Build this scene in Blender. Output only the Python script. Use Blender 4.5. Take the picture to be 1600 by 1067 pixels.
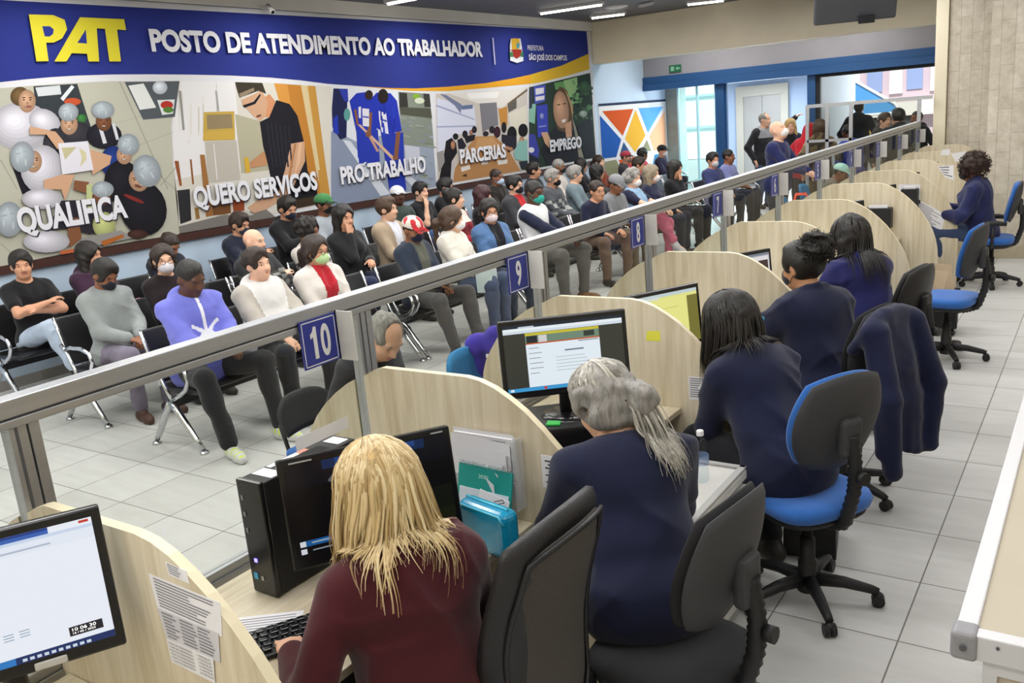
import bpy, math, random
import numpy as np
from mathutils import Vector, Matrix
for _o in list(bpy.data.objects): bpy.data.objects.remove(_o)
SC = bpy.context.scene
COL = SC.collection
random.seed(7); NR = np.random.RandomState(7)
PI = math.pi
# ---------------------------------------------------------------- camera
CAM_F, CAM_YAW, CAM_PIT, CAM_ROL, CAM_H = 1381.0, 0.604, 0.245, -0.086, 2.136
_f = np.array([-math.sin(CAM_YAW)*math.cos(CAM_PIT), math.cos(CAM_YAW)*math.cos(CAM_PIT), -math.sin(CAM_PIT)])
_r0 = np.cross(_f, [0, 0, 1]); _r0 /= np.linalg.norm(_r0); _u0 = np.cross(_r0, _f)
_r = math.cos(CAM_ROL)*_r0 + math.sin(CAM_ROL)*_u0
_u = -math.sin(CAM_ROL)*_r0 + math.cos(CAM_ROL)*_u0
cam = bpy.data.cameras.new('camera'); camo = bpy.data.objects.new('camera', cam); COL.objects.link(camo)
cam.sensor_width = 36.0; cam.lens = CAM_F*36.0/1600.0; cam.clip_end = 200; cam.clip_start = 0.05
camo.matrix_world = Matrix(((_r[0], _u[0], -_f[0], 0), (_r[1], _u[1], -_f[1], 0), (_r[2], _u[2], -_f[2], CAM_H), (0, 0, 0, 1)))
SC.camera = camo
def _ray(x, y): return _f*CAM_F + _r*(x-800) + _u*(533.5-y)
def at_z(x, y, z):
    d = _ray(x, y); t = (z-CAM_H)/d[2]; return np.array([0, 0, CAM_H]) + t*d
def at_x(x, y, X):
    d = _ray(x, y); t = X/d[0]; return np.array([0, 0, CAM_H]) + t*d
def at_y(x, y, Y):
    d = _ray(x, y); t = Y/d[1]; return np.array([0, 0, CAM_H]) + t*d
# ---------------------------------------------------------------- light and exposure
SC.view_settings.view_transform = 'Standard'; SC.view_settings.look = 'None'
SC.view_settings.exposure = 0.42; SC.view_settings.gamma = 1.0; SC.view_settings.use_curve_mapping = False
W = bpy.data.worlds.new('world'); SC.world = W; W.use_nodes = True
_bg = W.node_tree.nodes['Background']; _bg.inputs[0].default_value = (0.80, 0.90, 1.0, 1); _bg.inputs[1].default_value = 0.75
def area_light(name, loc, sx, sy, power, color=(1, .985, .96), rot=(0, 0, 0)):
    l = bpy.data.lights.new(name, 'AREA'); l.shape = 'RECTANGLE'; l.size = sx; l.size_y = sy; l.energy = power; l.color = color
    o = bpy.data.objects.new(name, l); COL.objects.link(o); o.location = loc; o.rotation_euler = rot
    return o
CEIL = 3.87
LIGHT_X = (-7.4, -5.2, -3.0, -0.8, 1.6)
LIGHT_Y = (-0.6, 2.2, 5.0, 7.8, 10.6, 13.4)
for _x in LIGHT_X:
    for _y in LIGHT_Y:
        if _x > -1 and _y > 12: continue
        area_light('ceiling_area_light', (_x, _y, CEIL-0.16), 1.7, 0.7, 40.0 if _x < -1 else (15.0 if _x > 0 else 24.0))
for _x in (-7.0, -4.4): area_light('ceiling_area_light', (_x, 17.6, CEIL-.16), 1.7, .7, 40.0)  # extra lights without fixtures, added to brighten the dark grey fascia
# daylight of the street and the glazed lobby behind the far doors
for (_p, _s, _e) in (((-7.6, 21.6, 1.7), (2.4, 2.6), 160), ((-3.6, 24.0, 2.0), (4.0, 2.6), 160)):
    area_light('doorway_daylight', _p, _s[0], _s[1], _e, (.82, .93, 1.0), (math.radians(-90), 0, 0))

# ---------------------------------------------------------------- helpers
def lin(c):
    if isinstance(c, str):
        c = c.lstrip('#'); c = ''.join(q*2 for q in c) if len(c) == 3 else c; c = tuple(int(c[i:i+2], 16) for i in (0, 2, 4))
    return tuple(((v/255)/12.92 if v/255 <= .04045 else ((v/255+.055)/1.055)**2.4) for v in c[:3]) + (1,)
MATS = {}
def mat(name, color, rough=.55, metal=0.0, spec=.4, noise=0.0, nscale=12.0, bump=0.0, bscale=60.0, emit=None, estr=1.0, stretch=None, alpha=None, trans=0, sheen=0, coat=0):
    if name in MATS: return MATS[name]
    m = bpy.data.materials.new(name); m.use_nodes = True; MATS[name] = m
    nt = m.node_tree; b = nt.nodes['Principled BSDF']; c = lin(color)
    b.inputs['Base Color'].default_value = c; b.inputs['Roughness'].default_value = rough; b.inputs['Metallic'].default_value = metal
    b.inputs['Specular IOR Level'].default_value = spec
    if sheen: b.inputs['Sheen Weight'].default_value = sheen
    if coat: b.inputs['Coat Weight'].default_value = coat; b.inputs['Coat Roughness'].default_value = .1
    if trans: b.inputs['Transmission Weight'].default_value = trans
    if alpha is not None: b.inputs['Alpha'].default_value = alpha
    if noise or bump:
        tc = nt.nodes.new('ShaderNodeTexCoord'); mp = nt.nodes.new('ShaderNodeMapping')
        nt.links.new(tc.outputs['Object'], mp.inputs[0])
        if stretch: mp.inputs['Scale'].default_value = stretch
    if noise:
        n = nt.nodes.new('ShaderNodeTexNoise'); n.inputs['Scale'].default_value = nscale; n.inputs['Detail'].default_value = 4
        nt.links.new(mp.outputs[0], n.inputs['Vector'])
        r = nt.nodes.new('ShaderNodeValToRGB')
        lo = tuple(max(0, v*(1-noise)) for v in c[:3])+(1,); hi = tuple(min(1, v*(1+noise)) for v in c[:3])+(1,)
        r.color_ramp.elements[0].color = lo; r.color_ramp.elements[1].color = hi
        r.color_ramp.elements[0].position = .3; r.color_ramp.elements[1].position = .7
        nt.links.new(n.outputs['Fac'], r.inputs[0]); nt.links.new(r.outputs[0], b.inputs['Base Color'])
    if bump:
        n2 = nt.nodes.new('ShaderNodeTexNoise'); n2.inputs['Scale'].default_value = bscale; n2.inputs['Detail'].default_value = 3
        nt.links.new(mp.outputs[0], n2.inputs['Vector'])
        bp = nt.nodes.new('ShaderNodeBump'); bp.inputs['Strength'].default_value = bump; bp.inputs['Distance'].default_value = .01
        nt.links.new(n2.outputs['Fac'], bp.inputs['Height']); nt.links.new(bp.outputs[0], b.inputs['Normal'])
    if emit is not None:
        b.inputs['Emission Color'].default_value = lin(emit); b.inputs['Emission Strength'].default_value = estr
    return m
def tag(o, label=None, cat=None, group=None, kind=None):
    if label: o['label'] = label
    if cat: o['category'] = cat
    if group: o['group'] = group
    if kind: o['kind'] = kind
    return o
def empty(name, loc=(0, 0, 0), rz=0.0, label=None, cat=None, group=None):
    o = bpy.data.objects.new(name, None); COL.objects.link(o); o.location = loc; o.rotation_euler = (0, 0, rz)
    o.empty_display_size = .1
    return tag(o, label, cat, group)
def rotm(rx=0, ry=0, rz=0):
    return np.array((Matrix.Rotation(rz, 3, 'Z') @ Matrix.Rotation(ry, 3, 'Y') @ Matrix.Rotation(rx, 3, 'X')))
class MB:
    """collects shapes and links them as one mesh object"""
    def __init__(s): s.v = []; s.f = []; s.m = []; s.sm = []
    def add(s, vs, fs, mi=0, smooth=False):
        b = len(s.v); s.v += [tuple(float(q) for q in p) for p in vs]
        for f in fs: s.f.append(tuple(i+b for i in f)); s.m.append(mi); s.sm.append(smooth)
        return s
    def box(s, c, size, R=None, mi=0):
        x, y, z = (q/2 for q in size); P = np.array([(i*x, j*y, k*z) for i in (-1, 1) for j in (-1, 1) for k in (-1, 1)])
        if R is not None: P = P @ np.asarray(R).T
        P = P + np.array(c)
        return s.add(P, [(0, 1, 3, 2), (4, 6, 7, 5), (0, 4, 5, 1), (2, 3, 7, 6), (0, 2, 6, 4), (1, 5, 7, 3)], mi)
    def span(s, lo, hi, mi=0):
        return s.box([(a+b)/2 for a, b in zip(lo, hi)], [abs(b-a) for a, b in zip(lo, hi)], None, mi)
    def tube(s, pts, r, n=8, mi=0, closed=False, cap=True, flat=None):
        pts = [np.array(p, float) for p in pts]; k = len(pts)
        rr = r if hasattr(r, '__len__') else [r]*k
        T = []
        for i in range(k):
            a = pts[(i-1) % k] if (closed or i > 0) else pts[0]; b = pts[(i+1) % k] if (closed or i < k-1) else pts[-1]
            d = b-a; T.append(d/(np.linalg.norm(d)+1e-12))
        ref = np.array([0, 0, 1.0]) if abs(T[0][2]) < .9 else np.array([1.0, 0, 0])
        nx = np.cross(T[0], ref); nx /= np.linalg.norm(nx); vs = []
        for i in range(k):
            nx = nx - T[i]*(nx@T[i]); nx /= (np.linalg.norm(nx)+1e-12); ny = np.cross(T[i], nx)
            for j in range(n):
                a = 2*PI*j/n; sx, sy = (1, 1) if flat is None else flat
                vs.append(pts[i]+rr[i]*(sx*math.cos(a)*nx+sy*math.sin(a)*ny))
        fs = []
        for i in range(k if closed else k-1):
            i2 = (i+1) % k
            for j in range(n): fs.append((i*n+j, i*n+(j+1) % n, i2*n+(j+1) % n, i2*n+j))
        s.add(vs, fs, mi, True)
        if cap and not closed:
            b = len(s.v)-k*n
            s.f.append(tuple(b+j for j in range(n))[::-1]); s.m.append(mi); s.sm.append(False)
            s.f.append(tuple(b+(k-1)*n+j for j in range(n))); s.m.append(mi); s.sm.append(False)
        return s
    def cyl(s, a, b, r, n=16, mi=0, r2=None):
        return s.tube([a, b], [r, r if r2 is None else r2], n, mi)
    def ell(s, c, r, R=None, n=12, m=8, mi=0):
        vs = []
        for i in range(m+1):
            t = PI*i/m
            for j in range(n):
                p = 2*PI*j/n; vs.append((r[0]*math.sin(t)*math.cos(p), r[1]*math.sin(t)*math.sin(p), r[2]*math.cos(t)))
        P = np.array(vs)
        if R is not None: P = P @ np.asarray(R).T
        fs = [(i*n+j, (i+1)*n+j, (i+1)*n+(j+1) % n, i*n+(j+1) % n) for i in range(m) for j in range(n)]
        return s.add(P+np.array(c), fs, mi, True)
    def lathe(s, prof, c=(0, 0, 0), n=20, mi=0, R=None):
        vs = []
        for (r, z) in prof:
            for j in range(n): a = 2*PI*j/n; vs.append((r*math.cos(a), r*math.sin(a), z))
        P = np.array(vs, float)
        if R is not None: P = P @ np.asarray(R).T
        fs = [(i*n+j, i*n+(j+1) % n, (i+1)*n+(j+1) % n, (i+1)*n+j) for i in range(len(prof)-1) for j in range(n)]
        return s.add(P+np.array(c), fs, mi, True)
    def prism(s, poly, o, ax, ay, az, th, mi=0):
        """polygon (2-d) placed at o with axes ax, ay, extruded th along az"""
        o, ax, ay, az = (np.array(q, float) for q in (o, ax, ay, az)); k = len(poly)
        A = [o+ax*p[0]+ay*p[1] for p in poly]; B = [p+az*th for p in A]
        fs = [tuple(range(k))[::-1], tuple(range(k, 2*k))]+[(i, (i+1) % k, k+(i+1) % k, k+i) for i in range(k)]
        return s.add(A+B, fs, mi)
    def poly(s, pts, mi=0): return s.add(pts, [tuple(range(len(pts)))], mi)
    def build(s, name, mats, parent=None, loc=None, rz=0.0, bevel=0.0, seg=2, smooth=None, sub=0):
        me = bpy.data.meshes.new(name); me.from_pydata(s.v, [], s.f)
        for m in (mats if isinstance(mats, (list, tuple)) else [mats]): me.materials.append(m)
        me.polygons.foreach_set('material_index', s.m)
        me.polygons.foreach_set('use_smooth', s.sm if smooth is None else [smooth]*len(s.f)); me.update()
        o = bpy.data.objects.new(name, me); COL.objects.link(o)
        if parent is not None: o.parent = parent
        if loc is not None: o.location = loc
        if rz: o.rotation_euler = (0, 0, rz)
        if bevel:
            b = o.modifiers.new('bevel', 'BEVEL'); b.width = bevel; b.segments = seg; b.limit_method = 'ANGLE'; b.angle_limit = math.radians(40)
        if sub:
            b = o.modifiers.new('sub', 'SUBSURF'); b.levels = sub; b.render_levels = sub
        return o
def copy_tree(o, parent=None):
    c = o.copy(); COL.objects.link(c)
    if parent is not None: c.parent = parent; c.matrix_parent_inverse = o.matrix_parent_inverse
    for ch in list(o.children): copy_tree(ch, c)
    return c
def grp_center(mb):
    return np.array(mb.v).mean(0)
def text_mesh(body, size=1.0, bold=0.0, shear=0.0, sx=1.0, depth=0.0, align='LEFT', spacing=1.0):
    """flat lettering as a mesh in the x-y plane, baseline at 0; returns mesh, width"""
    cu = bpy.data.curves.new('lettering', 'FONT'); cu.body = body; cu.size = size; cu.offset = bold; cu.shear = shear
    cu.extrude = depth; cu.align_x = align; cu.space_character = spacing; cu.resolution_u = 4; cu.fill_mode = 'FRONT' if depth == 0 else 'BOTH'
    o = bpy.data.objects.new('lettering', cu); COL.objects.link(o)
    dg = bpy.context.evaluated_depsgraph_get(); dg.update()
    me = bpy.data.meshes.new_from_object(o.evaluated_get(dg))
    bpy.data.objects.remove(o); bpy.data.curves.remove(cu)
    for v in me.vertices: v.co.x *= sx
    return me
def text_obj(name, body, o, ax, ay, height, width, m, parent, bold=0.02, shear=0.0, off=0.002):
    """lettering fitted to cap height and width, laid with axes ax, ay from lower left o, lifted off along the normal"""
    me = text_mesh(body, 1.0, bold, shear)
    co = np.array([v.co[:] for v in me.vertices]); lo = co.min(0); hi = co.max(0)
    me2 = text_mesh('H', 1.0, bold); c2 = np.array([v.co[:] for v in me2.vertices]); caph = c2[:, 1].max()-c2[:, 1].min(); base = c2[:, 1].min()
    bpy.data.meshes.remove(me2)
    ax = np.array(ax, float); ay = np.array(ay, float); nz = np.cross(ax, ay); nz /= np.linalg.norm(nz); o = np.array(o, float)
    P = o + np.outer((co[:, 0]-lo[0])/(hi[0]-lo[0])*width, ax) + np.outer((co[:, 1]-base)/caph*height, ay) + nz*off
    me.vertices.foreach_set('co', P.astype(np.float32).ravel()); me.materials.clear(); me.materials.append(m); me.update()
    me.name = name
    ob = bpy.data.objects.new(name, me); COL.objects.link(ob)
    if parent is not None: ob.parent = parent
    return ob
# ---------------------------------------------------------------- signed-distance modelling of bodies, clothes, hair
def smin(a, b, k):
    h = np.maximum(k-np.abs(a-b), 0)/k
    return np.minimum(a, b)-h*h*k*.25
class Sdf:
    def __init__(s): s.p = []
    def cap(s, a, b, r1, r2=None, k=.03, t=0, sub=False, flat=None):
        s.p.append(('c', np.array(a, float), np.array(b, float), r1, r1 if r2 is None else r2, k, t, sub)); return s
    def ell(s, c, r, R=None, k=.03, t=0, sub=False):
        s.p.append(('e', np.array(c, float), np.array(r, float), None if R is None else np.array(R, float), 0, k, t, sub)); return s
    def bounds(s, m=.05):
        lo = np.full(3, 9.); hi = np.full(3, -9.)
        for p in s.p:
            if p[7]: continue
            if p[0] == 'c': r = max(p[3], p[4]); l = np.minimum(p[1], p[2])-r; h = np.maximum(p[1], p[2])+r
            else:
                e = p[2] if p[3] is None else np.sqrt(((p[3]*p[2])**2).sum(1)); l = p[1]-e; h = p[1]+e
            lo = np.minimum(lo, l); hi = np.maximum(hi, h)
        return lo-m, hi+m
    @staticmethod
    def dist(p, X):
        if p[0] == 'c':
            a, b = p[1], p[2]; ab = b-a; L = ab@ab+1e-12; q = X-a
            t = np.clip((q@ab)/L, 0, 1); d = q-t[..., None]*ab
            return np.sqrt((d*d).sum(-1))-(p[3]+(p[4]-p[3])*t)
        q = X-p[1]
        if p[3] is not None: q = q@p[3]
        q1 = q/p[2]; k0 = np.sqrt((q1*q1).sum(-1))+1e-9; q2 = q1/p[2]; k1 = np.sqrt((q2*q2).sum(-1))+1e-9
        return k0*(k0-1)/k1
    def mesh(s, h, disp=None, cut=None):
        lo, hi = s.bounds(); n = np.ceil((hi-lo)/h).astype(int)+1
        F = np.full(n, .1, np.float32); Tg = np.zeros(n, np.int8); best = np.full(n, 9., np.float32)
        ax = [lo[i]+h*np.arange(n[i]) for i in range(3)]
        for p in s.p:
            if p[0] == 'c': r = max(p[3], p[4]); l = np.minimum(p[1], p[2])-r; g = np.maximum(p[1], p[2])+r
            else:
                e = p[2] if p[3] is None else np.sqrt(((p[3]*p[2])**2).sum(1)); l = p[1]-e; g = p[1]+e
            i0 = np.maximum(((l-.05-lo)/h).astype(int), 0); i1 = np.minimum(((g+.05-lo)/h).astype(int)+2, n)
            if (i1 <= i0).any(): continue
            sl = tuple(slice(i0[i], i1[i]) for i in range(3))
            X = np.stack(np.meshgrid(*[ax[i][sl[i]] for i in range(3)], indexing='ij'), -1)
            d = Sdf.dist(p, X).astype(np.float32)
            if p[7]: F[sl] = -smin(-F[sl], d, p[5])
            else:
                F[sl] = smin(F[sl], d, p[5]); w = d < best[sl]
                Tg[sl] = np.where(w, p[6], Tg[sl]); best[sl] = np.where(w, d, best[sl])
        if disp is not None or cut is not None:
            near = np.argwhere(np.abs(F) < 4*h); X = lo+near*h
            if disp is not None: F[tuple(near.T)] += disp(X).astype(np.float32)
            if cut is not None:
                G = np.stack(np.meshgrid(*ax, indexing='ij'), -1); F = np.maximum(F, cut(G).astype(np.float32))
        return surface_nets(F, Tg, lo, h)
    def at(s, X):
        F = np.full(len(X), .1)
        for p in s.p:
            d = Sdf.dist(p, X); F = -smin(-F, d, p[5]) if p[7] else smin(F, d, p[5])
        return F
    def hit(s, o, d, far=.3):
        """first surface point from far*d inwards to o"""
        o = np.array(o, float); d = np.array(d, float); t = np.linspace(far, 0, 150); v = s.at(o+t[:, None]*d); i = np.argmax(v < 0)
        return o+t[i]*d
def surface_nets(F, Tg, lo, h):
    n = np.array(F.shape); S = F < 0
    c = np.zeros(n-1, np.int8)
    for dx in (0, 1):
        for dy in (0, 1):
            for dz in (0, 1): c += S[dx:n[0]-1+dx, dy:n[1]-1+dy, dz:n[2]-1+dz]
    act = np.argwhere((c > 0) & (c < 8)); idx = np.full(n-1, -1, np.int64); idx[tuple(act.T)] = np.arange(len(act))
    acc = np.zeros((len(act), 3)); cnt = np.zeros(len(act))
    cor = [(i, j, k) for i in (0, 1) for j in (0, 1) for k in (0, 1)]
    val = {q: F[tuple((act+np.array(q)).T)] for q in cor}
    for a in range(3):
        for q in cor:
            if q[a]: continue
            q2 = tuple(1 if i == a else q[i] for i in range(3)); f0, f1 = val[q], val[q2]; m = (f0 < 0) != (f1 < 0)
            t = np.where(m, f0/np.where(m, f0-f1, 1), 0); p = np.tile(np.array(q, float), (len(act), 1)); p[:, a] = t
            acc += p*m[:, None]; cnt += m
    V = lo+(act+acc/cnt[:, None])*h; T = Tg[tuple(act.T)]
    Q = []
    for a in range(3):
        b, d = (a+1) % 3, (a+2) % 3
        sl0 = [slice(None)]*3; sl1 = [slice(None)]*3; sl0[a] = slice(0, -1); sl1[a] = slice(1, None)
        s0, s1 = S[tuple(sl0)], S[tuple(sl1)]; e = np.argwhere(s0 != s1)
        e = e[(e[:, b] > 0) & (e[:, d] > 0) & (e[:, b] < n[b]-1) & (e[:, d] < n[d]-1)]
        if not len(e): continue
        def sh(db, dd):
            q = e.copy(); q[:, b] -= db; q[:, d] -= dd; return idx[tuple(q.T)]
        quad = np.stack([sh(1, 1), sh(0, 1), sh(0, 0), sh(1, 0)], 1); flip = ~s0[tuple(e.T)]; quad[flip] = quad[flip][:, ::-1]; Q.append(quad)
    Q = np.concatenate(Q); Q = Q[(Q >= 0).all(1)]
    return V, Q, T
def add_mesh(name, V, Q, fm, mats, parent=None, extra=None):
    """V verts, Q quads, fm face material ids; extra: an MB joined in"""
    me = bpy.data.meshes.new(name); nv, nf = len(V), len(Q)
    ev, ef, em = ([], [], []) if extra is None else (extra.v, extra.f, extra.m)
    allv = np.concatenate([V, np.array(ev, float).reshape(-1, 3)]) if len(ev) else V
    me.vertices.add(len(allv)); me.vertices.foreach_set('co', allv.astype(np.float32).ravel())
    loops = list(); starts = []; tot = nf*4
    lv = Q.astype(np.int32).ravel()
    es = []; el = []
    for f in ef: es.append(tot); tot += len(f); el += [i+nv for i in f]
    me.loops.add(tot); me.loops.foreach_set('vertex_index', np.concatenate([lv, np.array(el, np.int32)]))
    me.polygons.add(nf+len(ef)); me.polygons.foreach_set('loop_start', np.concatenate([np.arange(nf, dtype=np.int32)*4, np.array(es, np.int32)]))
    me.polygons.foreach_set('material_index', np.concatenate([np.asarray(fm, np.int32), np.array(em, np.int32)]))
    me.polygons.foreach_set('use_smooth', np.ones(nf+len(ef), bool))
    for m in mats: me.materials.append(m)
    me.update(calc_edges=True); me.validate()
    o = bpy.data.objects.new(name, me); COL.objects.link(o)
    if parent is not None: o.parent = parent
    return o
def taubin(V, Q, it=4):
    e = np.concatenate([Q[:, [0, 1]], Q[:, [1, 2]], Q[:, [2, 3]], Q[:, [3, 0]]]); n = len(V)
    deg = np.bincount(e[:, 0], minlength=n)+np.bincount(e[:, 1], minlength=n)
    for i in range(it):
        for lam in (.5, -.53):
            A = np.zeros_like(V)
            for c in range(3): A[:, c] = np.bincount(e[:, 0], V[e[:, 1], c], n)+np.bincount(e[:, 1], V[e[:, 0], c], n)
            V = V+lam*(A/np.maximum(deg, 1)[:, None]-V)
    return V
def folds(amp, fr, seed):
    r = np.random.RandomState(seed); D = r.normal(size=(4, 3)); D[:, 2] *= 1.5; D /= np.linalg.norm(D, axis=1)[:, None]; ph = r.uniform(0, 6, 4); fq = fr*r.uniform(.5, 1.3, 4)
    def f(X):
        w = X+.03*np.sin(X[..., [1, 2, 0]]*15+seed)+.015*np.sin(X[..., [2, 0, 1]]*31+seed*2)
        m = .5+.5*np.sin(X@np.array([7., 9., 6.])+seed); return amp*(sum((1-np.abs(np.sin(fq[i]*(w@D[i])+ph[i])))**2 for i in range(4))/2-.35)*-m
    return f
def wrinkle(amp, fr, seed):
    r = np.random.RandomState(seed); D = r.normal(size=(5, 3)); D /= np.linalg.norm(D, axis=1)[:, None]; ph = r.uniform(0, 6, 5); fq = fr*r.uniform(.6, 1.5, 5)
    def f(X):
        w = X+.02*np.sin(X[..., [1, 2, 0]]*23+seed)
        return amp*sum(np.sin(fq[i]*(w@D[i])+ph[i]) for i in range(5))/2.5
    return f
def unit(v): v = np.array(v, float); return v/(np.linalg.norm(v)+1e-12)
def ik(a, t, l1, l2, pole):
    a = np.array(a, float); t = np.array(t, float); d = t-a; L = np.linalg.norm(d)
    if L > (l1+l2)*.995: t = a+d/L*(l1+l2)*.995; d = t-a; L = np.linalg.norm(d)
    if L < abs(l1-l2)+.02: L = abs(l1-l2)+.02
    x = (l1*l1-l2*l2+L*L)/(2*L); hgt = math.sqrt(max(l1*l1-x*x, 0)); u = d/np.linalg.norm(d)
    p = np.array(pole, float); p = p-u*(p@u); p = unit(p)
    return a+u*x+p*hgt, t
SKIN = {'fair': ('#dcae92', '#bf7f70'), 'tan': ('#c39072', '#a66a58'), 'olive': ('#b3815f', '#945a48'), 'brown': ('#85583f', '#74483a'), 'dark': ('#56382a', '#4a2a25')}
HAIRC = {'black': '#17130f', 'dark': '#2c1f17', 'brown': '#463223', 'gray': '#8b8883', 'lightgray': '#a8a6a0', 'blonde': '#b99a63', 'auburn': '#5a2b22'}
def cloth(hexc, rough=.85): return mat('cloth_'+hexc.strip('#'), hexc, rough, 0, .2, .10, 9, .25, 260, sheen=.15)
def skin_mats(kind): return [mat('skin_'+kind, SKIN[kind][0], .5, 0, .35, .05, 20), mat('lips_'+kind, SKIN[kind][1], .45), mat('eye_white', '#d9d4cc', .3), mat('eye_iris', '#1c130e', .2)]
def hairm(c, streak=.35): return mat('hair_'+c, HAIRC.get(c, c), .5, 0, .45, streak, 60, .5, 160, stretch=(1, 1, .25))
def person(label, loc, yaw, pose='lap', legs='sit', lean=0.05, side=0.0, twist=0.0, head=(0, 0, 0), skin='tan', hair=('short', 'dark'), top=('shirt', '#222222'), pants='#2b2f3a', shoes='#2a2522',
           mask=None, glasses=None, cap=None, s=1.0, girth=1.0, sw=1.0, h=.012, arms=None, seed=0, stand=False, zh=.53, knees=None, feet=None, spread=.04, group=None, beard=None, legx=.43, female=False, curl=.5, bald=False, hood=False, extra=None, fold=1.0):
    """a whole figure, local +x is where the body faces; body mesh with clothes and hair as children"""
    Rt = rotm(0, lean, 0) @ rotm(side, 0, 0); Rtw = Rt @ rotm(0, 0, twist)
    if stand: zh = .93
    P = np.array([0, 0, zh])
    T = lambda x, y, z: P + Rt @ np.array([x, y, z])
    TW = lambda x, y, z: P + Rtw @ np.array([x, y, z])
    W1 = T(0, 0, .17); C1 = TW(.005, 0, .345); NB = TW(.0, 0, .50)
    SH = {1: TW(-.005, .166*sw, .440), -1: TW(-.005, -.166*sw, .440)}
    Rh = rotm(0, 0, head[0]) @ rotm(0, head[1], 0) @ rotm(head[2], 0, 0)
    HC = NB + (Rt @ np.array([.012, 0, .075])) + Rh @ np.array([.018, 0, .085])
    HL = lambda x, y, z: HC + Rh @ np.array([x, y, z])
    # arms
    presets = {
        'lap': {1: (.30, .05, zh+.13), -1: (.32, -.06, zh+.14)}, 'thigh': {1: (.36, .15, zh+.13), -1: (.36, -.15, zh+.13)},
        'crossed': {1: (.215, -.035, zh+.27), -1: (.245, .05, zh+.325)}, 'phone': {1: (.36, .055, zh+.27), -1: (.36, -.055, zh+.27)},
        'desk': {1: (.50, .16, zh+.30), -1: (.50, -.16, zh+.30)}, 'hang': {1: (.06, .26, zh-.02), -1: (.06, -.26, zh-.02)},
        'face': {1: (.28, .02, zh+.22), -1: HC + Rh @ np.array([.125, -.035, -.16])}, 'chin': {1: (.30, .03, zh+.15), -1: HC + Rh @ np.array([.12, -.045, -.19])}}
    wr = dict(presets[pose]) if pose in presets else {}
    if arms: wr.update(arms)
    EL = {}; WR = {}; HD = {}
    for sd in (1, -1):
        pole = (-.35, .55*sd, -.8) if pose != 'face' else (.1, .4*sd, -1)
        if pose == 'crossed': pole = (.2, 1.0*sd, -.6)
        e, w = ik(SH[sd], wr[sd], .285, .25, pole); EL[sd] = e; WR[sd] = w
        fd = unit(w-e); HD[sd] = unit(fd+np.array([.15, -.25*sd if pose in ('lap', 'phone') else 0, -.25]))
        if pose in ('face', 'chin') and sd == -1: HD[sd] = unit(HL(.07, -.01, .03)-w)
        if pose == 'crossed': HD[sd] = unit(fd+np.array([-.35, 0, .1]))
    # legs
    HP = {1: T(0, .092, -.01), -1: T(0, -.092, -.01)}; KN = {}; AN = {}; FD = {}
    for sd in (1, -1):
        if stand:
            a = np.array([.0+(.06*sd if legs == 'step' else 0), (.10)*sd, .09]); k = np.array([.03+(.03*sd if legs == 'step' else 0), .10*sd, .49])
        else:
            k = np.array([legx, (.10+spread)*sd, zh+.02]); a = np.array([legx-.01, (.095+spread*.8)*sd, .085])
            if legs == 'forward': a[0] += .14
            if legs == 'back': a[0] -= .16
        f = unit((1, .18*sd, 0))
        if legs == 'crossed' and sd == -1: k = np.array([legx-.03, -.02, zh+.13]); a = np.array([legx+.12, .06, zh-.25]); f = unit((.7, .2, -.6))
        if legs == 'ankle' and sd == 1: k = np.array([legx-.08, .27, zh+.10]); a = np.array([legx-.02, -.10, zh+.10]); f = unit((.2, -.6, -.1))
        if feet and sd in feet: a = np.array(feet[sd], float)
        if knees and sd in knees: k = np.array(knees[sd], float)
        KN[sd] = k; AN[sd] = a; FD[sd] = f
    fr = max(.0085, .62*h)
    def torso(S, t, tg=0, g=girth):
        S.ell(P, np.array([.118*g, .165*g, .125])+t, Rt, .06, tg); S.ell(W1, np.array([.108*g, .148*g, .14])+t, Rt, .06, tg)
        S.ell(C1, np.array([.112*(g*.5+.5), .158*sw, .185])+t, Rtw, .06, tg)
        S.cap(TW(-.01, -.115*sw, .440), TW(-.01, .115*sw, .440), .058+t, None, .06, tg); S.cap(TW(-.015, 0, .47), TW(-.01, .13*sw, .445), .055+t*.8, .045+t*.8, .05, tg); S.cap(TW(-.015, 0, .47), TW(-.01, -.13*sw, .445), .055+t*.8, .045+t*.8, .05, tg)
        if female: S.ell(TW(.085, .07, .33), np.array([.06, .068, .065])+t, Rtw, .05, tg); S.ell(TW(.085, -.07, .33), np.array([.06, .068, .065])+t, Rtw, .05, tg)
        elif g > 1.1: S.ell(T(.06, 0, .14), np.array([.10*g, .14*g, .13])+t, Rt, .06, tg)
        S.ell(TW(-.045, 0, .40), np.array([.07, .14*sw, .11])+t, Rtw, .05, tg)
    B = Sdf(); torso(B, 0)
    B.cap(TW(-.012, 0, .46), HL(-.028, 0, -.07), .058, .052, .04)
    Hd = Sdf()
    for S in (B, Hd):
        S.ell(HL(-.012, 0, .032), (.098, .078, .092), Rh, .03); S.ell(HL(.018, 0, -.035), (.076, .064, .088), Rh, .03); S.ell(HL(.045, 0, -.083), (.042, .044, .032), Rh, .04)
        S.ell(HL(.055, .036, -.03), (.032, .026, .028), Rh, .03); S.ell(HL(.055, -.036, -.03), (.032, .026, .028), Rh, .03)
        for sd in (1, -1): S.ell(HL(.100, .031*sd, .004), (.016, .018, .012), Rh, .018, 0, True)
        S.cap(HL(.080, -.04, .028), HL(.080, .04, .028), .0125, None, .02)
        S.cap(HL(.088, 0, .012), HL(.111, 0, -.030), .0085, .0135, .014)
        for sd in (1, -1): S.ell(HL(.098, .012*sd, -.034), (.011, .009, .008), Rh, .01)
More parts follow.
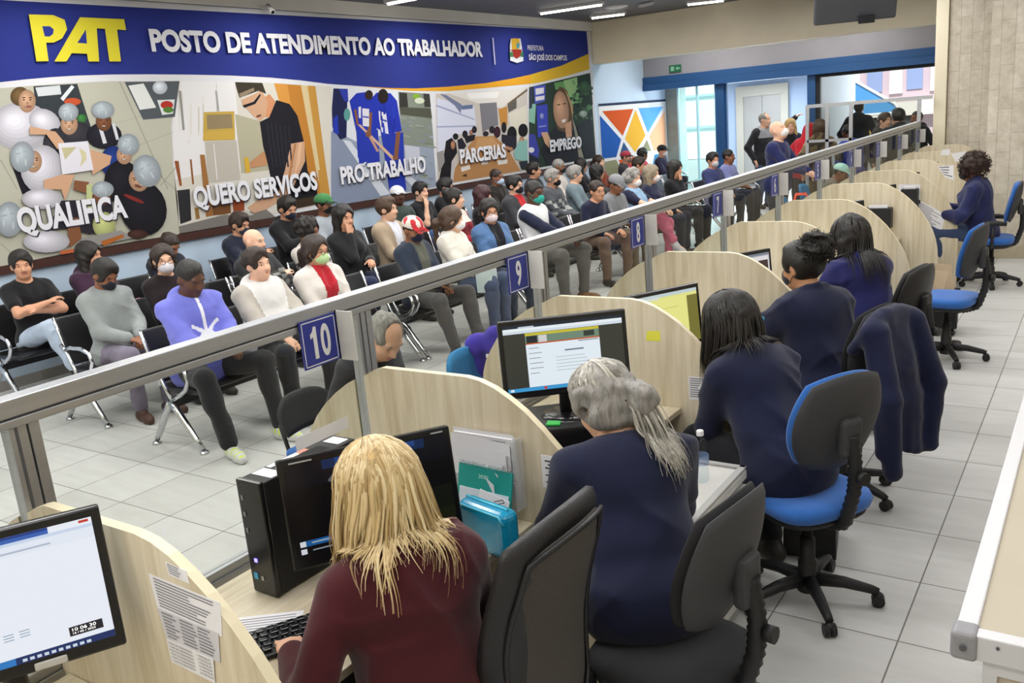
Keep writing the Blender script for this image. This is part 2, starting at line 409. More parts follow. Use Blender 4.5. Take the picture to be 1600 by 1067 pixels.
        S.cap(HL(.087, -.015, -.062), HL(.087, .015, -.062), .0058, None, .008, 1); S.cap(HL(.086, -.012, -.071), HL(.086, .012, -.071), .0062, None, .006, 1)
    for sd in (1, -1):
        B.ell(HL(-.012, .079*sd, -.006), (.024, .011, .034), Rh @ rotm(0, 0, -.35*sd), .012)
        B.cap(SH[sd], EL[sd], .047*(girth*.5+.5), .038, .04); B.cap(EL[sd], EL[sd]+(WR[sd]-EL[sd])*.35, .039, .040, .03); B.cap(EL[sd]+(WR[sd]-EL[sd])*.35, WR[sd], .040, .027, .03)
        hd = HD[sd]; sidev = unit(np.cross(hd, (0, 0, 1)) if abs(hd[2]) < .9 else np.cross(hd, (1, 0, 0))); nrm = np.cross(sidev, hd)
        Rl = np.stack([hd, sidev, nrm], 1)
        B.ell(WR[sd]+hd*.05, (.052, .041, .017), Rl, .02)
        for i, (o, L) in enumerate(((-.03, .066), (-.010, .078), (.010, .073), (.029, .056))):
            b = WR[sd]+hd*.085+sidev*o; cu = curl*(.8+.15*i); m1 = b+unit(hd*math.cos(cu*.6)-nrm*math.sin(cu*.6)+sidev*o*2)*L*.5; m2 = m1+unit(hd*math.cos(cu*1.8)-nrm*math.sin(cu*1.8))*L*.5
            B.cap(b, m1, fr, fr*.95, .008); B.cap(m1, m2, fr*.95, fr*.85, .006)
        th = unit(hd*.75-sidev*sd*-.6*(1 if sd == 1 else 1)-nrm*.35) if False else unit(hd*.7+sidev*(.7 if (sidev[1]*sd) < 0 else -.7)-nrm*.3)
        tb = WR[sd]+hd*.025+sidev*(.03 if (sidev[1]*sd) < 0 else -.03); B.cap(tb, tb+th*.038, fr*1.25, fr*1.1, .012); B.cap(tb+th*.038, tb+th*.06+hd*.015, fr*1.1, fr*.9, .008)
        gl = girth*.4+.6
        B.cap(HP[sd], KN[sd], .082*gl, .055, .05); B.ell(KN[sd]+(AN[sd]-KN[sd])*.3+np.array([-.012, 0, 0]), (.052, .05, .09), None, .05)
        B.cap(KN[sd], AN[sd], .053, .036, .03); B.cap(AN[sd]+np.array([0, 0, -.03]), AN[sd]+FD[sd]*.14+np.array([0, 0, -.05]) if FD[sd][2] > -.3 else AN[sd]+FD[sd]*.15, .034, .028, .03)
    V, Q, Tg = B.mesh(h); fm = Tg[Q[:, 0]]
    ex = MB()
    for sd in (1, -1):
        e = Hd.hit(HL(.04, .032*sd, .004), Rh @ np.array([1, 0, 0]), .12); d = Rh @ np.array([1, .18*sd, 0])
        ex.ell(e-d*.004, (.0075, .0135, .0065), Rh @ rotm(0, 0, .25*sd), 8, 6, 2); ex.ell(e+d*.0005, (.0045, .0062, .0062), Rh @ rotm(0, 0, .25*sd), 8, 6, 3)
        bw = [Hd.hit(HL(.03, y*sd, z), Rh @ np.array([1, .2*sd, 0]), .12) for y, z in ((.016, .027), (.032, .032), (.05, .026))]
        ex.tube(bw, [.0035, .0042, .0025], 6, 4)
    root = add_mesh('person', V, Q, fm, skin_mats(skin)+[hairm('dark' if hair[1] in ('blonde',) else ('gray' if 'gray' in hair[1] else hair[1]))], None, ex)
    root.location = loc; root.rotation_euler = (0, 0, yaw); root.scale = (s, s, s); tag(root, label, 'person', group)
    # ---- top
    kind, tc = top[0], top[1]; tcol = [cloth(c) for c in ([tc] if isinstance(tc, str) else tc)]
    S = Sdf(); t = .016 if kind in ('shirt', 'tee', 'vneck') else .026; torso(S, t, 0)
    S.ell(T(.0, 0, -.02 if not stand else -.04), np.array([.128*girth, .172*girth, .13])+t, Rt, .06, 0)
    for sd in (1, -1):
        if kind in ('tee', 'vneck'): S.cap(SH[sd], SH[sd]+(EL[sd]-SH[sd])*.62, .058*(girth*.5+.5)+t*.6, .06, .04, 1)
        elif kind != 'vest':
            S.cap(SH[sd], EL[sd], .050*(girth*.5+.5)+t*.75, .042+t*.8, .04, 1); S.cap(EL[sd], WR[sd]-unit(WR[sd]-EL[sd])*.012, .042+t*.8, .032+t*.55, .03, 1)
    if kind in ('hoodie', 'coat') and not hood: S.ell(NB+Rt @ np.array([-.075, 0, .02]), (.07, .11, .075), Rt, .04, 0); S.cap(NB+Rt @ np.array([.0, .085, .01]), NB+Rt @ np.array([.075, .03, -.05]), .028, .022, .03, 0); S.cap(NB+Rt @ np.array([.0, -.085, .01]), NB+Rt @ np.array([.075, -.03, -.05]), .028, .022, .03, 0)
    if kind in ('jacket', 'collar', 'coat'):
        pts = [NB+Rtw @ np.array([.078*math.cos(a)-.012, .082*math.sin(a), .012+.012*(1-math.cos(a))]) for a in np.linspace(.5, 2*PI-.5, 9)]
        for a, b in zip(pts[:-1], pts[1:]): S.cap(a, b, .018, None, .015, 0)
    S.cap(NB+Rt @ np.array([.0, 0, -.015]), HL(-.01, 0, -.02), .064, .075, .02, 0, True)
    if kind in ('vneck', 'jacket', 'blazer', 'coat'): S.cap(TW(.15, 0, .50), TW(.16, 0, .36), .06, .02, .02, 0, True)
    def cutf(G):  # trim below the hem
        return -(G[..., 2]-(P[2]-.10)) if not stand else -(G[..., 2]-(P[2]-.12))
    V, Q, Tg = S.mesh(h, folds((.017 if t < .02 else .019)*fold, 15, seed+3)); fm = np.zeros(len(Q), int)
    pat = top[2] if len(top) > 2 else None
    FC = V[Q].mean(1); Lc = (FC-P) @ Rtw     # torso coordinates
    tq = Tg[Q[:, 0]]
    if pat == 'sleeves': fm = np.where(tq == 1, 1, 0)
    elif pat == 'open': fm = np.where((np.abs(Lc[:, 1]) < .045+.08*np.clip(Lc[:, 2]-.1, 0, .4)) & (Lc[:, 0] > .03) & (tq == 0), 1, 0)
    elif pat == 'stripe': fm = np.where((tq == 0) & (Lc[:, 2] < .30) & (Lc[:, 2] > .17), 1, np.where((tq == 0) & (Lc[:, 2] <= .17) & (Lc[:, 2] > .08) & (Lc[:, 1] < .03), 2, 0))
    elif pat == 'plaid': fm = np.where(((Lc[:, 2]*16).astype(int) + (Lc[:, 1]*14+20).astype(int)) % 3 == 0, 1, np.where((Lc[:, 2] % .11) < .018, 2, 0)); fm = np.where(Lc[:, 2] > .36, 0, fm)
    elif pat == 'band': fm = np.where(Lc[:, 2] < .26, 1, 0)
    elif pat == 'yoke': fm = np.where((Lc[:, 2] > .36) & (tq == 0), 1, 0)
    elif pat == 'camo': fm = ((np.sin(FC[:, 0]*40)+np.sin(FC[:, 1]*46+FC[:, 2]*20)+np.sin(FC[:, 2]*38)) > .4).astype(int) + 2*((np.sin(FC[:, 0]*31+2)+np.sin(FC[:, 2]*52)) > 1.1).astype(int); fm = np.minimum(fm, 2)
    elif pat == 'logo':
        a = Lc[:, 2]-.27; b = Lc[:, 1]; fm = np.where((Lc[:, 0] > .05) & (tq == 0) & (np.abs(a) < .075) & (np.abs(np.abs(b)-.022-.9*np.abs(a)**1.25*3) < .022) | ((Lc[:, 0] > .06) & (tq == 0) & (np.abs(b) < .009) & (a > -.02)), 1, 0)
    nm = {'hoodie': 'hoodie', 'coat': 'coat', 'jacket': 'jacket', 'blazer': 'blazer', 'tee': 't_shirt', 'vneck': 't_shirt', 'vest': 'vest'}.get(kind, 'shirt')
    add_mesh(nm, taubin(V, Q, 2), Q, fm, tcol, root)
    if kind == 'vest':
        S = Sdf()
        for sd in (1, -1): S.cap(SH[sd], EL[sd], .066, .058, .04); S.cap(EL[sd], WR[sd]-unit(WR[sd]-EL[sd])*.01, .058, .044, .03)
        V, Q, Tg = S.mesh(h, wrinkle(.004, 38, seed+4)); add_mesh('sleeves', V, Q, np.zeros(len(Q), int), [cloth(top[1][1])], root)
    # ---- trousers
    S = Sdf(); S.ell(P+Rt @ np.array([-.005, 0, -.015]), (.124*girth, .172*girth, .125), Rt, .05)
    for sd in (1, -1):
        gl = girth*.4+.6
        S.cap(HP[sd], KN[sd], .098*gl, .073, .05); S.cap(KN[sd], AN[sd]+(KN[sd]-AN[sd])*.08, .07, .056, .03); S.ell(KN[sd]+(AN[sd]-KN[sd])*.3+np.array([-.015, 0, 0]), (.062, .06, .1), None, .05)
    V, Q, Tg = S.mesh(max(h, .012), folds(.018, 16, seed+9)); add_mesh('trousers', taubin(V, Q, 2), Q, np.zeros(len(Q), int), [cloth(pants)], root)
    # ---- shoes
    if shoes:
        sc = [mat('shoe_'+str(c).strip('#'), c, .5, 0, .4, .08, 30) for c in ([shoes] if isinstance(shoes, str) else shoes)]
        for sd in (1, -1):
            S = Sdf(); f = FD[sd]; up = np.array([0, 0, 1.0]) if abs(f[2]) < .3 else unit(KN[sd]-AN[sd]); a = AN[sd]-up*.035
            a = np.array([a[0], a[1], max(a[2], .045)])
            S.cap(a-f*.045+up*-.005, a+f*.12-up*.012, .042, .038, .03, 0); S.cap(a+f*.10-up*.014, a+f*.165-up*.02, .038, .030, .03, 0); S.cap(a, a+up*.045, .044, .042, .03, 0)
            V, Q, Tg = S.mesh(max(h, .010)); z = (V-a) @ up
            if abs(f[2]) < .3: V[:, 2] = np.maximum(V[:, 2], .004)
            fm = np.where(z[Q].mean(1) < -.028, 1, 0) if len(sc) > 1 else np.zeros(len(Q), int)
            if len(sc) > 2: fm = np.where((fm == 0) & (np.abs((((V-a) @ f)[Q].mean(1)*26) % 1 - .5) < .14) & (z[Q].mean(1) > 0), 2, fm)
            add_mesh('shoe', V, Q, fm, sc, root)
    cl_ = Sdf(); torso(cl_, .02)
    for sd in (1, -1): cl_.cap(SH[sd], EL[sd], .07, .062, .04)
    ctx = dict(cloth=cl_, root=root, HL=HL, Rh=Rh, HC=HC, NB=NB, Rt=Rt, Rtw=Rtw, TW=TW, T=T, WR=WR, EL=EL, HD=HD, SH=SH, Hd=Hd, h=h, KN=KN, AN=AN, P=P)
    # ---- hair
    st, hc = hair; hm = hairm(hc); S = Sdf(); hh = max(h*.85, .009); dis = wrinkle(.004, 70, seed)
    if st != 'none':
        add = .012 if st in ('buzz',) else .022
        if st == 'buzz': add = .0075
        S.ell(HL(-.016, 0, .036), np.array([.098, .078, .092])+add, Rh, .02)
        if st in ('short', 'side'): S.ell(HL(.03, 0, .105), (.065, .062, .03), Rh, .03)
        if st == 'receding':
            S = Sdf(); S.ell(HL(-.016, 0, .036), np.array([.098, .078, .092])+.010, Rh, .02); S.ell(HL(.085, 0, .11), (.075, .085, .075), Rh, .02, 0, True)
        if st in ('long', 'pony', 'longfront', 'bob'):
            S.ell(HL(-.02, 0, .03), np.array([.105, .088, .098])+.018, Rh, .02)
            L = {'long': .34, 'longfront': .30, 'bob': .14, 'pony': .05}[st]
            for y in (-.075, -.035, 0, .035, .075):
                a = HL(-.075+.6*abs(y), y, -.03); b = a+np.array([-.03 if abs(y) < .06 else .035, y*.5, -L]) if st != 'pony' else HL(-.07, y*.6, -.06)
                S.cap(a, b, .045, .034, .04)
        if st == 'pony':
            a = HL(-.12, 0, .02); b = HL(-.175, 0, -.03); S.cap(a, b, .035, .042, .03); S.cap(b, b+np.array([-.02, 0, -.2]), .042, .018, .03)
        if st == 'bun': S.ell(HL(-.10, 0, .10), (.06, .07, .06), Rh, .03)
        if st in ('curly', 'afro'):
            r = .05 if st == 'curly' else .065
            for i in range(40):
                a = NR.uniform(0, 2*PI); b = NR.uniform(-.5, 1.4); d = np.array([math.cos(a)*math.cos(b), math.sin(a)*math.cos(b), math.sin(b)])
                if d[0] > .45 and d[2] < .75: continue
                S.ell(HL(-.02, 0, .03)+Rh @ (d*np.array([.11, .095, .105])), (r*.6,)*3, None, .02)
            dis = wrinkle(.009, 110, seed)
        # clear the face
        S.ell(HL(.108, 0, -.030), (.086, .068, .104), Rh, .012, 0, True)
        for sd in (1, -1): S.ell(HL(.006, .090*sd, -.014), (.034, .020, .040), Rh, .008, 0, True) if st in ('short', 'buzz', 'side', 'receding', 'bun', 'pony') else None
        if st in ('short', 'buzz', 'side', 'receding', 'bun'): S.ell(HL(-.02, 0, -.14), (.16, .11, .075), Rh, .015, 0, True)
        if not (cap and st in ('none',)):
            V, Q, Tg = S.mesh(hh, dis); add_mesh('hair', V, Q, np.zeros(len(Q), int), [hm], root)
    if beard:
        S = Sdf(); S.ell(HL(.042, 0, -.082), (.052, .054, .042), Rh, .02); S.ell(HL(.075, 0, -.05), (.025, .026, .014), Rh, .01, 0, True); S.cap(HL(.08, -.02, -.052), HL(.08, .02, -.052), .012, None, .01)
        V, Q, Tg = S.mesh(.009); add_mesh('beard', V, Q, np.zeros(len(Q), int), [hairm(beard)], root)
    if hood:
        S = Sdf(); S.ell(HL(-.02, 0, .02), np.array([.13, .115, .135]), Rh, .02); S.cap(HL(-.04, 0, -.08), NB+Rt @ np.array([-.03, 0, -.02]), .10, .11, .05); S.ell(HL(.10, 0, -.03), (.10, .075, .11), Rh, .015, 0, True); S.ell(HL(0, 0, 0), (.10, .082, .11), Rh, .01, 0, True)
        V, Q, Tg = S.mesh(.012); add_mesh('hood', V, Q, np.zeros(len(Q), int), [tcol[0]], root)
    if cap:
        cm = [cloth(c) for c in ([cap] if isinstance(cap, str) else cap)]
        S = Sdf(); S.ell(HL(-.014, 0, .052), (.118, .098, .088), Rh, .02, 0); S.ell(HL(-.014, 0, -.03), (.2, .2, .07), Rh, .01, 0, True)
        for a in np.linspace(-.9, .9, 9): S.cap(HL(.07*math.cos(a)+.005, .085*math.sin(a), .050), HL(.185*math.cos(a*.55), .085*math.sin(a), .030-.012*abs(a)), .006, .005, .01, 1)
        V, Q, Tg = S.mesh(.009); fm = np.where(Tg[Q[:, 0]] == 1, min(1, len(cm)-1), 0)
        if len(cm) > 2:
            fc = (V[Q].mean(1)-HC) @ Rh; fm = np.where((fm == 0) & ((np.sin(fc[:, 0]*60+fc[:, 2]*40)+np.sin(fc[:, 1]*70)) > .5), 2, fm)
        add_mesh('cap', V, Q, fm, cm, root)
    if mask:
        S = Sdf(); S.ell(HL(.052, 0, -.052), (.064, .066, .058), Rh, .02); S.ell(HL(.10, 0, -.045), (.028, .03, .04), Rh, .02)
        S.ell(HL(-.05, 0, -.04), (.085, .2, .2), Rh, .01, 0, True); S.ell(HL(.08, 0, .06), (.2, .2, .065), Rh, .01, 0, True)
        V, Q, Tg = S.mesh(.009)
        ex = MB()
        for sd in (1, -1):
            ex.tube([HL(.045, .064*sd, -.03), HL(.02, .076*sd, -.015), HL(-.02, .083*sd, .01)], .002, 5, 0); ex.tube([HL(.04, .062*sd, -.08), HL(.015, .074*sd, -.05), HL(-.02, .083*sd, -.02)], .002, 5, 0)
        add_mesh('face_mask', V, Q, np.zeros(len(Q), int), [cloth(mask)], root, ex)
    if glasses:
        g = MB()
        for sd in (1, -1):
            c = HL(.113, .033*sd, .0); g.tube([c+Rh @ np.array([0, .023*math.cos(a), .017*math.sin(a)]) for a in np.linspace(0, 2*PI, 14, endpoint=False)], .0022, 5, 0, True)
            g.tube([HL(.113, .056*sd, .005), HL(.08, .074*sd, .008), HL(-.01, .084*sd, .006)], .002, 5)
        g.tube([HL(.113, -.01, .003), HL(.117, 0, .006), HL(.113, .01, .003)], .002, 5)
        g.build('glasses', [mat('glasses_'+glasses.strip('#'), glasses, .3)], root)
    return ctx
# ---------------------------------------------------------------- the setting
def struct(o, name=None): o['kind'] = 'structure'; return o
def tile_material():
    m = bpy.data.materials.new('floor_tiles'); m.use_nodes = True; nt = m.node_tree; b = nt.nodes['Principled BSDF']; L = nt.links.new
    tc = nt.nodes.new('ShaderNodeTexCoord'); sp = nt.nodes.new('ShaderNodeSeparateXYZ'); L(tc.outputs['Object'], sp.inputs[0])
    def M(op, a, bb=None):
        n = nt.nodes.new('ShaderNodeMath'); n.operation = op
        for i, q in enumerate((a, bb)):
            if q is None: continue
            if isinstance(q, (int, float)): n.inputs[i].default_value = q
            else: L(q, n.inputs[i])
        return n.outputs[0]
    ds = []
    ids = []
    for ax, off in (('X', -0.582), ('Y', 3.36)):
        q = M('DIVIDE', M('SUBTRACT', sp.outputs[ax], off), 0.5); fr = M('FRACT', M('ADD', q, 100.5)); d = M('ABSOLUTE', M('SUBTRACT', fr, .5)); ds.append(d); ids.append(M('FLOOR', M('ADD', q, 100.0)))
    d = M('MINIMUM', ds[0], ds[1]); g = M('LESS_THAN', d, 0.0062)
    wn = nt.nodes.new('ShaderNodeTexWhiteNoise'); wn.noise_dimensions = '2D'; cb = nt.nodes.new('ShaderNodeCombineXYZ'); L(ids[0], cb.inputs[0]); L(ids[1], cb.inputs[1]); L(cb.outputs[0], wn.inputs['Vector'])
    no = nt.nodes.new('ShaderNodeTexNoise'); no.inputs['Scale'].default_value = 3.0; no.inputs['Detail'].default_value = 6; mp = nt.nodes.new('ShaderNodeMapping'); mp.inputs['Scale'].default_value = (1, 5, 1); L(tc.outputs['Object'], mp.inputs[0]); L(mp.outputs[0], no.inputs['Vector'])
    mixv = M('ADD', M('MULTIPLY', wn.outputs['Value'], .35), M('MULTIPLY', no.outputs['Fac'], .65))
    r = nt.nodes.new('ShaderNodeValToRGB'); r.color_ramp.elements[0].color = lin('#bdbdba'); r.color_ramp.elements[1].color = lin('#cfcfce'); r.color_ramp.elements[0].position = .25; r.color_ramp.elements[1].position = .75; L(mixv, r.inputs[0])
    mx = nt.nodes.new('ShaderNodeMix'); mx.data_type = 'RGBA'; L(g, mx.inputs[0]); L(r.outputs[0], mx.inputs[6]); mx.inputs[7].default_value = lin('#6d6a66'); L(mx.outputs[2], b.inputs['Base Color'])
    b.inputs['Roughness'].default_value = .42; b.inputs['Specular IOR Level'].default_value = .3
    return m
def stone_material():
    m = bpy.data.materials.new('stone_cladding'); m.use_nodes = True; nt = m.node_tree; b = nt.nodes['Principled BSDF']; L = nt.links.new
    tc = nt.nodes.new('ShaderNodeTexCoord'); mp = nt.nodes.new('ShaderNodeMapping'); mp.inputs['Rotation'].default_value = (PI/2, 0, 0)
    sp = nt.nodes.new('ShaderNodeSeparateXYZ'); L(tc.outputs['Object'], sp.inputs[0]); cb = nt.nodes.new('ShaderNodeCombineXYZ'); L(sp.outputs['Z'], cb.inputs[0]); L(sp.outputs['X'], cb.inputs[1])
    br = nt.nodes.new('ShaderNodeTexBrick'); br.inputs['Scale'].default_value = 1.0; br.inputs['Brick Width'].default_value = .50; br.inputs['Row Height'].default_value = .145; br.inputs['Mortar Size'].default_value = .0035; br.offset = .45
    br.inputs['Color1'].default_value = lin('#cdc6b8'); br.inputs['Color2'].default_value = lin('#c0b8a9'); br.inputs['Mortar'].default_value = lin('#a8a092'); L(cb.outputs[0], br.inputs['Vector'])
    n = nt.nodes.new('ShaderNodeTexNoise'); n.inputs['Scale'].default_value = 9; n.inputs['Detail'].default_value = 8; n.inputs['Roughness'].default_value = .7; L(tc.outputs['Object'], n.inputs['Vector'])
    r = nt.nodes.new('ShaderNodeValToRGB'); r.color_ramp.elements[0].color = (.66, .63, .58, 1); r.color_ramp.elements[1].color = (1, 1, 1, 1); r.color_ramp.elements[0].position = .3; r.color_ramp.elements[1].position = .62; L(n.outputs['Fac'], r.inputs[0])
    mx = nt.nodes.new('ShaderNodeMix'); mx.data_type = 'RGBA'; mx.blend_type = 'MULTIPLY'; mx.inputs[0].default_value = .75; L(br.outputs['Color'], mx.inputs[6]); L(r.outputs[0], mx.inputs[7]); L(mx.outputs[2], b.inputs['Base Color'])
    b.inputs['Roughness'].default_value = .85
    bp = nt.nodes.new('ShaderNodeBump'); bp.inputs['Strength'].default_value = .5; bp.inputs['Distance'].default_value = .01; L(n.outputs['Fac'], bp.inputs['Height']); L(bp.outputs[0], b.inputs['Normal'])
    return m
def ceiling_material():
    m = bpy.data.materials.new('ceiling_slats'); m.use_nodes = True; nt = m.node_tree; b = nt.nodes['Principled BSDF']; L = nt.links.new
    tc = nt.nodes.new('ShaderNodeTexCoord'); w = nt.nodes.new('ShaderNodeTexWave'); w.wave_type = 'BANDS'; w.bands_direction = 'Y'; w.wave_profile = 'SAW'; w.inputs['Scale'].default_value = 1.6; L(tc.outputs['Object'], w.inputs['Vector'])
    r = nt.nodes.new('ShaderNodeValToRGB'); r.color_ramp.elements[0].color = lin('#3b3a3d'); r.color_ramp.elements[1].color = lin('#66656a'); r.color_ramp.elements[0].position = .02; r.color_ramp.elements[1].position = .1; L(w.outputs['Fac'], r.inputs[0]); L(r.outputs[0], b.inputs['Base Color']); b.inputs['Roughness'].default_value = .6
    return m
def wood_material(name='pale_laminate', sc=(16, 16, .9), sc2=(3.2, 3.2, .25)):
    """pale maple laminate with vertical grain"""
    m = bpy.data.materials.new(name); m.use_nodes = True; nt = m.node_tree; b = nt.nodes['Principled BSDF']; L = nt.links.new
    tc = nt.nodes.new('ShaderNodeTexCoord'); mp = nt.nodes.new('ShaderNodeMapping'); mp.inputs['Scale'].default_value = sc; L(tc.outputs['Object'], mp.inputs[0])
    n = nt.nodes.new('ShaderNodeTexNoise'); n.inputs['Scale'].default_value = 1.6; n.inputs['Detail'].default_value = 7; n.inputs['Roughness'].default_value = .65; n.inputs['Distortion'].default_value = .6; L(mp.outputs[0], n.inputs['Vector'])
    mp2 = nt.nodes.new('ShaderNodeMapping'); mp2.inputs['Scale'].default_value = sc2; L(tc.outputs['Object'], mp2.inputs[0])
    n2 = nt.nodes.new('ShaderNodeTexNoise'); n2.inputs['Scale'].default_value = 1.5; n2.inputs['Detail'].default_value = 2; L(mp2.outputs[0], n2.inputs['Vector'])
    r = nt.nodes.new('ShaderNodeValToRGB'); cr = r.color_ramp; cr.elements[0].color = lin('#c4b698'); cr.elements[1].color = lin('#dbd1bb'); cr.elements[0].position = .33; cr.elements[1].position = .60; e = cr.elements.new(.48); e.color = lin('#d2c7ae'); L(n.outputs['Fac'], r.inputs[0])
    r2 = nt.nodes.new('ShaderNodeValToRGB'); r2.color_ramp.elements[0].color = (.92, .90, .87, 1); r2.color_ramp.elements[1].color = (1, 1, 1, 1); r2.color_ramp.elements[0].position = .35; r2.color_ramp.elements[1].position = .65; L(n2.outputs['Fac'], r2.inputs[0])
    mx = nt.nodes.new('ShaderNodeMix'); mx.data_type = 'RGBA'; mx.blend_type = 'MULTIPLY'; mx.inputs[0].default_value = 1; L(r.outputs[0], mx.inputs[6]); L(r2.outputs[0], mx.inputs[7]); L(mx.outputs[2], b.inputs['Base Color'])
    b.inputs['Roughness'].default_value = .42
    return m
WOOD = wood_material(); WOODT = wood_material('pale_laminate_top', (16, .9, 16), (3.2, .25, 3.2)); EDGE = mat('cream_edge_band', '#ddd2b4', .4)
XW = -8.8
STONE = stone_material(); CREAM = mat('cream_paint', '#d8cfb8', .7, noise=.03, nscale=3); PALEBLUE = mat('pale_blue_paint', '#b4c6d8', .7, noise=.03, nscale=2)
WHITEP = mat('white_paint', '#d6d4d0', .65, noise=.03, nscale=3); BLUEF = mat('blue_enamel', '#1a4777', .5); GREYF = mat('grey_fascia', '#8d8b90', .7, noise=.05, nscale=3); BLACKG = mat('black_gap', '#15171b', .6)
def slab(name, lo, hi, m):
    c = [(a+b)/2 for a, b in zip(lo, hi)]; b = MB(); b.box((0, 0, 0), [abs(q-p) for p, q in zip(lo, hi)])
    o = b.build(name, m, loc=c); return struct(o)
b = MB(); b.span((-9.2, -2.2, -.12), (3.2, 24.4, 0)); struct(b.build('floor', tile_material()))
slab('wall_left', (XW-.2, -2.2, 0), (XW, 19.92, CEIL), PALEBLUE)
slab('wall_back', (-9.0, -2.4, 0), (3.2, -2.2, CEIL), CREAM)
slab('wall_right', (3.0, -2.2, 0), (3.2, 14.7, CEIL), CREAM)
b = MB(); b.span((-9.2, -2.4, CEIL), (3.2, 24.6, CEIL+.15)); struct(b.build('ceiling', ceiling_material()))
b = MB(); b.span((XW, 16.42, 3.07), (-2.2, 16.8, CEIL)); struct(b.build('beam', CREAM, bevel=.01))
b = MB(); b.span((-2.03, 14.45, 0), (-1.27, 14.75, CEIL)); struct(b.build('wall_far', STONE)); b = MB(); b.span((-1.265, 12.17, 0), (3.0, 14.44, CEIL)); struct(b.build('wall_aisle_end', STONE))
b = MB(); b.span((-2.20, 14.40, 0), (-2.035, 14.8, CEIL)); struct(b.build('column', CREAM, bevel=.008))
b = MB(); b.span((-2.2, 14.6, 0), (-1.9, 24.4, CEIL)); struct(b.build('wall_entrance_side', CREAM))
b = MB(); b.span((-1.265, 12.150, 0), (3.0, 12.17, .16)); struct(b.build('baseboard_far', mat('stone_skirting', '#b3a891', .6, noise=.08)))
b = MB(); b.span((XW, 18.78, 2.79), (-2.2, 18.95, CEIL)); struct(b.build('fascia', GREYF))
b = MB()
b.span((XW, 18.70, 2.50), (-2.2, 18.98, 2.64)); b.span((XW, 18.72, 2.64), (-2.2, 18.98, 2.79)); struct(b.build('transom', BLUEF, bevel=.006))
b = MB(); b.span((-7.16, 18.80, 0), (-6.97, 18.98, 2.5)); b.span((-6.97, 18.86, 0), (-6.93, 18.94, 2.5)); struct(b.build('door_post', BLUEF))
b = MB(); b.span((-5.22, 18.80, 0), (-5.06, 18.98, 2.5), 0); b.span((-5.06, 18.84, 0), (-4.97, 18.94, 2.5), 1); b.span((-5.06, 18.82, 2.44), (-2.2, 18.96, 2.5), 1); struct(b.build('door_post', [BLUEF, BLACKG]))
b = MB(); b.span((XW-.05, 19.92, 0), (-8.50, 20.4, 3.8)); struct(b.build('pillar', mat('concrete', '#96988f', .8, noise=.12, nscale=5)))
# glazed bay beside the pillar: two tall panes in thin frames
GLASS = bpy.data.materials.new('clear_glass'); GLASS.use_nodes = True
def glass_nodes(m, tint, fac):
    nt = m.node_tree; nt.nodes.clear(); o = nt.nodes.new('ShaderNodeOutputMaterial'); mx = nt.nodes.new('ShaderNodeMixShader'); t = nt.nodes.new('ShaderNodeBsdfTransparent'); g = nt.nodes.new('ShaderNodeBsdfGlossy')
    t.inputs[0].default_value = lin(tint); g.inputs['Roughness'].default_value = .03; f = nt.nodes.new('ShaderNodeFresnel'); f.inputs[0].default_value = 1.45
    ml = nt.nodes.new('ShaderNodeMath'); ml.operation = 'MULTIPLY'; ml.inputs[1].default_value = fac; ge = nt.nodes.new('ShaderNodeNewGeometry'); sb = nt.nodes.new('ShaderNodeMath'); sb.operation = 'SUBTRACT'; sb.inputs[0].default_value = 1.0; nt.links.new(ge.outputs['Backfacing'], sb.inputs[1]); m2 = nt.nodes.new('ShaderNodeMath'); m2.operation = 'MULTIPLY'; nt.links.new(f.outputs[0], m2.inputs[0]); nt.links.new(sb.outputs[0], m2.inputs[1]); nt.links.new(m2.outputs[0], ml.inputs[0])
    nt.links.new(ml.outputs[0], mx.inputs[0]); nt.links.new(t.outputs[0], mx.inputs[1]); nt.links.new(g.outputs[0], mx.inputs[2]); nt.links.new(mx.outputs[0], o.inputs[0])
glass_nodes(GLASS, '#eef3f2', .8)
GLASSC = bpy.data.materials.new('aqua_glass'); GLASSC.use_nodes = True; glass_nodes(GLASSC, '#e9fbfb', .5)
SMOKE = bpy.data.materials.new('partition_glass'); SMOKE.use_nodes = True; glass_nodes(SMOKE, '#eaebe8', .4)
b = MB()
for x0, x1 in ((-8.02, -7.62), (-7.58, -7.2)): b.span((x0, 18.88, .05), (x1, 18.90, 2.48))
w1 = struct(b.build('window_1', GLASSC))
b = MB(); 
for x in (-8.04, -7.60, -7.18): MB().span((x-.02, 18.86, 0), (x+.02, 18.92, 2.5)).build('window_frame', mat('aqua_frame', '#a9d3df', .4), w1)
# lift lobby behind the middle bay
b = MB(); b.span((-8.4, 22.3, 0), (-5.25, 22.5, 3.0)); struct(b.build('wall_lobby', mat('lobby_blue', '#a9bcd8', .7))); b = MB(); b.span((-5.25, 18.99, 0), (-5.13, 22.5, 3.0)); struct(b.build('wall_lobby_side', mat('lobby_side', '#c3cbd6', .7)))
lift = struct(MB().span((-7.92, 22.20, 0), (-7.74, 22.3, 2.45)).span((-6.80, 22.20, 0), (-6.62, 22.3, 2.45)).span((-7.74, 22.20, 2.2), (-6.80, 22.3, 2.45)).build('door_1', mat('lift_portal', '#b5b1a6', .5)))
for x0, x1 in ((-7.74, -7.275), (-7.265, -6.80)):
    MB().span((x0, 22.24, 0), (x1, 22.29, 2.2)).build('door_leaf', mat('lift_steel', '#a7a5a2' if x0 < -7.5 else '#b4b2af', .4, .2), lift)
area_light('lobby_fill_light', (-7.0, 20.8, 2.5), 1.2, .6, 60, (.9, .95, 1))  # added area light with no fixture, put in to light the lobby
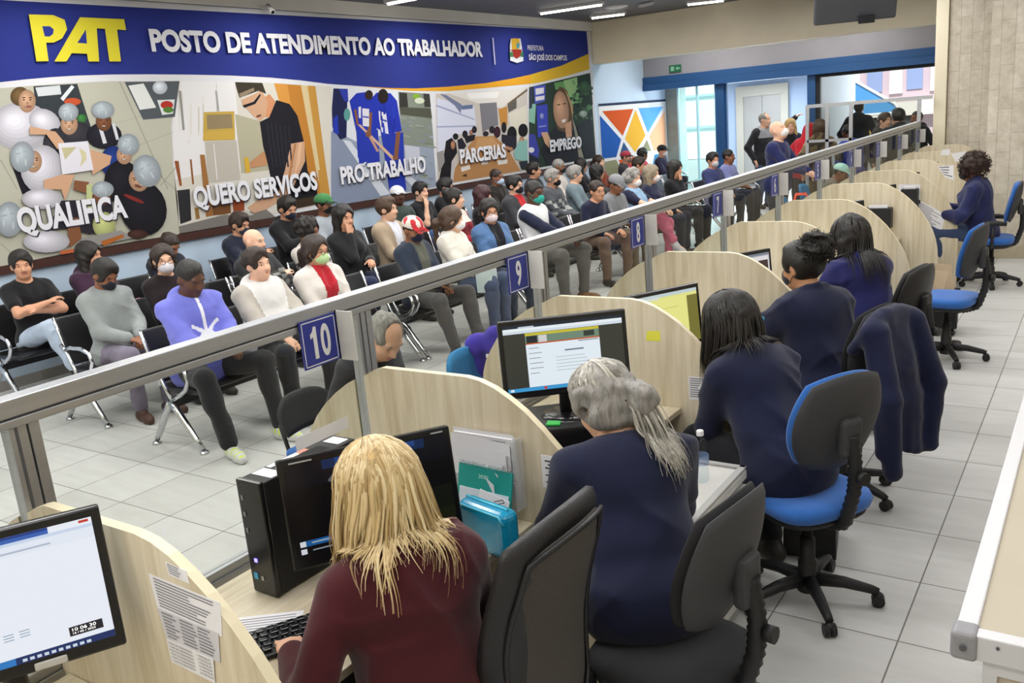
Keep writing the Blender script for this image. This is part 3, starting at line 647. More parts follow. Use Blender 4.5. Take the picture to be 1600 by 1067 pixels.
# street beyond the doors: paving, facades, an awning and a bright courtyard
sun = bpy.data.lights.new('sun', 'SUN'); sun.energy = 3.0; sun.angle = .02; so = bpy.data.objects.new('sun', sun); COL.objects.link(so); so.rotation_euler = (math.radians(48), 0, math.radians(12))
b = MB(); b.span((-26, 24.4, -.14), (10, 60, -.02)); b.span((-26, 18.98, -.14), (-9.2, 24.4, -.02)); struct(b.build('pavement', mat('paving', '#c9c5be', .8, noise=.06)))
bl = empty('street_building', (-5, 34, 0), 0, 'pale pink and white street building seen through the right entrance bay', 'building')
b = MB(); b.span((-6, 0, 0), (7, 3, 9)); b.build('facade', mat('facade_pink', '#c7b3b8', .8), bl)
fm_ = mat('facade_white', '#e6e4e2', .8); wm_ = mat('facade_window', '#8f9fc4', .3)
for x in (-4.6, -3.0, -1.6, -.3, 1.0, 2.4): MB().span((x, -.12, 1.9), (x+.42, 0, 8.6)).build('pilaster', fm_, bl)
for x in (-2.35, -1.05, .25, 1.6):
    MB().span((x, -.06, 2.0), (x+.5, .01, 3.6)).build('window', wm_, bl)
MB().span((-6, -.5, 1.15), (7, 0, 1.6)).build('shop_band', mat('shop_band', '#e9e4da', .7), bl)
for x in (-2.6, -1.5, .1): MB().span((x, -.3, .1), (x+.75, -.02, 1.1)).build('shop_window', mat('shop_dark', '#4a4a4a', .4), bl)
MB().span((-2.5, -.62, .02), (-1.4, -.3, .75)).build('shop_display', mat('shop_yellow', '#caa13a', .6), bl)
aw = empty('awning', (-7.4, 31.2, 0), 0, 'blue sloping shop awning edged in white across the street', 'awning')
b = MB(); b.prism([(0, 1.35), (0, 2.55), (1.45, 1.6), (1.6, 1.35)], (0, 0, 0), (1, 0, 0), (0, 0, 1), (0, .5, 0), .5 if False else 1); b.build('canopy', mat('awning_blue', '#4f93c9', .6), aw)
b = MB(); b.tube([(0, -.02, 2.6), (1.5, -.02, 1.62), (1.7, -.02, 1.33)], .05, 6); b.tube([(0, -.02, 1.32), (1.7, -.02, 1.32)], .05, 6); b.tube([(0, -.02, 0), (0, -.02, 2.9)], .06, 6); b.build('edge', fm_, aw)
bl = empty('street_building', (-8.3, 29.5, 0), 0, 'pale blue grey building at the left edge of the entrance bay', 'building')
MB().span((-1.6, 0, 0), (.55, 3, 8)).build('facade', mat('facade_blue', '#aebfc6', .8), bl)
for x in (-.55, -.2, .15): MB().span((x, -.08, 1.6), (x+.12, 0, 7.6)).build('mullion', fm_, bl)
bl = empty('courtyard_building', (-13.6, 34, 0), 0, 'bright white courtyard building seen through the aqua glass bay', 'building')
MB().span((-6, 0, 0), (2.3, 3, 8)).build('facade', mat('court_white', '#eef8f8', .8), bl)
for z in (1.2, 2.4, 3.6): MB().span((-6, -.15, z), (2.3, 0, z+.08)).build('ledge', mat('court_aqua', '#c4e6ea', .6), bl)
MB().span((1.0, -.2, .3), (1.9, 0, 1.5)).build('panel', fm_, bl)
# trims: strip above the poster, rail below it
b = MB(); b.span((XW, -2.2, 3.70), (XW+.05, 16.4, CEIL)); struct(b.build('trim_1', WHITEP))
b = MB(); b.span((XW, -2.2, 1.105), (XW+.045, 16.5, 1.19)); struct(b.build('trim_2', mat('dark_wood_trim', '#3d211a', .5, noise=.15)))
b = MB(); b.span((XW, -2.2, 0), (XW+.02, 19.9, .10)); struct(b.build('baseboard_left', mat('skirting', '#8d8a85', .6)))
# painted panel of triangles past the poster
tri = MB(); Tm = [mat('paint_'+k, c, .9, 0, .1) for k, c in (('white', '#dcdcdc'), ('orange', '#c4511d'), ('blue', '#1f55a5'), ('yellow', '#e0ac36'), ('sky', '#5da4d8'), ('peach', '#eeb38a'), ('olive', '#8f8f70'), ('navy', '#2e4f7e'), ('teal', '#3c7ba3'), ('dark', '#2b3850'))]
def TP(pts, mi, off):
    return tri.poly([at_x(930+x/9.7, 150+y/9.7, XW+off) for x, y in pts], mi)
def QZ(y0, y1, z0, z1, mi, off): tri.poly([(XW+off, y0, z0), (XW+off, y1, z0), (XW+off, y1, z1), (XW+off, y0, z1)], mi)
tri.span((XW+.001, 16.56, .35), (XW+.012, 19.9, 2.25), 0); QZ(16.56, 19.9, 2.25, 2.30, 9, .014)
for pts, mi in (([(105, 230), (580, 195), (418, 605)], 1), ([(68, 290), (395, 660), (320, 925), (105, 950)], 2), ([(612, 205), (762, 600), (608, 855), (450, 650)], 3), ([(655, 185), (1030, 160), (800, 555)], 4), ([(1055, 215), (1075, 795), (890, 835), (822, 610)], 5), ([(785, 665), (850, 830), (680, 860)], 6), ([(430, 695), (545, 880), (368, 905)], 7),
                ([(120, 1000), (320, 965), (400, 1150), (400, 1500), (120, 1500)], 6), ([(355, 970), (590, 920), (620, 1200), (480, 1240)], 1), ([(600, 920), (700, 930), (690, 1250), (640, 1250)], 3), ([(900, 890), (1080, 850), (1090, 1300), (820, 1300)], 8)): TP(pts, mi, .0145)
o = tri.build('painted_panel', Tm); struct(o)
# exit sign on the fascia, security camera on the wall strip
ex = empty('exit_sign', (-8.03, 18.77, 2.915), 0, 'small green exit sign on the grey fascia above the doors', 'sign')
MB().box((0, -.012, 0), (.27, .024, .15)).build('plate', mat('exit_green', '#17603f', .5), ex)
b = MB(); b.poly([(-.10, -.026, -.045), (-.02, -.026, -.045), (-.02, -.026, .045), (-.10, -.026, .045)]); b.poly([(.01, -.026, .0), (.06, -.026, .04), (.06, -.026, .015), (.11, -.026, .015), (.11, -.026, -.015), (.06, -.026, -.015), (.06, -.026, -.04)]); b.build('pictogram', mat('exit_pale', '#7fae92', .5), ex)
sc_ = empty('security_camera', (XW+.05, 7.95, 3.70), 0, 'small white security camera on the wall strip above the poster', 'camera')
MB().box((.05, 0, .0), (.10, .03, .03)).build('bracket', WHITEP, sc_); MB().cyl((.09, 0, .02), (.17, .0, -.06), .035, 12).build('housing', WHITEP, sc_); MB().cyl((.165, 0, -.055), (.178, 0, -.068), .022, 10).build('lens', BLACKG, sc_)
# ceiling lamps
LE = mat('lamp_tube', '#ffffff', .4, emit='#fff6ea', estr=9); LF = mat('lamp_housing', '#c9c9c9', .4)
def ceiling_lamp(x, y, ln=1.0, rz=0.0, label='long fluorescent lamp on the dark ceiling'):
    e = empty('ceiling_lamp', (x, y, CEIL), rz, label, 'lamp', 'fluorescent lamps on the dark ceiling')
    MB().box((0, 0, -.02), (ln+.06, .12, .04)).build('housing', LF, e); MB().cyl((-ln/2, 0, -.05), (ln/2, 0, -.05), .018, 10).build('tube', LE, e)
    return e
k_ = 'fluorescent lamp on the dark ceiling'
ceiling_lamp(-7.62, 13.58, 1.1, .1, 'longest lit fluorescent lamp, left of the round ceiling speaker'); ceiling_lamp(-7.85, 15.36, .6, .25, 'short lit fluorescent lamp close to the cream beam and poster corner'); ceiling_lamp(-6.06, 15.58, .6, .4, 'lit fluorescent lamp at the top edge above the cream beam'); ceiling_lamp(-8.2, 9.95, .5, 0, 'lit fluorescent lamp cut by the top edge above the white lettering')
sp_ = empty('ceiling_speaker', (-7.3, 14.6, CEIL), 0, 'round pale speaker set in the dark ceiling beside the lamps', 'speaker')
MB().lathe([(.02, -.02), (.16, -.02), (.20, -.012), (.21, 0)], (0, 0, 0), 24).build('rim', LF, sp_)
MB().box((.52, .1, -.03), (.34, .07, .04), rotm(0, 0, -.5)).build('bracket', LF, sp_)
# television hanging from the ceiling, seen from below and behind
tv = empty('hanging_television', (-2.06, 9.0, CEIL), .35, 'dark television hanging from the ceiling near the cream beam', 'television')
MB().cyl((0, 0, 0), (0, 0, -.78), .025, 12).build('pole', BLACKG, tv); R_ = rotm(.42, 0, 0)
MB().box((0, 0, -.92), (.72, .07, .42), R_).build('screen_case', mat('tv_case', '#3c3d42', .4), tv, bevel=.02); MB().box((.0, .075, -.96), (.40, .10, .24), R_).build('rear_housing', mat('tv_rear', '#2b2c30', .5), tv, bevel=.02)
MB().box((0, -.04, -.905), (.66, .006, .37), R_).build('screen', mat('tv_screen', '#0b0c0f', .15), tv); MB().box((.10, .06, -1.09), (.14, .14, .06), R_).build('bracket', BLACKG, tv)

# ---------------------------------------------------------------- poster on the left wall
MUX = XW+.033
mur = empty('poster', (XW+.021, 0, 0), 0, 'very wide blue and white job centre poster along the left wall', 'poster')
def pw(px, py, off=0.0):
    p = at_x(px, py, MUX+off); return (p[0]-XW-.021, p[1], p[2])
_pm = {}
def pm(c):
    c = c.strip('#'); v = [int(int(c[i:i+2], 16)*.93) for i in (0, 2, 4)]; return mat('print_'+c, '#%02x%02x%02x' % tuple(v), .8, 0, .12)
def flat(name, polys, parent=mur, base=.0):
    mb = MB(); ms = []; ix = {}
    for i, (c, pts) in enumerate(polys):
        if c not in ix: ix[c] = len(ms); ms.append(pm(c))
        mb.poly([pw(x, y, base+.00008*i) for x, y in pts], ix[c])
    return mb.build(name, ms, parent)
def ell2(cx, cy, rx, ry, a=0, n=20):
    return [(cx+rx*math.cos(t)*math.cos(a)-ry*math.sin(t)*math.sin(a), cy+rx*math.cos(t)*math.sin(a)+ry*math.sin(t)*math.cos(a)) for t in np.linspace(0, 2*PI, n, endpoint=False)]
b = MB(); b.span((0, 3.0, 1.20), (.012, 16.36, 3.69)); b.build('backing', pm('#d2d2d6'), mur)
blue = [(-70, 138), (-40, 133), (0, 128.5), (40, 124), (80, 120.5), (120, 118), (170, 116.5), (230, 116), (300, 116.6), (360, 118), (420, 121), (470, 125.5), (512, 131), (560, 134.5), (610, 137.5), (650, 138.2), (700, 135.5), (760, 129.8), (800, 122.8), (829, 116.5), (877, 102.7), (919.5, 84), (916.5, 49), (18.75, 1), (-80, -6)]
flat('header', [('#29337f', blue)], base=.001)
flat('wave', [('#d59a26', [(560, 134.5), (610, 137.5), (650, 138.2), (700, 135.5), (760, 129.8), (800, 122.8), (829, 116.5), (829, 131), (760, 137.5), (700, 142.5), (640, 142)]), ('#cfa82a', [(829, 116.5), (877, 102.7), (919.5, 84), (921, 108.5), (880, 120), (841, 129.3), (829, 131)])], base=.002)
def mixc(c, k):
    c = c.lstrip('#'); v = [int(c[i:i+2], 16) for i in (0, 2, 4)]
    return '#%02x%02x%02x' % tuple(int(max(0, min(255, q*k))) for q in v)
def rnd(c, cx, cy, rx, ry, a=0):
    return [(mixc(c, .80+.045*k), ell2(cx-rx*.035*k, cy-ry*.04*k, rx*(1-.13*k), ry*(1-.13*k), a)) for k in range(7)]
def face2(c, cx, cy, rx, ry, a=0, hair='#2a211c'):
    ca, sa = math.cos(a), math.sin(a); P = lambda u, v: (cx+u*rx*ca-v*ry*sa, cy+u*rx*sa+v*ry*ca)
    o = rnd(c, cx, cy, rx, ry, a)
    for u in (-.38, .38):
        x, y = P(u, -.12); o += [('#2a1c18', ell2(x, y, rx*.13, ry*.055, a, 10))]; x, y = P(u, -.30); o += [(hair, ell2(x, y, rx*.22, ry*.045, a, 10))]
    x, y = P(.02, .18); o += [(mixc(c, .78), ell2(x, y, rx*.14, ry*.14, a, 10))]
    x, y = P(0, .48); o += [(mixc(c, .55), ell2(x, y, rx*.36, ry*.09, a, 12)), ('#d9d2cc', ell2(x, y-ry*.015, rx*.26, ry*.045, a, 12))]
    return o
def net2(cx, cy, rx, ry, a=0):
    o = rnd(NET, cx, cy, rx, ry, a)
    for k in range(7):
        t = k*.9+a; o.append(('#b9c2c9' if k % 2 else '#9aa4ac', ell2(cx+rx*.45*math.cos(t), cy+ry*.45*math.sin(t), rx*.30, ry*.05, t*1.7, 8)))
    return o
def grad2(c0, c1, pts, n=6, down=True):
    a = min(p[1] for p in pts); b = max(p[1] for p in pts); return [(c0, pts)]
def Z1(sc, ox, oy): return lambda pts: [(ox+x/sc, oy+y/sc) for x, y in pts]
def art(name, fn, items, base=.002): return flat(name, [(c, fn(p)) for c, p in items], base=base)
SKp, SKd, NET, BLK, WHT = '#c39a7c', '#7d5238', '#aab3ba', '#201f26', '#d3d1da'
f1 = Z1(3.441, 0, 110)
it = [('#b3b2a3', [(-230, 165), (0, 96), (300, 72), (600, 58), (968, 60), (940, 160), (920, 300), (930, 500), (955, 700), (965, 880), (500, 955), (0, 1055), (-230, 1100)])]
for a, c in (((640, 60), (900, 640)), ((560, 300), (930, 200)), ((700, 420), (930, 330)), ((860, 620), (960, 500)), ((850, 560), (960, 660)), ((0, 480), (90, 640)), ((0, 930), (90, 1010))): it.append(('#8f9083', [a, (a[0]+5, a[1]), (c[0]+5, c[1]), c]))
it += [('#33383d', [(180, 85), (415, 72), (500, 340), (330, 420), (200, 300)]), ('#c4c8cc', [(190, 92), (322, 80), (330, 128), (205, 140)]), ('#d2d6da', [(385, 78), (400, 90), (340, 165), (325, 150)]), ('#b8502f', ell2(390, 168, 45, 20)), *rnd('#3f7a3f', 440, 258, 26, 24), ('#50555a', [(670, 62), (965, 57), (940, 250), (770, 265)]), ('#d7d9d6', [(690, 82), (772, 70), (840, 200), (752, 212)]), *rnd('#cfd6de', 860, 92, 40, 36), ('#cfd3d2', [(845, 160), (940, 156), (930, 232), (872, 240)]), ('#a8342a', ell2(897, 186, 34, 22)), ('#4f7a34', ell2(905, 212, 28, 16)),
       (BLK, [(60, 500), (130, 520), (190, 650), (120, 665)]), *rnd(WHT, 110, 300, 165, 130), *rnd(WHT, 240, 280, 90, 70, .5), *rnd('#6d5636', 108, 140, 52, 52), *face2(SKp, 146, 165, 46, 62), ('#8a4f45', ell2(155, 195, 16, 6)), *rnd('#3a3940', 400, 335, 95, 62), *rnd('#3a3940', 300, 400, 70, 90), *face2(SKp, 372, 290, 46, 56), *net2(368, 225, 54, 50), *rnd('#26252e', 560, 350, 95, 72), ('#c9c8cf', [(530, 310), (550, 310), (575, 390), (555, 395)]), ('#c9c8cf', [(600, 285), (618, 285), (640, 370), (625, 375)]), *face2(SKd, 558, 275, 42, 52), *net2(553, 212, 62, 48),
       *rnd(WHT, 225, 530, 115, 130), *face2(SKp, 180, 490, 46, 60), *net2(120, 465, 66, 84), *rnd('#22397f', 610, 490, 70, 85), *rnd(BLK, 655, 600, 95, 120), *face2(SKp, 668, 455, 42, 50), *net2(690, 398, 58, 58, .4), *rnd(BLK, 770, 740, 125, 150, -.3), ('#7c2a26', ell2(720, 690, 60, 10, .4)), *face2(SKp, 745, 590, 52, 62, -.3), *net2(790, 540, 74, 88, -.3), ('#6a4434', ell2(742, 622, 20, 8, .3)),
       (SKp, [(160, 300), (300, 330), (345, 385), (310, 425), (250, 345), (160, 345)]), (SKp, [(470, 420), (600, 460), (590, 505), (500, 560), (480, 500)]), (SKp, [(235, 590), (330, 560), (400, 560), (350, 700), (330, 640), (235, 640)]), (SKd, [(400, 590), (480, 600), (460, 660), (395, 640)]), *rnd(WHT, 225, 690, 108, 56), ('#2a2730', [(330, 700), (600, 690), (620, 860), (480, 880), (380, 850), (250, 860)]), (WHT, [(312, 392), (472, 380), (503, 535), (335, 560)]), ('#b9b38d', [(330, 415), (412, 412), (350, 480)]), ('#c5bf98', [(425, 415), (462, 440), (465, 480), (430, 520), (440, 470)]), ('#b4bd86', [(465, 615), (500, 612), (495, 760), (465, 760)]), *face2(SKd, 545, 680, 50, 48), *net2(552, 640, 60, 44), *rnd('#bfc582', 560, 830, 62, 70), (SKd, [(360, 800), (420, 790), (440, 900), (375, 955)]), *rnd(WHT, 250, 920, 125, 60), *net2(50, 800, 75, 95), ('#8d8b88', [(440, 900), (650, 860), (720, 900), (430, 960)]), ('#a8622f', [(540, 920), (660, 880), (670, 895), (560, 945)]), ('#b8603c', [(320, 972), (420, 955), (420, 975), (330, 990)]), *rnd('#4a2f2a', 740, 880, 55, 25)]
art('photo', f1, it)
f2 = Z1(4.104, 260, 110)
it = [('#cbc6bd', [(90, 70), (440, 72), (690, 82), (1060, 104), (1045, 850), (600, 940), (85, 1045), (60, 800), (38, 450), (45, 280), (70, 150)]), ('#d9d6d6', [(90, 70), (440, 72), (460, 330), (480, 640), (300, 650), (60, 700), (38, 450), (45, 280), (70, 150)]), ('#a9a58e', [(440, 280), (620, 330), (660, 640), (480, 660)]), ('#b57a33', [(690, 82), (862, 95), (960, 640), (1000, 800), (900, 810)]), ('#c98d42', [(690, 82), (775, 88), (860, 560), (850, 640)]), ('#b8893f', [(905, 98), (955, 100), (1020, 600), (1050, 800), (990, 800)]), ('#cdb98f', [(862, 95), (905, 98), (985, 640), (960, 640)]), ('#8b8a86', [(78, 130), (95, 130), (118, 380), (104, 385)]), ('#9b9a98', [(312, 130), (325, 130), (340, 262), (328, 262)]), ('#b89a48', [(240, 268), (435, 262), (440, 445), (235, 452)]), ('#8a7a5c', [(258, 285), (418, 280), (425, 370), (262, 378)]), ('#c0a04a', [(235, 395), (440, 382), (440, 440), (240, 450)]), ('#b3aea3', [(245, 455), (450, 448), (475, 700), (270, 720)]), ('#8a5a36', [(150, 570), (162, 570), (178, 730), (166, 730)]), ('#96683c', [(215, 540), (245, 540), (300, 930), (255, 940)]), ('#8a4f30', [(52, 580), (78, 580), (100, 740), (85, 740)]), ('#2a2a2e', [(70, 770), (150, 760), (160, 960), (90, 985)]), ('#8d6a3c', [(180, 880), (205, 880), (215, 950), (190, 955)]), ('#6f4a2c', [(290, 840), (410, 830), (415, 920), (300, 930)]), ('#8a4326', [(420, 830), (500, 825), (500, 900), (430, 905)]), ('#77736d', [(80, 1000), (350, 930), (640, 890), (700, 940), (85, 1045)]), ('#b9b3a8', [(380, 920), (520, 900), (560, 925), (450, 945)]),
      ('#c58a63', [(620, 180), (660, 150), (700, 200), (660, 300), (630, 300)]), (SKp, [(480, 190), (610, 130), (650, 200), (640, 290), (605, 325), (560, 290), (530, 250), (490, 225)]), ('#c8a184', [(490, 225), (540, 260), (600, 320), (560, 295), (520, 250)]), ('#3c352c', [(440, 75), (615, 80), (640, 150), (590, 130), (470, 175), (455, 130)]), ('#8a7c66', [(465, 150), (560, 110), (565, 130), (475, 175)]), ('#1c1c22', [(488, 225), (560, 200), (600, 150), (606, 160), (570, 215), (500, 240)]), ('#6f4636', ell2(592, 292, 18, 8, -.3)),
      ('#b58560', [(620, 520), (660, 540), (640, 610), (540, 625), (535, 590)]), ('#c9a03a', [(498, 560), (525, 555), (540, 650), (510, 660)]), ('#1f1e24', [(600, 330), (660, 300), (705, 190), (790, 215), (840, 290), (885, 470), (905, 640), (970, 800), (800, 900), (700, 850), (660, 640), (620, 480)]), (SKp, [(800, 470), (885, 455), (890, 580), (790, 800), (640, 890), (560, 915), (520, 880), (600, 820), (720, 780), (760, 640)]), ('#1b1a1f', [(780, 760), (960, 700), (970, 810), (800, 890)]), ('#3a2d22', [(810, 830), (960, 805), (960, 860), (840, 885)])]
_q = random.Random(9)
it[4:4] = [(_q.choice(['#d3cfc8', '#c2bcb0', '#dbd9d8']), [(x, y), (x+_q.uniform(4, 9), y), (x+_q.uniform(6, 14), y+_q.uniform(120, 260)), (x+2, y+200)]) for x, y in ((_q.uniform(70, 420), _q.uniform(80, 300)) for _ in range(14))]
it += [('#d8d4d2', [(300, 470+i*0), (306, 470), (330, 700), (322, 700)]) for i in (0,)]+[('#2b2a31', [(640+28*i, 330+6*i), (648+28*i, 330+6*i), (690+24*i, 620), (680+24*i, 620)]) for i in range(6)]+[('#a87752', [(820, 470), (835, 468), (780, 760), (765, 770)]), ('#d6ab8b', [(850, 465), (870, 460), (860, 580), (820, 680)])]
art('photo', f2, it)
f3 = Z1(5.08, 500, 120)
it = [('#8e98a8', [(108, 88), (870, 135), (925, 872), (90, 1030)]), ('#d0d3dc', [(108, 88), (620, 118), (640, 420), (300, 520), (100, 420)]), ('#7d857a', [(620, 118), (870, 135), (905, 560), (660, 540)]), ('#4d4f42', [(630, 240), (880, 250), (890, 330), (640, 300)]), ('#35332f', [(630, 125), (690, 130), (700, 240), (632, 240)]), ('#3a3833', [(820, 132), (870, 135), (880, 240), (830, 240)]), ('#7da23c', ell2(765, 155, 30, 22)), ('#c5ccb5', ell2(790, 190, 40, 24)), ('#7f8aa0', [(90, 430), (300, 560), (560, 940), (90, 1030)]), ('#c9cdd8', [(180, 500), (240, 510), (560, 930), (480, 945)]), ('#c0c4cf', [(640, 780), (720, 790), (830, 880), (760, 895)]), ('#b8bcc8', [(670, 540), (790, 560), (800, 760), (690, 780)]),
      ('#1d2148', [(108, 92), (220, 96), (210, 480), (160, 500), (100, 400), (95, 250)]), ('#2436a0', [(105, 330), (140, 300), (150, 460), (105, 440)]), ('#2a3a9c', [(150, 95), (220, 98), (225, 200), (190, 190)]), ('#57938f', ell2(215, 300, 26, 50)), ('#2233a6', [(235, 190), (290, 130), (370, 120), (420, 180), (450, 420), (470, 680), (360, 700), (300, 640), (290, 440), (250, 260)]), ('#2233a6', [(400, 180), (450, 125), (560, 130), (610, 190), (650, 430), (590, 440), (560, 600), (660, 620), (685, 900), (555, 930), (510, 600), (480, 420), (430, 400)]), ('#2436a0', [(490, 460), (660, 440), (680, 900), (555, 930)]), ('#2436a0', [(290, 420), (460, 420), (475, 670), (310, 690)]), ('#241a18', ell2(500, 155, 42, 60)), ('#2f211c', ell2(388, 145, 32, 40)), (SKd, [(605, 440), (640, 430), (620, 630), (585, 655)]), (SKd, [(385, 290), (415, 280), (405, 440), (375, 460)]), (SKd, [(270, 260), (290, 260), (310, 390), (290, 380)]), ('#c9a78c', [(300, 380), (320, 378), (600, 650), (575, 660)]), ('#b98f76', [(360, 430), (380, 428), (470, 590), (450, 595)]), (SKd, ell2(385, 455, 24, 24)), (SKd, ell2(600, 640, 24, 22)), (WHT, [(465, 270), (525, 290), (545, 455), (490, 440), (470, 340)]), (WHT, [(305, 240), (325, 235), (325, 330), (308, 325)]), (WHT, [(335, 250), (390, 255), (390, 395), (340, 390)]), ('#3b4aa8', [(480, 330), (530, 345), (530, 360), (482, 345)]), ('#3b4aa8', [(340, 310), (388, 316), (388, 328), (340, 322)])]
_q = random.Random(3)
it[4:4] = [(_q.choice(['#868f9e', '#969fae', '#7c8594', '#6f7a6a', '#8d9488']), ell2(_q.uniform(640, 890), _q.uniform(320, 860), _q.uniform(10, 40), _q.uniform(4, 10), .2, 9)) for _ in range(40)]
it += [(_q.choice(['#1c2b90', '#2b3cb4']), [(x, y), (x+10, y), (x+_q.uniform(4, 20), y+90), (x+2, y+90)]) for x, y in ((_q.uniform(470, 600), _q.uniform(200, 420)) for _ in range(12))]
art('photo', f3, it)
f4 = Z1(5.615, 670, 110)
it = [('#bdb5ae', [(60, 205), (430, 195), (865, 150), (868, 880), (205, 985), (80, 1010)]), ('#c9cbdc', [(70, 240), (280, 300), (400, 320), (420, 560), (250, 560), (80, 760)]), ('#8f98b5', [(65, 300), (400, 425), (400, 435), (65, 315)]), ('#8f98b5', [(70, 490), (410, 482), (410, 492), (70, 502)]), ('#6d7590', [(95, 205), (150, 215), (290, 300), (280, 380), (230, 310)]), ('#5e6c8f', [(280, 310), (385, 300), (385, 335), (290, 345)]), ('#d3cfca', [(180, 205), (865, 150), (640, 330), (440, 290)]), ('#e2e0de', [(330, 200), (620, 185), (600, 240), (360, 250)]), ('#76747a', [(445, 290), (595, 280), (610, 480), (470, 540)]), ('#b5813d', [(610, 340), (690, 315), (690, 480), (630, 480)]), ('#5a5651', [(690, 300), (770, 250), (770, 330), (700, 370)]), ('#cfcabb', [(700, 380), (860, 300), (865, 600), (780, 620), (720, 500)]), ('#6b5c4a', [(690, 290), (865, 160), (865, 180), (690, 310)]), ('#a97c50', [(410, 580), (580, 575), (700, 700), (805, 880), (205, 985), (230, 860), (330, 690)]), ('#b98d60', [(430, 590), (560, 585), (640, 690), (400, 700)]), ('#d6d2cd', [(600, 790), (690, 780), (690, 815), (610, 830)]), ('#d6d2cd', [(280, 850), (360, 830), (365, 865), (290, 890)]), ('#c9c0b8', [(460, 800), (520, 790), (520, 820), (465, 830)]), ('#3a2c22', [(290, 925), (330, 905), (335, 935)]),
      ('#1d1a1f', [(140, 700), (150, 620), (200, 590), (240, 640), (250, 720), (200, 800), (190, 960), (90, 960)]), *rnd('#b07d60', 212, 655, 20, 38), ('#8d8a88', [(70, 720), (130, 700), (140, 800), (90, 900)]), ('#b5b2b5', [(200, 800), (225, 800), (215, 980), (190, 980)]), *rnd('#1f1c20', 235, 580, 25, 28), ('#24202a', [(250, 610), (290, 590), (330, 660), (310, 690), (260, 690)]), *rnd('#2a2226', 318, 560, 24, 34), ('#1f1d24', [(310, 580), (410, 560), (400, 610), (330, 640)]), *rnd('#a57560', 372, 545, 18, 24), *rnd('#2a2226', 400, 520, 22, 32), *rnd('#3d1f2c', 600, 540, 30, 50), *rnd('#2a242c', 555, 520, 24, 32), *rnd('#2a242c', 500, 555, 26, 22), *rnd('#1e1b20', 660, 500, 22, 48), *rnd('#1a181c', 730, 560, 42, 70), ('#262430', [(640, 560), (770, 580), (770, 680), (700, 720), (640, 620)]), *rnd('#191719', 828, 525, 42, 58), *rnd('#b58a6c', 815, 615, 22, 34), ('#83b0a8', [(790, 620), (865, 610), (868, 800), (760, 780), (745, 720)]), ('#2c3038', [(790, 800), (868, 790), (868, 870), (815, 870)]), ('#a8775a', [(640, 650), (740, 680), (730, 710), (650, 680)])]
art('photo', f4, it)
it = [('#2b3a30', [(880, 148), (1415, 22), (1468, 765), (878, 868)]), ('#8fb37a', [(1180, 90), (1300, 60), (1310, 200), (1260, 330), (1210, 200)]), ('#5f8f55', [(1100, 110), (1180, 95), (1200, 160), (1110, 170)]), ('#27362c', [(1310, 60), (1415, 22), (1440, 300), (1330, 300)]), *rnd('#3f5f46', 1370, 150, 50, 60), *rnd('#99a79c', 1355, 380, 36, 30), ('#7fae9c', [(880, 300), (940, 290), (930, 470), (880, 450)]), ('#33384a', [(880, 160), (915, 150), (905, 330), (880, 340)]), ('#4653a8', [(920, 140), (1025, 125), (1020, 270), (930, 300)]), (WHT, [(935, 160), (1010, 150), (1008, 200), (938, 215)]), (WHT, [(935, 232), (1015, 220), (1013, 255), (938, 268)]), ('#24242c', [(1060, 560), (1130, 470), (1300, 500), (1340, 780), (1040, 835), (980, 700)]), ('#5a4430', [(1100, 220), (1150, 140), (1210, 170), (1255, 300), (1265, 520), (1230, 560), (1130, 520), (1090, 400)]), ('#b8946f', [(1190, 160), (1230, 230), (1265, 330), (1262, 420), (1240, 300)]), *rnd('#c79a7c', 1160, 345, 68, 165, -.08), ('#c49678', [(1195, 470), (1250, 440), (1255, 580), (1205, 590)]), ('#e3dedb', [(1165, 435), (1205, 425), (1195, 455), (1172, 458)]), ('#3a2a20', ell2(1140, 300, 18, 5, -.15)), ('#3a2a20', ell2(1190, 292, 16, 5, -.15)), ('#8a8678', [(1255, 400), (1290, 500), (1360, 770), (1320, 780)]), ('#2b2d34', [(1300, 480), (1420, 420), (1460, 760), (1370, 770)]), ('#3b44a8', [(945, 310), (1040, 295), (1050, 560), (955, 590)]), *rnd('#8d95cf', 992, 400, 18, 26), ('#8d95cf', [(965, 490), (1030, 480), (1030, 490), (965, 500)]), (SKp, [(985, 545), (1040, 540), (1065, 600), (1055, 680), (1020, 640)]), ('#3b3f95', [(880, 560), (930, 560), (970, 700), (960, 770), (880, 730)]), (WHT, ell2(900, 698, 26, 24)), ('#222430', [(880, 730), (960, 770), (980, 850), (880, 866)])]
_q = random.Random(5)
it[5:5] = [(_q.choice(['#3d5a41', '#4f7650', '#22332a', '#6f9a6a', '#35503c']), ell2(_q.uniform(1240, 1430), _q.uniform(90, 430), _q.uniform(8, 26), _q.uniform(6, 20), _q.uniform(0, 3), 9)) for _ in range(46)]
art('photo', f4, it)
LW = pm('#dcdce2'); LY = pm('#cfc334'); LS = pm('#3a3a46')
AY, AZ = (0, 1, 0), (0, 0, 1)
def wl(body, y0, y1, z0, hgt, m, bold=.02, shear=0.0, off=.0): return text_obj('lettering', body, (.044+off, y0, z0), AY, AZ, hgt, y1-y0, m, mur, bold, shear, .0)
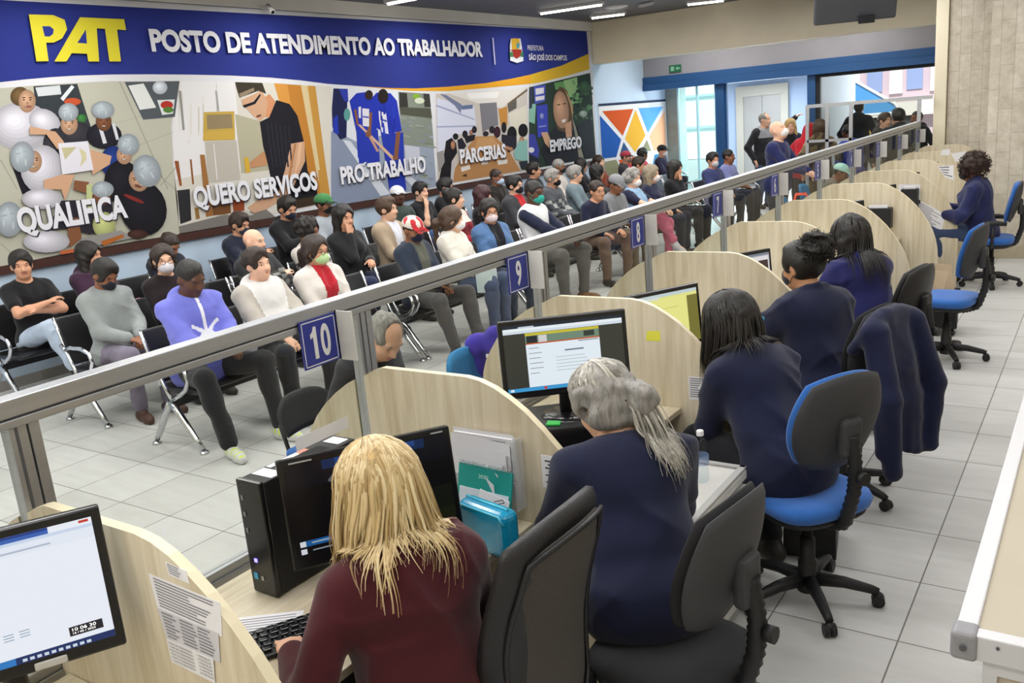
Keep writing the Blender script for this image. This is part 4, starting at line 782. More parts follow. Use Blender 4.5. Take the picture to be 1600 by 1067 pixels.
# big three-letter mark in heavy joined strokes
pat = [[(45, 22.5), (83, 23.5), (101, 31), (105, 46), (97, 60), (84, 66.5), (72, 66.5), (76, 95.5), (57, 96)], ]
flat('logo_letters', [('#cfc334', pat[0]), ('#29337f', [(66, 41), (78, 41), (84, 46), (83, 53), (78, 57), (70, 57)]), ('#cfc334', [(107, 58), (125, 27), (150, 28), (155, 96), (138, 96), (136, 84), (112, 83), (104, 96), (85, 96)]), ('#29337f', [(121, 67), (134, 46), (136, 68)]), ('#cfc334', [(125, 27), (194, 30), (197, 47), (183, 46), (189, 96), (171, 96), (164, 45), (146, 44)])], base=.034)
wl('POSTO DE ATENDIMENTO AO TRABALHADOR', 6.29, 12.53, 3.175, .235, LW, .042)
for body, y0, y1, z0, hgt in (('QUALIFICA', 4.47, 5.64, 1.465, .245), ('QUERO SERVIÇOS', 6.50, 8.45, 1.455, .24), ('PRO-TRABALHO', 8.90, 10.75, 1.47, .24), ('PARCERIAS', 11.64, 12.97, 1.51, .235), ('EMPREGO', 14.45, 15.66, 1.49, .22)):
    wl(body, y0+.012, y1+.012, z0-.014, hgt, LS, .042, .0, -.002); wl(body, y0, y1, z0, hgt, LW, .042, .0, .002)
flat('accent', [('#3a3a46', [(566.5, 260), (570, 254.5), (573.5, 254), (569.5, 260)]), ('#dcdce2', [(566, 259), (569.5, 253.5), (573, 253), (569, 259)])], base=.034); wl('PREFEITURA', 13.93, 14.47, 3.30, .085, LW, 0); wl('SÃO JOSÉ DOS CAMPOS', 13.95, 15.30, 3.135, .095, LW, .02)
flat('divider', [('#b9b7cf', [(769.3, 59), (771, 59), (774.5, 101), (772.8, 101)])], base=.034)
f5 = Z1(9.41, 760, 40)
art('crest', f5, [('#b9bfc2', [(345, 290), (360, 190), (500, 190), (520, 300), (545, 520), (450, 550), (350, 510)]), ('#3c6b4a', [(340, 390), (400, 380), (400, 460), (345, 460)]), ('#3c6b4a', [(490, 390), (540, 380), (545, 460), (500, 460)]), ('#b58f2c', [(365, 195), (400, 185), (480, 190), (495, 270), (480, 370), (380, 370), (370, 280)]), ('#3f7f8a', [(440, 260), (490, 255), (480, 330), (445, 340)]), ('#8d2a22', [(345, 360), (400, 350), (500, 350), (525, 355), (490, 460), (440, 490), (395, 450), (390, 385)]), ('#c9ccd2', [(350, 470), (440, 490), (545, 465), (540, 520), (450, 545), (350, 515)])], base=.034)
# ---------------------------------------------------------------- glass partition, dividers, desks
XR = -2.38; DB = 1.322
PY = {n: 14.283-(n-1)*DB for n in range(0, 13)}
ALU = mat('brushed_aluminium', '#a9abae', .35, .75, .5, noise=.05, nscale=40, stretch=(1, .05, 1)); ALUD = mat('aluminium_shadow_groove', '#5c5e62', .5, .5)
CHROME = mat('chrome', '#c9cacc', .12, 1.0); BLKP = mat('black_plastic', '#1c1c1e', .5, 0, .4, noise=.06, nscale=60); DKGREY = mat('dark_grey_plastic', '#39393c', .6, 0, .35, noise=.05, nscale=80, bump=.25, bscale=350)
LEATH = mat('black_leatherette', '#1b1a1c', .42, 0, .45, bump=.2, bscale=180); BLUEFAB = mat('blue_fabric', '#2a63b0', .9, noise=.08, nscale=120, bump=.3, bscale=400, sheen=.2); BLACKFAB = mat('black_fabric', '#232325', .9, noise=.1, nscale=120, bump=.3, bscale=400)
PAPER = mat('white_paper', '#e3e2e6', .8, 0, .2); INK = mat('printed_ink', '#7f7f86', .8); INKD = mat('dark_ink', '#33333a', .8)
NW = ['zero', 'one', 'two', 'three', 'four', 'five', 'six', 'seven', 'eight', 'nine', 'ten', 'eleven', 'twelve']
zr = lambda y: 1.515+.0062*y
gp = empty('glass_partition', (XR, 0, 0), 0, 'long aluminium and glass partition carrying the numbered signs', 'partition')
def tilt_bar(b, y0, y1, dz0, dz1, x0, x1, mi=0):
    v = [(x, y, zr(y)+dz) for x in (x0, x1) for y in (y0, y1) for dz in (dz0, dz1)]
    b.add(v, [(0, 1, 3, 2), (4, 6, 7, 5), (0, 4, 5, 1), (2, 3, 7, 6), (0, 2, 6, 4), (1, 5, 7, 3)], mi)
Y0, Y1 = -.6, 14.30
b = MB(); tilt_bar(b, Y0, Y1, -.030, .018, -.032, .032); tilt_bar(b, Y0, Y1, -.036, -.030, -.026, .026, 1); tilt_bar(b, Y0, Y1, -.060, -.036, -.030, .030)
b.build('top_rail', [ALU, ALUD], gp, bevel=.004)
b = MB(); b.span((-.03, Y0, .715), (.03, Y1, .752)); b.span((-.022, Y0, .752), (.022, Y1, .780)); b.build('bottom_rail', [ALU], gp, bevel=.003)
for n in range(1, 12):
    y = PY[n]; b = MB(); b.span((-.024, y+.004, 0), (.024, y+.05, zr(y)-.06)); b.span((-.024, y+.056, .75), (.024, y+.085, zr(y)-.06)); b.span((-.016, y+.05, .75), (.016, y+.056, zr(y)-.06), 1); b.span((.024, y+.018, .75), (.026, y+.026, zr(y)-.06), 1)
    b.build('post', [ALU, ALUD], gp, bevel=.002)
for n in range(2, 12):
    b = MB(); b.span((-.003, PY[n]+.087, .78), (.003, PY[n-1]+.002, zr(PY[n])-.055)); b.build('pane', SMOKE, gp)
b = MB(); b.span((-.003, Y0, .78), (.003, PY[11]+.002, zr(0)-.058)); b.build('pane', SMOKE, gp)
# cross screen at the far end
cs = empty('cross_screen', (0, PY[1]+.06, 0), 0, 'short aluminium framed glass screen across the far end by the entrance', 'screen')
for x in (-3.98, -3.68, -3.33, XR): MB().span((x-.025, -.02, 0), (x+.025, .02, 1.95)).build('post', ALU, cs)
MB().span((-4.0, -.025, 1.925), (-2.21, .025, 1.975)).build('top_rail', ALU, cs); MB().span((-3.98, -.02, 1.40), (-3.31, .02, 1.44)).build('middle_rail', ALU, cs)
for x0, x1 in ((-3.955, -3.705), (-3.655, -3.355), (-3.305, XR-.025)): MB().span((x0, -.003, .1), (x1, .003, 1.925)).build('pane', SMOKE, cs)
# number signs
SB = mat('sign_blue', '#2a3489', .4); SW = mat('sign_white', '#d8d8da', .5)
for n in range(1, 12):
    y = PY[n]; w = NW[n]
    sg = empty('number_sign', (XR+.035, y-.30, 1.332), 0, ('blue sign with the white number %s on the glass partition' % w) if n != 11 else 'cropped blue sign on the leftmost post, edge on', 'sign')
    MB().span((0, 0, 0), (.006, .176, .175)).build('plate', SB, sg)
    b = MB()
    for (a0, a1, c0, c1) in ((.006, .170, .006, .010), (.006, .170, .165, .169), (.006, .010, .006, .169), (.166, .170, .006, .169)): b.poly([(.0066, a0, c0), (.0066, a1, c0), (.0066, a1, c1), (.0066, a0, c1)])
    b.build('border', SW, sg)
    if n < 11:
        hh = .118; x0 = .088-.026*len(str(n))
        for dg_ in str(n):
            if dg_ == '1':
                b = MB(); b.poly([(.0072, x0+u, .029+v) for u, v in ((.019, 0), (.037, 0), (.037, hh), (.024, hh), (.018, hh-.016), (.006, hh-.026), (.006, hh-.043), (.019, hh-.036))]); b.build('numeral', SW, sg)
            else: text_obj('numeral', dg_, (.0072, x0+.003, .029), AY, AZ, hh, .047, SW, sg, .03, 0, 0)
            x0 += .052
    b = MB(); b.span((.004, .178, -.005), (.088, .184, .180)); b.span((.004, .178, -.005), (.010, .192, .18)); b.build('return_plate', mat('sign_return', '#c9c8c4', .5), sg)
# dividers between the booths: a curved pale panel each side of the glass
prof_w = [(-2.355, 1.225), (-2.30, 1.252), (-2.255, 1.266), (-1.86, 1.266), (-1.80, 1.257), (-1.74, 1.236), (-1.68, 1.203), (-1.62, 1.163), (-1.555, 1.105), (-1.495, 1.043), (-1.44, .970), (-1.39, .890), (-1.35, .810), (-1.322, .725), (-1.306, .64), (-1.30, .55), (-1.30, .0), (-2.355, 0)]
prof_v = [(-2.408, 1.205), (-2.45, 1.185), (-2.52, 1.14), (-2.59, 1.085), (-2.65, 1.025), (-2.70, .955), (-2.74, .89), (-2.765, .82), (-2.775, .74), (-2.775, 0), (-2.408, 0)]
for n in range(1, 12):
    y = PY[n]; dv = empty('desk_divider', (0, y, 0), 0, 'curved pale wood desk divider at the post of sign %s' % NW[n] if n < 11 else 'curved pale wood desk divider nearest the camera at lower left', 'divider', 'pale wood dividers between the booths')
    for nm, pr in (('worker_side_panel', prof_w), ('visitor_side_panel', prof_v)):
        b = MB(); k = len(pr); th = .028
        A = [(p[0], 0, p[1]) for p in pr]; B = [(p[0], th, p[1]) for p in pr]
        b.add(A+B, [tuple(range(k)), tuple(range(k, 2*k))[::-1]], 0); b.add(A+B, [(i, (i+1) % k, k+(i+1) % k, k+i)[::-1] for i in range(k)], 1)
        o = b.build(nm, [WOOD, EDGE], dv)
        if nm[0] == 'w' and n % 2: pass
dk_prof = [(-2.34, 0), (-1.62, 0), (-1.62, 1), (-2.34, 1)]
for n in range(1, 12):
    y0, y1 = PY[n+1]+.03, PY[n]-.002
    if n == 11: y0 = -.4
    dk = empty('desk', (0, y0, 0), 0, ('pale wood counter desk in the booth just before sign %s' % NW[n]) if n < 11 else 'pale wood counter desk at the lower left corner', 'desk', 'counter desks in the booths')
    L = y1-y0
    b = MB(); b.span((XR+.06, 0, .722), (-1.62, L, .75)); b.build('worktop', [WOODT], dk, bevel=.003)
    MB().span((XR+.06, 0, .05), (XR+.08, L, .722)).build('back_panel', WOOD, dk)
ps = MB(); pts_ = [at_x(q[0], q[1], XR+.006) for q in ((461, 686), (543, 650), (545, 668), (464, 706))]; c_ = np.mean(pts_, 0)
ps.add([p-c_ for p in pts_]+[p-c_-np.array((.0008, 0, 0)) for p in pts_], [(3, 2, 1, 0), (4, 5, 6, 7), (0, 1, 5, 4), (2, 3, 7, 6)]); tag(ps.build('paper_strip', PAPER, None, c_), 'white paper strip taped low on the glass behind the tower computer', 'paper')
# ---------------------------------------------------------------- office chairs
def task_chair(x, y, yaw, label, fab=BLUEFAB, seat_z=.50, arms=False, backz=.88, bw=.43, bh=.42, rz0=0.3, shell=DKGREY, group='swivel chairs behind the counter'):
    """faces local +x"""
    r = empty('office_chair', (x, y, 0), yaw, label, 'chair', group)
    b = MB(); n = 24
    def pad(zc, th, rx, ry, mi, name, m, sx=.0):
        q = MB(); P = []
        for k, (s, dz) in enumerate(((.86, -th/2), (.97, -th/4), (1, .1*th), (.96, .38*th), (.80, .5*th), (.4, .52*th))):
            for j in range(n):
                a = 2*PI*j/n; c, s2 = math.cos(a), math.sin(a); e = .62
                P.append((sx+rx*s*math.copysign(abs(c)**e, c), ry*s*math.copysign(abs(s2)**e, s2)*(1-.06*c), zc+dz-.018*max(0, c)**3*s))
        fs = [(k*n+j, k*n+(j+1) % n, (k+1)*n+(j+1) % n, (k+1)*n+j) for k in range(5) for j in range(n)]+[tuple(range(n))[::-1], tuple(5*n+j for j in range(n))]
        return q.add(P, fs, 0, True).build(name, m, r)
    pad(seat_z-.01, .075, .235, .235, 0, 'seat', fab, .02); pad(seat_z-.055, .035, .215, .215, 0, 'seat_shell', BLKP, .02)
    # backrest: rounded shield, curved across, fabric in front, moulded shell behind
    def back(name, m, xoff, th, sc):
        q = MB(); N, Mm = 15, 13; F = []; Bk = []
        for i in range(Mm):
            v = -1+2*i/(Mm-1)
            for j in range(N):
                u = -1+2*j/(N-1); w = (1-.10*max(0, v)**2-.16*max(0, -v)**2); uu = u*math.sqrt(max(0, 1-.32*v*v)); vv = v*math.sqrt(max(0, 1-.32*u*u))
                ed = max(abs(u), abs(v)); t = th*(1-ed**6*.85)
                yy = uu*bw/2*w*sc; zz = vv*bh/2*sc; cx = -.215+.055*(uu*uu)-.05*vv+.02*vv*vv
                F.append((cx+xoff+t/2, yy, backz+zz)); Bk.append((cx+xoff-t/2, yy, backz+zz))
        k = N*Mm; f = []
        for i in range(Mm-1):
            for j in range(N-1): a = i*N+j; f.append((a, a+1, a+N+1, a+N)); f.append((k+a, k+a+N, k+a+N+1, k+a+1))
        rim = [j for j in range(N)]+[i*N+N-1 for i in range(1, Mm)]+[(Mm-1)*N+j for j in range(N-2, -1, -1)]+[i*N for i in range(Mm-2, 0, -1)]
        for i in range(len(rim)): a, c = rim[i], rim[(i+1) % len(rim)]; f.append((a, k+a, k+c, c))
        return q.add(F+Bk, f, 0, True).build(name, m, r)
    back('backrest', fab, .022, .05, 1.0); back('back_shell', shell, -.012, .026, 1.012)
    b = MB(); b.box((-.245, 0, backz-.05), (.05, .10, .16)); b.build('bracket', shell, r, bevel=.02, seg=3)
    pts = [np.array(p) for p in ((-.255, 0, backz-.04), (-.275, 0, backz-.16), (-.27, 0, backz-.27), (-.22, 0, seat_z-.05), (-.12, 0, seat_z-.085), (.0, 0, seat_z-.09))]
    P = []; Rr = []
    for i in range(len(pts)-1):
        for t in np.linspace(0, 1, 9, endpoint=False): P.append(pts[i]*(1-t)+pts[i+1]*t); Rr.append(.030 if len(P) % 2 else .024)
    for _ in range(3): P = [P[0]]+[(P[i-1]+P[i]*2+P[i+1])/4 for i in range(1, len(P)-1)]+[P[-1]]
    MB().tube(P, Rr, 10).build('bellows_arm', BLKP, r)
    b = MB(); b.cyl((-.30, 0, backz-.20), (-.33, 0, backz-.20), .026, 10); b.cyl((-.27, 0, backz-.20), (-.30, 0, backz-.20), .008, 8); b.build('knob', BLKP, r)
    b = MB(); b.box((0, 0, seat_z-.085), (.22, .16, .03)); b.build('mechanism', BLKP, r)
    MB().lathe([(.022, seat_z-.08), (.022, .30), (.032, .30), (.032, .20), (.04, .19), (.04, .09), (.05, .075), (.045, .05)], (0, 0, 0), 14).build('column', BLKP, r)
    for k in range(5):
        a = rz0+2*PI*k/5; c, s_ = math.cos(a), math.sin(a)
        q = MB(); q.tube([(.03*c, .03*s_, .105), (.15*c, .15*s_, .098), (.26*c, .26*s_, .075), (.285*c, .285*s_, .066)], [.032, .026, .020, .017], 8, flat=(1.0, 1.0))
        lg = q.build('leg', BLKP, r); q = MB()
        d = np.array((-s_, c, 0))*.016; ctr = np.array((.285*c, .285*s_, .028))
        q.cyl(ctr-d*1.5, ctr-d*.15, .027, 14); q.cyl(ctr+d*.15, ctr+d*1.5, .027, 14); q.ell(ctr+np.array((0, 0, .012)), (.024, .024, .024), None, 10, 6); q.build('castor', BLKP, lg)
    if arms:
        for sd in (1, -1):
            q = MB(); q.tube([(.0, .22*sd, seat_z-.06), (.0, .27*sd, seat_z-.03), (-.01, .275*sd, seat_z+.16)], [.018, .018, .016], 8); am = q.build('armrest', BLKP, r)
            q = MB(); q.tube([(-.13, .275*sd, seat_z+.185), (-.05, .275*sd, seat_z+.195), (.07, .275*sd, seat_z+.195), (.13, .275*sd, seat_z+.18)], [.02, .027, .027, .018], 10); q.build('arm_pad', BLKP, am)
    return r
task_chair(-.98, 3.52, math.radians(146), 'blue swivel chair with black shell holding the straight black haired clerk', rz0=-1.0-math.radians(146), arms=False)
task_chair(-1.02, 2.22, math.radians(172), 'black swivel chair with dark shell behind the grey haired clerk', BLACKFAB, rz0=.2)
task_chair(-1.12, 4.66, math.radians(163), 'swivel chair hidden under the draped navy jacket', BLACKFAB, rz0=.5)
task_chair(-1.12, 5.78, math.radians(165), 'black leatherette swivel chair behind the long haired clerk', LEATH, rz0=.1, shell=LEATH)
task_chair(-1.0, 7.50, math.radians(170), 'unoccupied swivel chair with blue front and black shell', BLUEFAB, rz0=.9)
task_chair(-1.0, 10.52, math.radians(185), 'blue swivel chair under the curly haired clerk by the stone wall', BLUEFAB, rz0=.4, arms=True)
task_chair(-1.10, 8.80, math.radians(160), 'second blue and black swivel chair past the waste box', BLUEFAB, rz0=.2) if False else None
# high-back leatherette chair beside the blonde clerk
hb = empty('executive_chair', (-1.42, 1.80, 0), PI, 'tall black leatherette chair right behind the blonde clerk', 'chair')
def shield(name, m, parent, x0, z0, z1, w0, w1, th, lean, lumb=.05, inset=0.0):
    q = MB(); N, Mm = 19, 23; F = []; B = []
    for i in range(Mm):
        v = -1+2*i/(Mm-1)
        for j in range(N):
            u = -1+2*j/(N-1); uu = u*math.sqrt(1-.26*v*v); vv = v*math.sqrt(1-.26*u*u); t_ = (vv+1)/2
            w = (w0+(w1-w0)*t_)*(1+.07*math.sin(PI*t_)); y = uu*w/2; zz = z0+(z1-z0)*t_
            x = x0-lean*(zz-z0)+lumb*.6*math.sin(PI*min(1, t_*1.25))+.055*uu*uu-.06*max(0, t_-.78)**2*6
            e = max(abs(u), abs(v)); t = th*(1-.75*e**8)
            F.append((x+t/2, y, zz)); B.append((x-t/2, y, zz))
    k = N*Mm; f = []
    for i in range(Mm-1):
        for j in range(N-1): a = i*N+j; f.append((a, a+1, a+N+1, a+N)); f.append((k+a, k+a+N, k+a+N+1, k+a+1))
    rim = [j for j in range(N)]+[i*N+N-1 for i in range(1, Mm)]+[(Mm-1)*N+j for j in range(N-2, -1, -1)]+[i*N for i in range(Mm-2, 0, -1)]
    for i in range(len(rim)): a, c = rim[i], rim[(i+1) % len(rim)]; f.append((a, k+a, k+c, c))
    q.add(F+B, f, 0, True); return q.build(name, m, parent), [B[j] for j in rim]
_, rim = shield('backrest', LEATH, hb, -.22, .46, 1.165, .46, .50, .085, .10)
o, rim2 = shield('back_cover', mat('grey_mesh_fabric', '#4b4743', .85, noise=.12, nscale=160, bump=.5, bscale=500), hb, -.262, .52, 1.115, .38, .43, .03, .10)
MB().tube([np.array(p)+np.array((-.012, 0, 0)) for p in rim2], .008, 6, closed=True).build('piping', LEATH, hb)
b = MB(); b.box((.02, 0, .46), (.50, .50, .10)); b.build('seat', LEATH, hb, bevel=.04, seg=4)
MB().box((-.2, 0, .43), (.10, .12, .05)).build('bracket', BLKP, hb); MB().lathe([(.025, .42), (.025, .25), (.04, .24), (.05, .08)], (0, 0, 0), 14).build('column', BLKP, hb)
for k in range(5):
    a = 2*PI*k/5+.3; c, s_ = math.cos(a), math.sin(a); lg = MB().tube([(.03*c, .03*s_, .10), (.28*c, .28*s_, .07)], [.03, .018], 8).build('leg', BLKP, hb); MB().ell((.285*c, .285*s_, .03), (.028, .028, .028)).build('castor', BLKP, lg)
# ---------------------------------------------------------------- tandem benches of the waiting area
SEATM = mat('black_seat_vinyl', '#17171a', .38, 0, .45, bump=.12, bscale=200)
FEETM = CHROME
def bench(x, y0, n, label, pitch=.61, rowname='tandem benches in the waiting area'):
    r = empty('tandem_bench', (x, y0, 0), 0, label, 'bench', rowname)
    L = pitch*n+.06
    MB().span((-.05, .0, .325), (.03, L, .385)).build('beam', mat('black_steel', '#232327', .4, .4), r)
    for yy in (.0, L):
        q = MB(); q.tube([(-.02, yy, .36), (.05, yy, .28), (.20, yy, .10), (.265, yy, .03)], [.030, .027, .022, .018], 10); q.tube([(-.02, yy, .36), (-.10, yy, .27), (-.235, yy, .09), (-.285, yy, .03)], [.030, .027, .024, .018], 10)
        f = q.build('leg_frame', CHROME, r)
        for fx in (.268, -.288): MB().lathe([(.0, .028), (.018, .026), (.034, .014), (.036, .0), (0, 0)], (fx, yy, 0), 14).build('foot', CHROME, f)
        q = MB(); P = [(-.13, yy, .62), (-.05, yy, .645), (.10, yy, .645), (.20, yy, .61), (.225, yy, .54), (.18, yy, .47), (.09, yy, .415), (.0, yy, .37)]
        q.tube(P, .017, 8); q.tube([(-.19, yy, .66), (-.13, yy, .60), (-.06, yy, .47), (.0, yy, .37)], .016, 8); q.build('armrest', CHROME, r)
    for i in range(n):
        yc = .03+pitch*(i+.5); w = pitch-.04
        q = MB(); Ns = 9
        prof = [(.245, .432), (.24, .452), (.20, .462), (.08, .455), (-.06, .445), (-.16, .45), (-.19, .46), (-.19, .425), (-.06, .405), (.10, .412), (.22, .418)]
        k = len(prof); A = [(p[0], yc-w/2, p[1]) for p in prof]; B = [(p[0], yc+w/2, p[1]) for p in prof]
        q.add(A+B, [tuple(range(k)), tuple(range(k, 2*k))[::-1]]+[(j, k+j, k+(j+1) % k, (j+1) % k) for j in range(k)], 0); q.build('seat_pad', SEATM, r, bevel=.008)
        q = MB(); prof = [(-.185, .47), (-.225, .56), (-.275, .72), (-.325, .845), (-.335, .86), (-.355, .855), (-.345, .82), (-.30, .70), (-.25, .54), (-.215, .46)]
        k = len(prof); A = [(p[0], yc-w/2+.02, p[1]) for p in prof]; B = [(p[0], yc+w/2-.02, p[1]) for p in prof]
        q.add(A+B, [tuple(range(k)), tuple(range(k, 2*k))[::-1]]+[(j, k+j, k+(j+1) % k, (j+1) % k) for j in range(k)], 0); q.build('back_pad', SEATM, r, bevel=.008)
        for sy in (-1, 1): yy = yc+sy*(w/2-.008); MB().tube([(-.19, yy, .45), (-.23, yy, .54), (-.285, yy, .72), (-.335, yy, .865)], .013, 8).build('side_rail', CHROME, r)
    return r
XA, XB, XC = -5.55, -6.88, -8.23
for a in ((XA, 3.66, 4, 'front row bench under the man in the violet hoodie'), (XA, 6.24, 3, 'front row bench under the man in the red and white cap'), (XA, 8.21, 4, 'front row bench under the man in the white vest'), (XA, 10.79, 4, 'front row bench under the woman in pink trousers'), (XA, 14.2, 3, 'front row bench farthest from the camera, by the aqua glass'),
          (XB, 3.75, 4, 'middle row bench under the man in the grey sweater'), (XB, 6.33, 4, 'middle row bench under the woman covering her face'), (XB, 8.91, 4, 'middle row bench under the woman in the red and white top'), (XB, 11.49, 4, 'middle row bench under the grey haired man in plaid'), (XB, 14.1, 4, 'middle row bench, empty, behind the farthest pair'),
          (XC, 3.80, 4, 'back row bench under the man with crossed arms, at the wall'), (XC, 6.38, 4, 'back row bench under the man in the green cap'), (XC, 8.96, 4, 'back row bench under the man in the white cap'), (XC, 11.54, 4, 'back row bench under the man with the pale blue mask'), (XC, 14.12, 4, 'back row bench at the right end of the poster'), (XC, 16.7, 4, 'back row bench under the painted triangles')): bench(*a)
# ---------------------------------------------------------------- monitors, computers, desk things
MONB = mat('gloss_black_bezel', '#131316', .22, 0, .5); SCR = {}
def scrm(name, c, e=1.0): return mat('screen_'+name, '#0a0a0c', .25, emit=c, estr=e*.72)
def monitor(c, yaw, tilt, w, h, label, ui=None, base_z=.75, back=False):
    """screen centre c, facing yaw; ui: list of (colour, strength, x0, y0, x1, y1) in 0..1 with y down"""
    r = empty('monitor', (c[0], c[1], base_z), yaw, label, 'monitor')
    R = rotm(0, -tilt, 0); zc = c[2]-base_z
    def P(x, y, z): return np.array((0, 0, zc))+R @ np.array((x, y, z))
    b = MB(); b.box(P(-.018, 0, 0), (.034, w, h), R); b.build('case', MONB, r, bevel=.006)
    b = MB(); b.box(P(-.05, 0, -.01), (.05, w*.55, h*.55), R); b.build('rear_housing', BLKP, r, bevel=.015)
    b = MB(); b.poly([P(.0008, -w/2+.020, -h/2+.030), P(.0008, w/2-.020, -h/2+.030), P(.0008, w/2-.020, h/2-.022), P(.0008, -w/2+.020, h/2-.022)]); pn = b.build('panel', scrm('base_'+(ui[0][0] if ui else 'off').strip('#'), (ui[0][0] if ui else '#050608'), (ui[0][1] if ui else .2)), r)
    ms = []; b = MB()
    for i, (col, st, x0, y0, x1, y1) in enumerate((ui or [])[1:]):
        m_ = scrm('%s_%d' % (col.strip('#'), int(st*100)), col, st)
        if m_ not in ms: ms.append(m_)
        Wd, Hd = w-.04, h-.052; a = -Wd/2; t = h/2-.022; off = .0012+.0002*i
        b.poly([P(off, a+x0*Wd, t-y1*Hd), P(off, a+x1*Wd, t-y1*Hd), P(off, a+x1*Wd, t-y0*Hd), P(off, a+x0*Wd, t-y0*Hd)], ms.index(m_))
    if ms: b.build('screen_image', ms, pn)
    b = MB(); b.tube([P(-.06, 0, -.03), (-.075, 0, zc-h*.45), (-.07, 0, .02)], [.03, .026, .03], 10, flat=(1, 1)); b.build('stand_neck', BLKP, r)
    MB().lathe([(.0, .018), (.08, .014), (.115, .006), (.118, 0)], (-.05, 0, 0), 24).build('stand_base', MONB, r)
    return r, P
def rows(x0, x1, y0, dy, n, col='#8f8f98', st=.6, hh=.012, seed=1):
    q = random.Random(seed); return [(col, st, x0, y0+i*dy, x0+(x1-x0)*q.uniform(.5, 1), y0+i*dy+hh) for i in range(n)]
A10 = (-1.852, 1.852, 1.03); yw = math.radians(-34)
m10, P10 = monitor(A10, yw, .15, .551, .345, 'black wide monitor with dark desktop in front of the blonde clerk', [('#08090c', .5), ('#0b0e18', .6, 0, 0, 1, .25), ('#12305c', .6, .22, 0, .86, .10), ('#1d4a8c', .7, .30, 0, .80, .06), ('#12160c', .6, .5, .55, 1, .8), ('#1a1f0c', .6, .45, .8, 1, .97), ('#15324f', .7, .03, .80, .42, .87), ('#1b5a98', .9, .05, .805, .40, .862), ('#d5d9e0', .9, .02, .805, .055, .862), ('#d5d9e0', .9, .02, .885, .055, .94), ('#b9c3d0', .7, .09, .825, .30, .838), ('#a9b3c0', .6, .09, .905, .22, .918)])
for a_, b_ in ((-.24, -.17), (.21, .25)):
    b = MB(); b.poly([P10(.002, a_, .157), P10(.002, b_, .157), P10(.002, b_, .162), P10(.002, a_, .162)]); b.build('maker_mark', mat('silver_print', '#a5a7ad', .4), m10)
def scr_text(name, body, P, w, h, x, y, hgt, wid, m, parent, off=.0045):
    Wd, Hd = w-.04, h-.052; o = P(off, -Wd/2+x*Wd, h/2-.022-y*Hd); ax = P(0, 1, 0)-P(0, 0, 0); az = P(0, 0, 1)-P(0, 0, 0)
    return text_obj(name, body, o, ax, az, hgt, wid, m, parent, .0, 0, 0)
ui9 = [('#3b3d36', .8), ('#22303f', .6, 0, 0, 1, .05), ('#c9d5de', .95, .13, .03, .26, .05), ('#d6e2ec', .95, 0, .05, 1, .13), ('#e8f0f4', 1, 0, .055, 1, .09), ('#cfc43a', .9, .18, .135, .80, .175), ('#7a9680', .8, .18, .175, .80, .29), ('#2a3338', .6, .19, .18, .28, .29), ('#d8d8d8', .9, .29, .18, .36, .29), ('#39453d', .7, .67, .185, .76, .265), ('#c65a28', .9, .18, .285, .80, .305), ('#e2ecf4', 1.0, .18, .305, .80, .945), ('#b9bfc4', .8, .62, .31, .79, .335), ('#8fa0ad', .7, .50, .43, .66, .455)]
ui9 += rows(.20, .34, .36, .075, 6, '#9aa4ae', .7, .010, 3)+rows(.42, .72, .53, .05, 5, '#b9c3cc', .8, .008, 5)+[('#3f9fd8', .9, 0, .945, 1, 1), ('#d03a2a', .9, .30, .955, .325, .99), ('#e8f0f4', .9, .02, .955, .05, .99)]
m9, P9 = monitor((-1.906, 3.155, 1.138), math.radians(-49.8), .15, .56, .34, 'black monitor showing a web form before the grey haired clerk', ui9, .85)
MB().box((-.06, 0, -.05), (.34, .36, .098)).build('desktop_computer', BLKP, None) if False else None
dt = empty('desktop_computer', (-1.94, 3.19, .75), math.radians(-49.8), 'flat black desktop computer lying under the web form monitor', 'computer'); MB().box((0, 0, .05), (.34, .36, .10)).build('case', BLKP, dt, bevel=.005); MB().box((.171, .02, .05), (.004, .28, .07)).build('front_panel', MONB, dt)
m8, P8 = monitor((-1.92, 4.18, 1.04), math.radians(-28), .1, .54, .335, 'black monitor with a yellow page before the black haired clerk', [('#dfe08c', 1.0), ('#c9d8dc', .9, 0, 0, 1, .06), ('#dfe6d8', .9, .02, .05, .5, .10), ('#e6e48a', 1.0, 0, .1, 1, .95), ('#8d8740', .7, .86, .12, 1, 1)]+rows(.1, .75, .2, .08, 8, '#c3c070', .9, .01, 8))
m7, P7 = monitor((-1.93, 5.47, 1.03), math.radians(-30), .1, .50, .31, 'black monitor with pale grey page before the clerk with the curly bun', [('#c9c4c8', .9), ('#8f99a8', .7, 0, 0, 1, .06), ('#e3dfe2', .95, .02, .08, .98, .9), ('#5a4a48', .6, .80, .18, .97, .7)])
for n, (dx, lab) in {5: (0, 'monitor top in the booth before sign five'), 4: (.02, 'monitor in the booth before sign four'), 3: (.02, 'monitor in the booth before sign three'), 2: (.02, 'monitor in the booth before sign two'), 1: (.0, 'monitor in the farthest booth')}.items():
    monitor((-1.93+dx, PY[n]-.83, 1.03), math.radians(-30), .1, .48, .30, 'small distant black '+lab, [('#1b1a1e', .3), ('#2c2426', .4, .05, .05, .95, .9)])
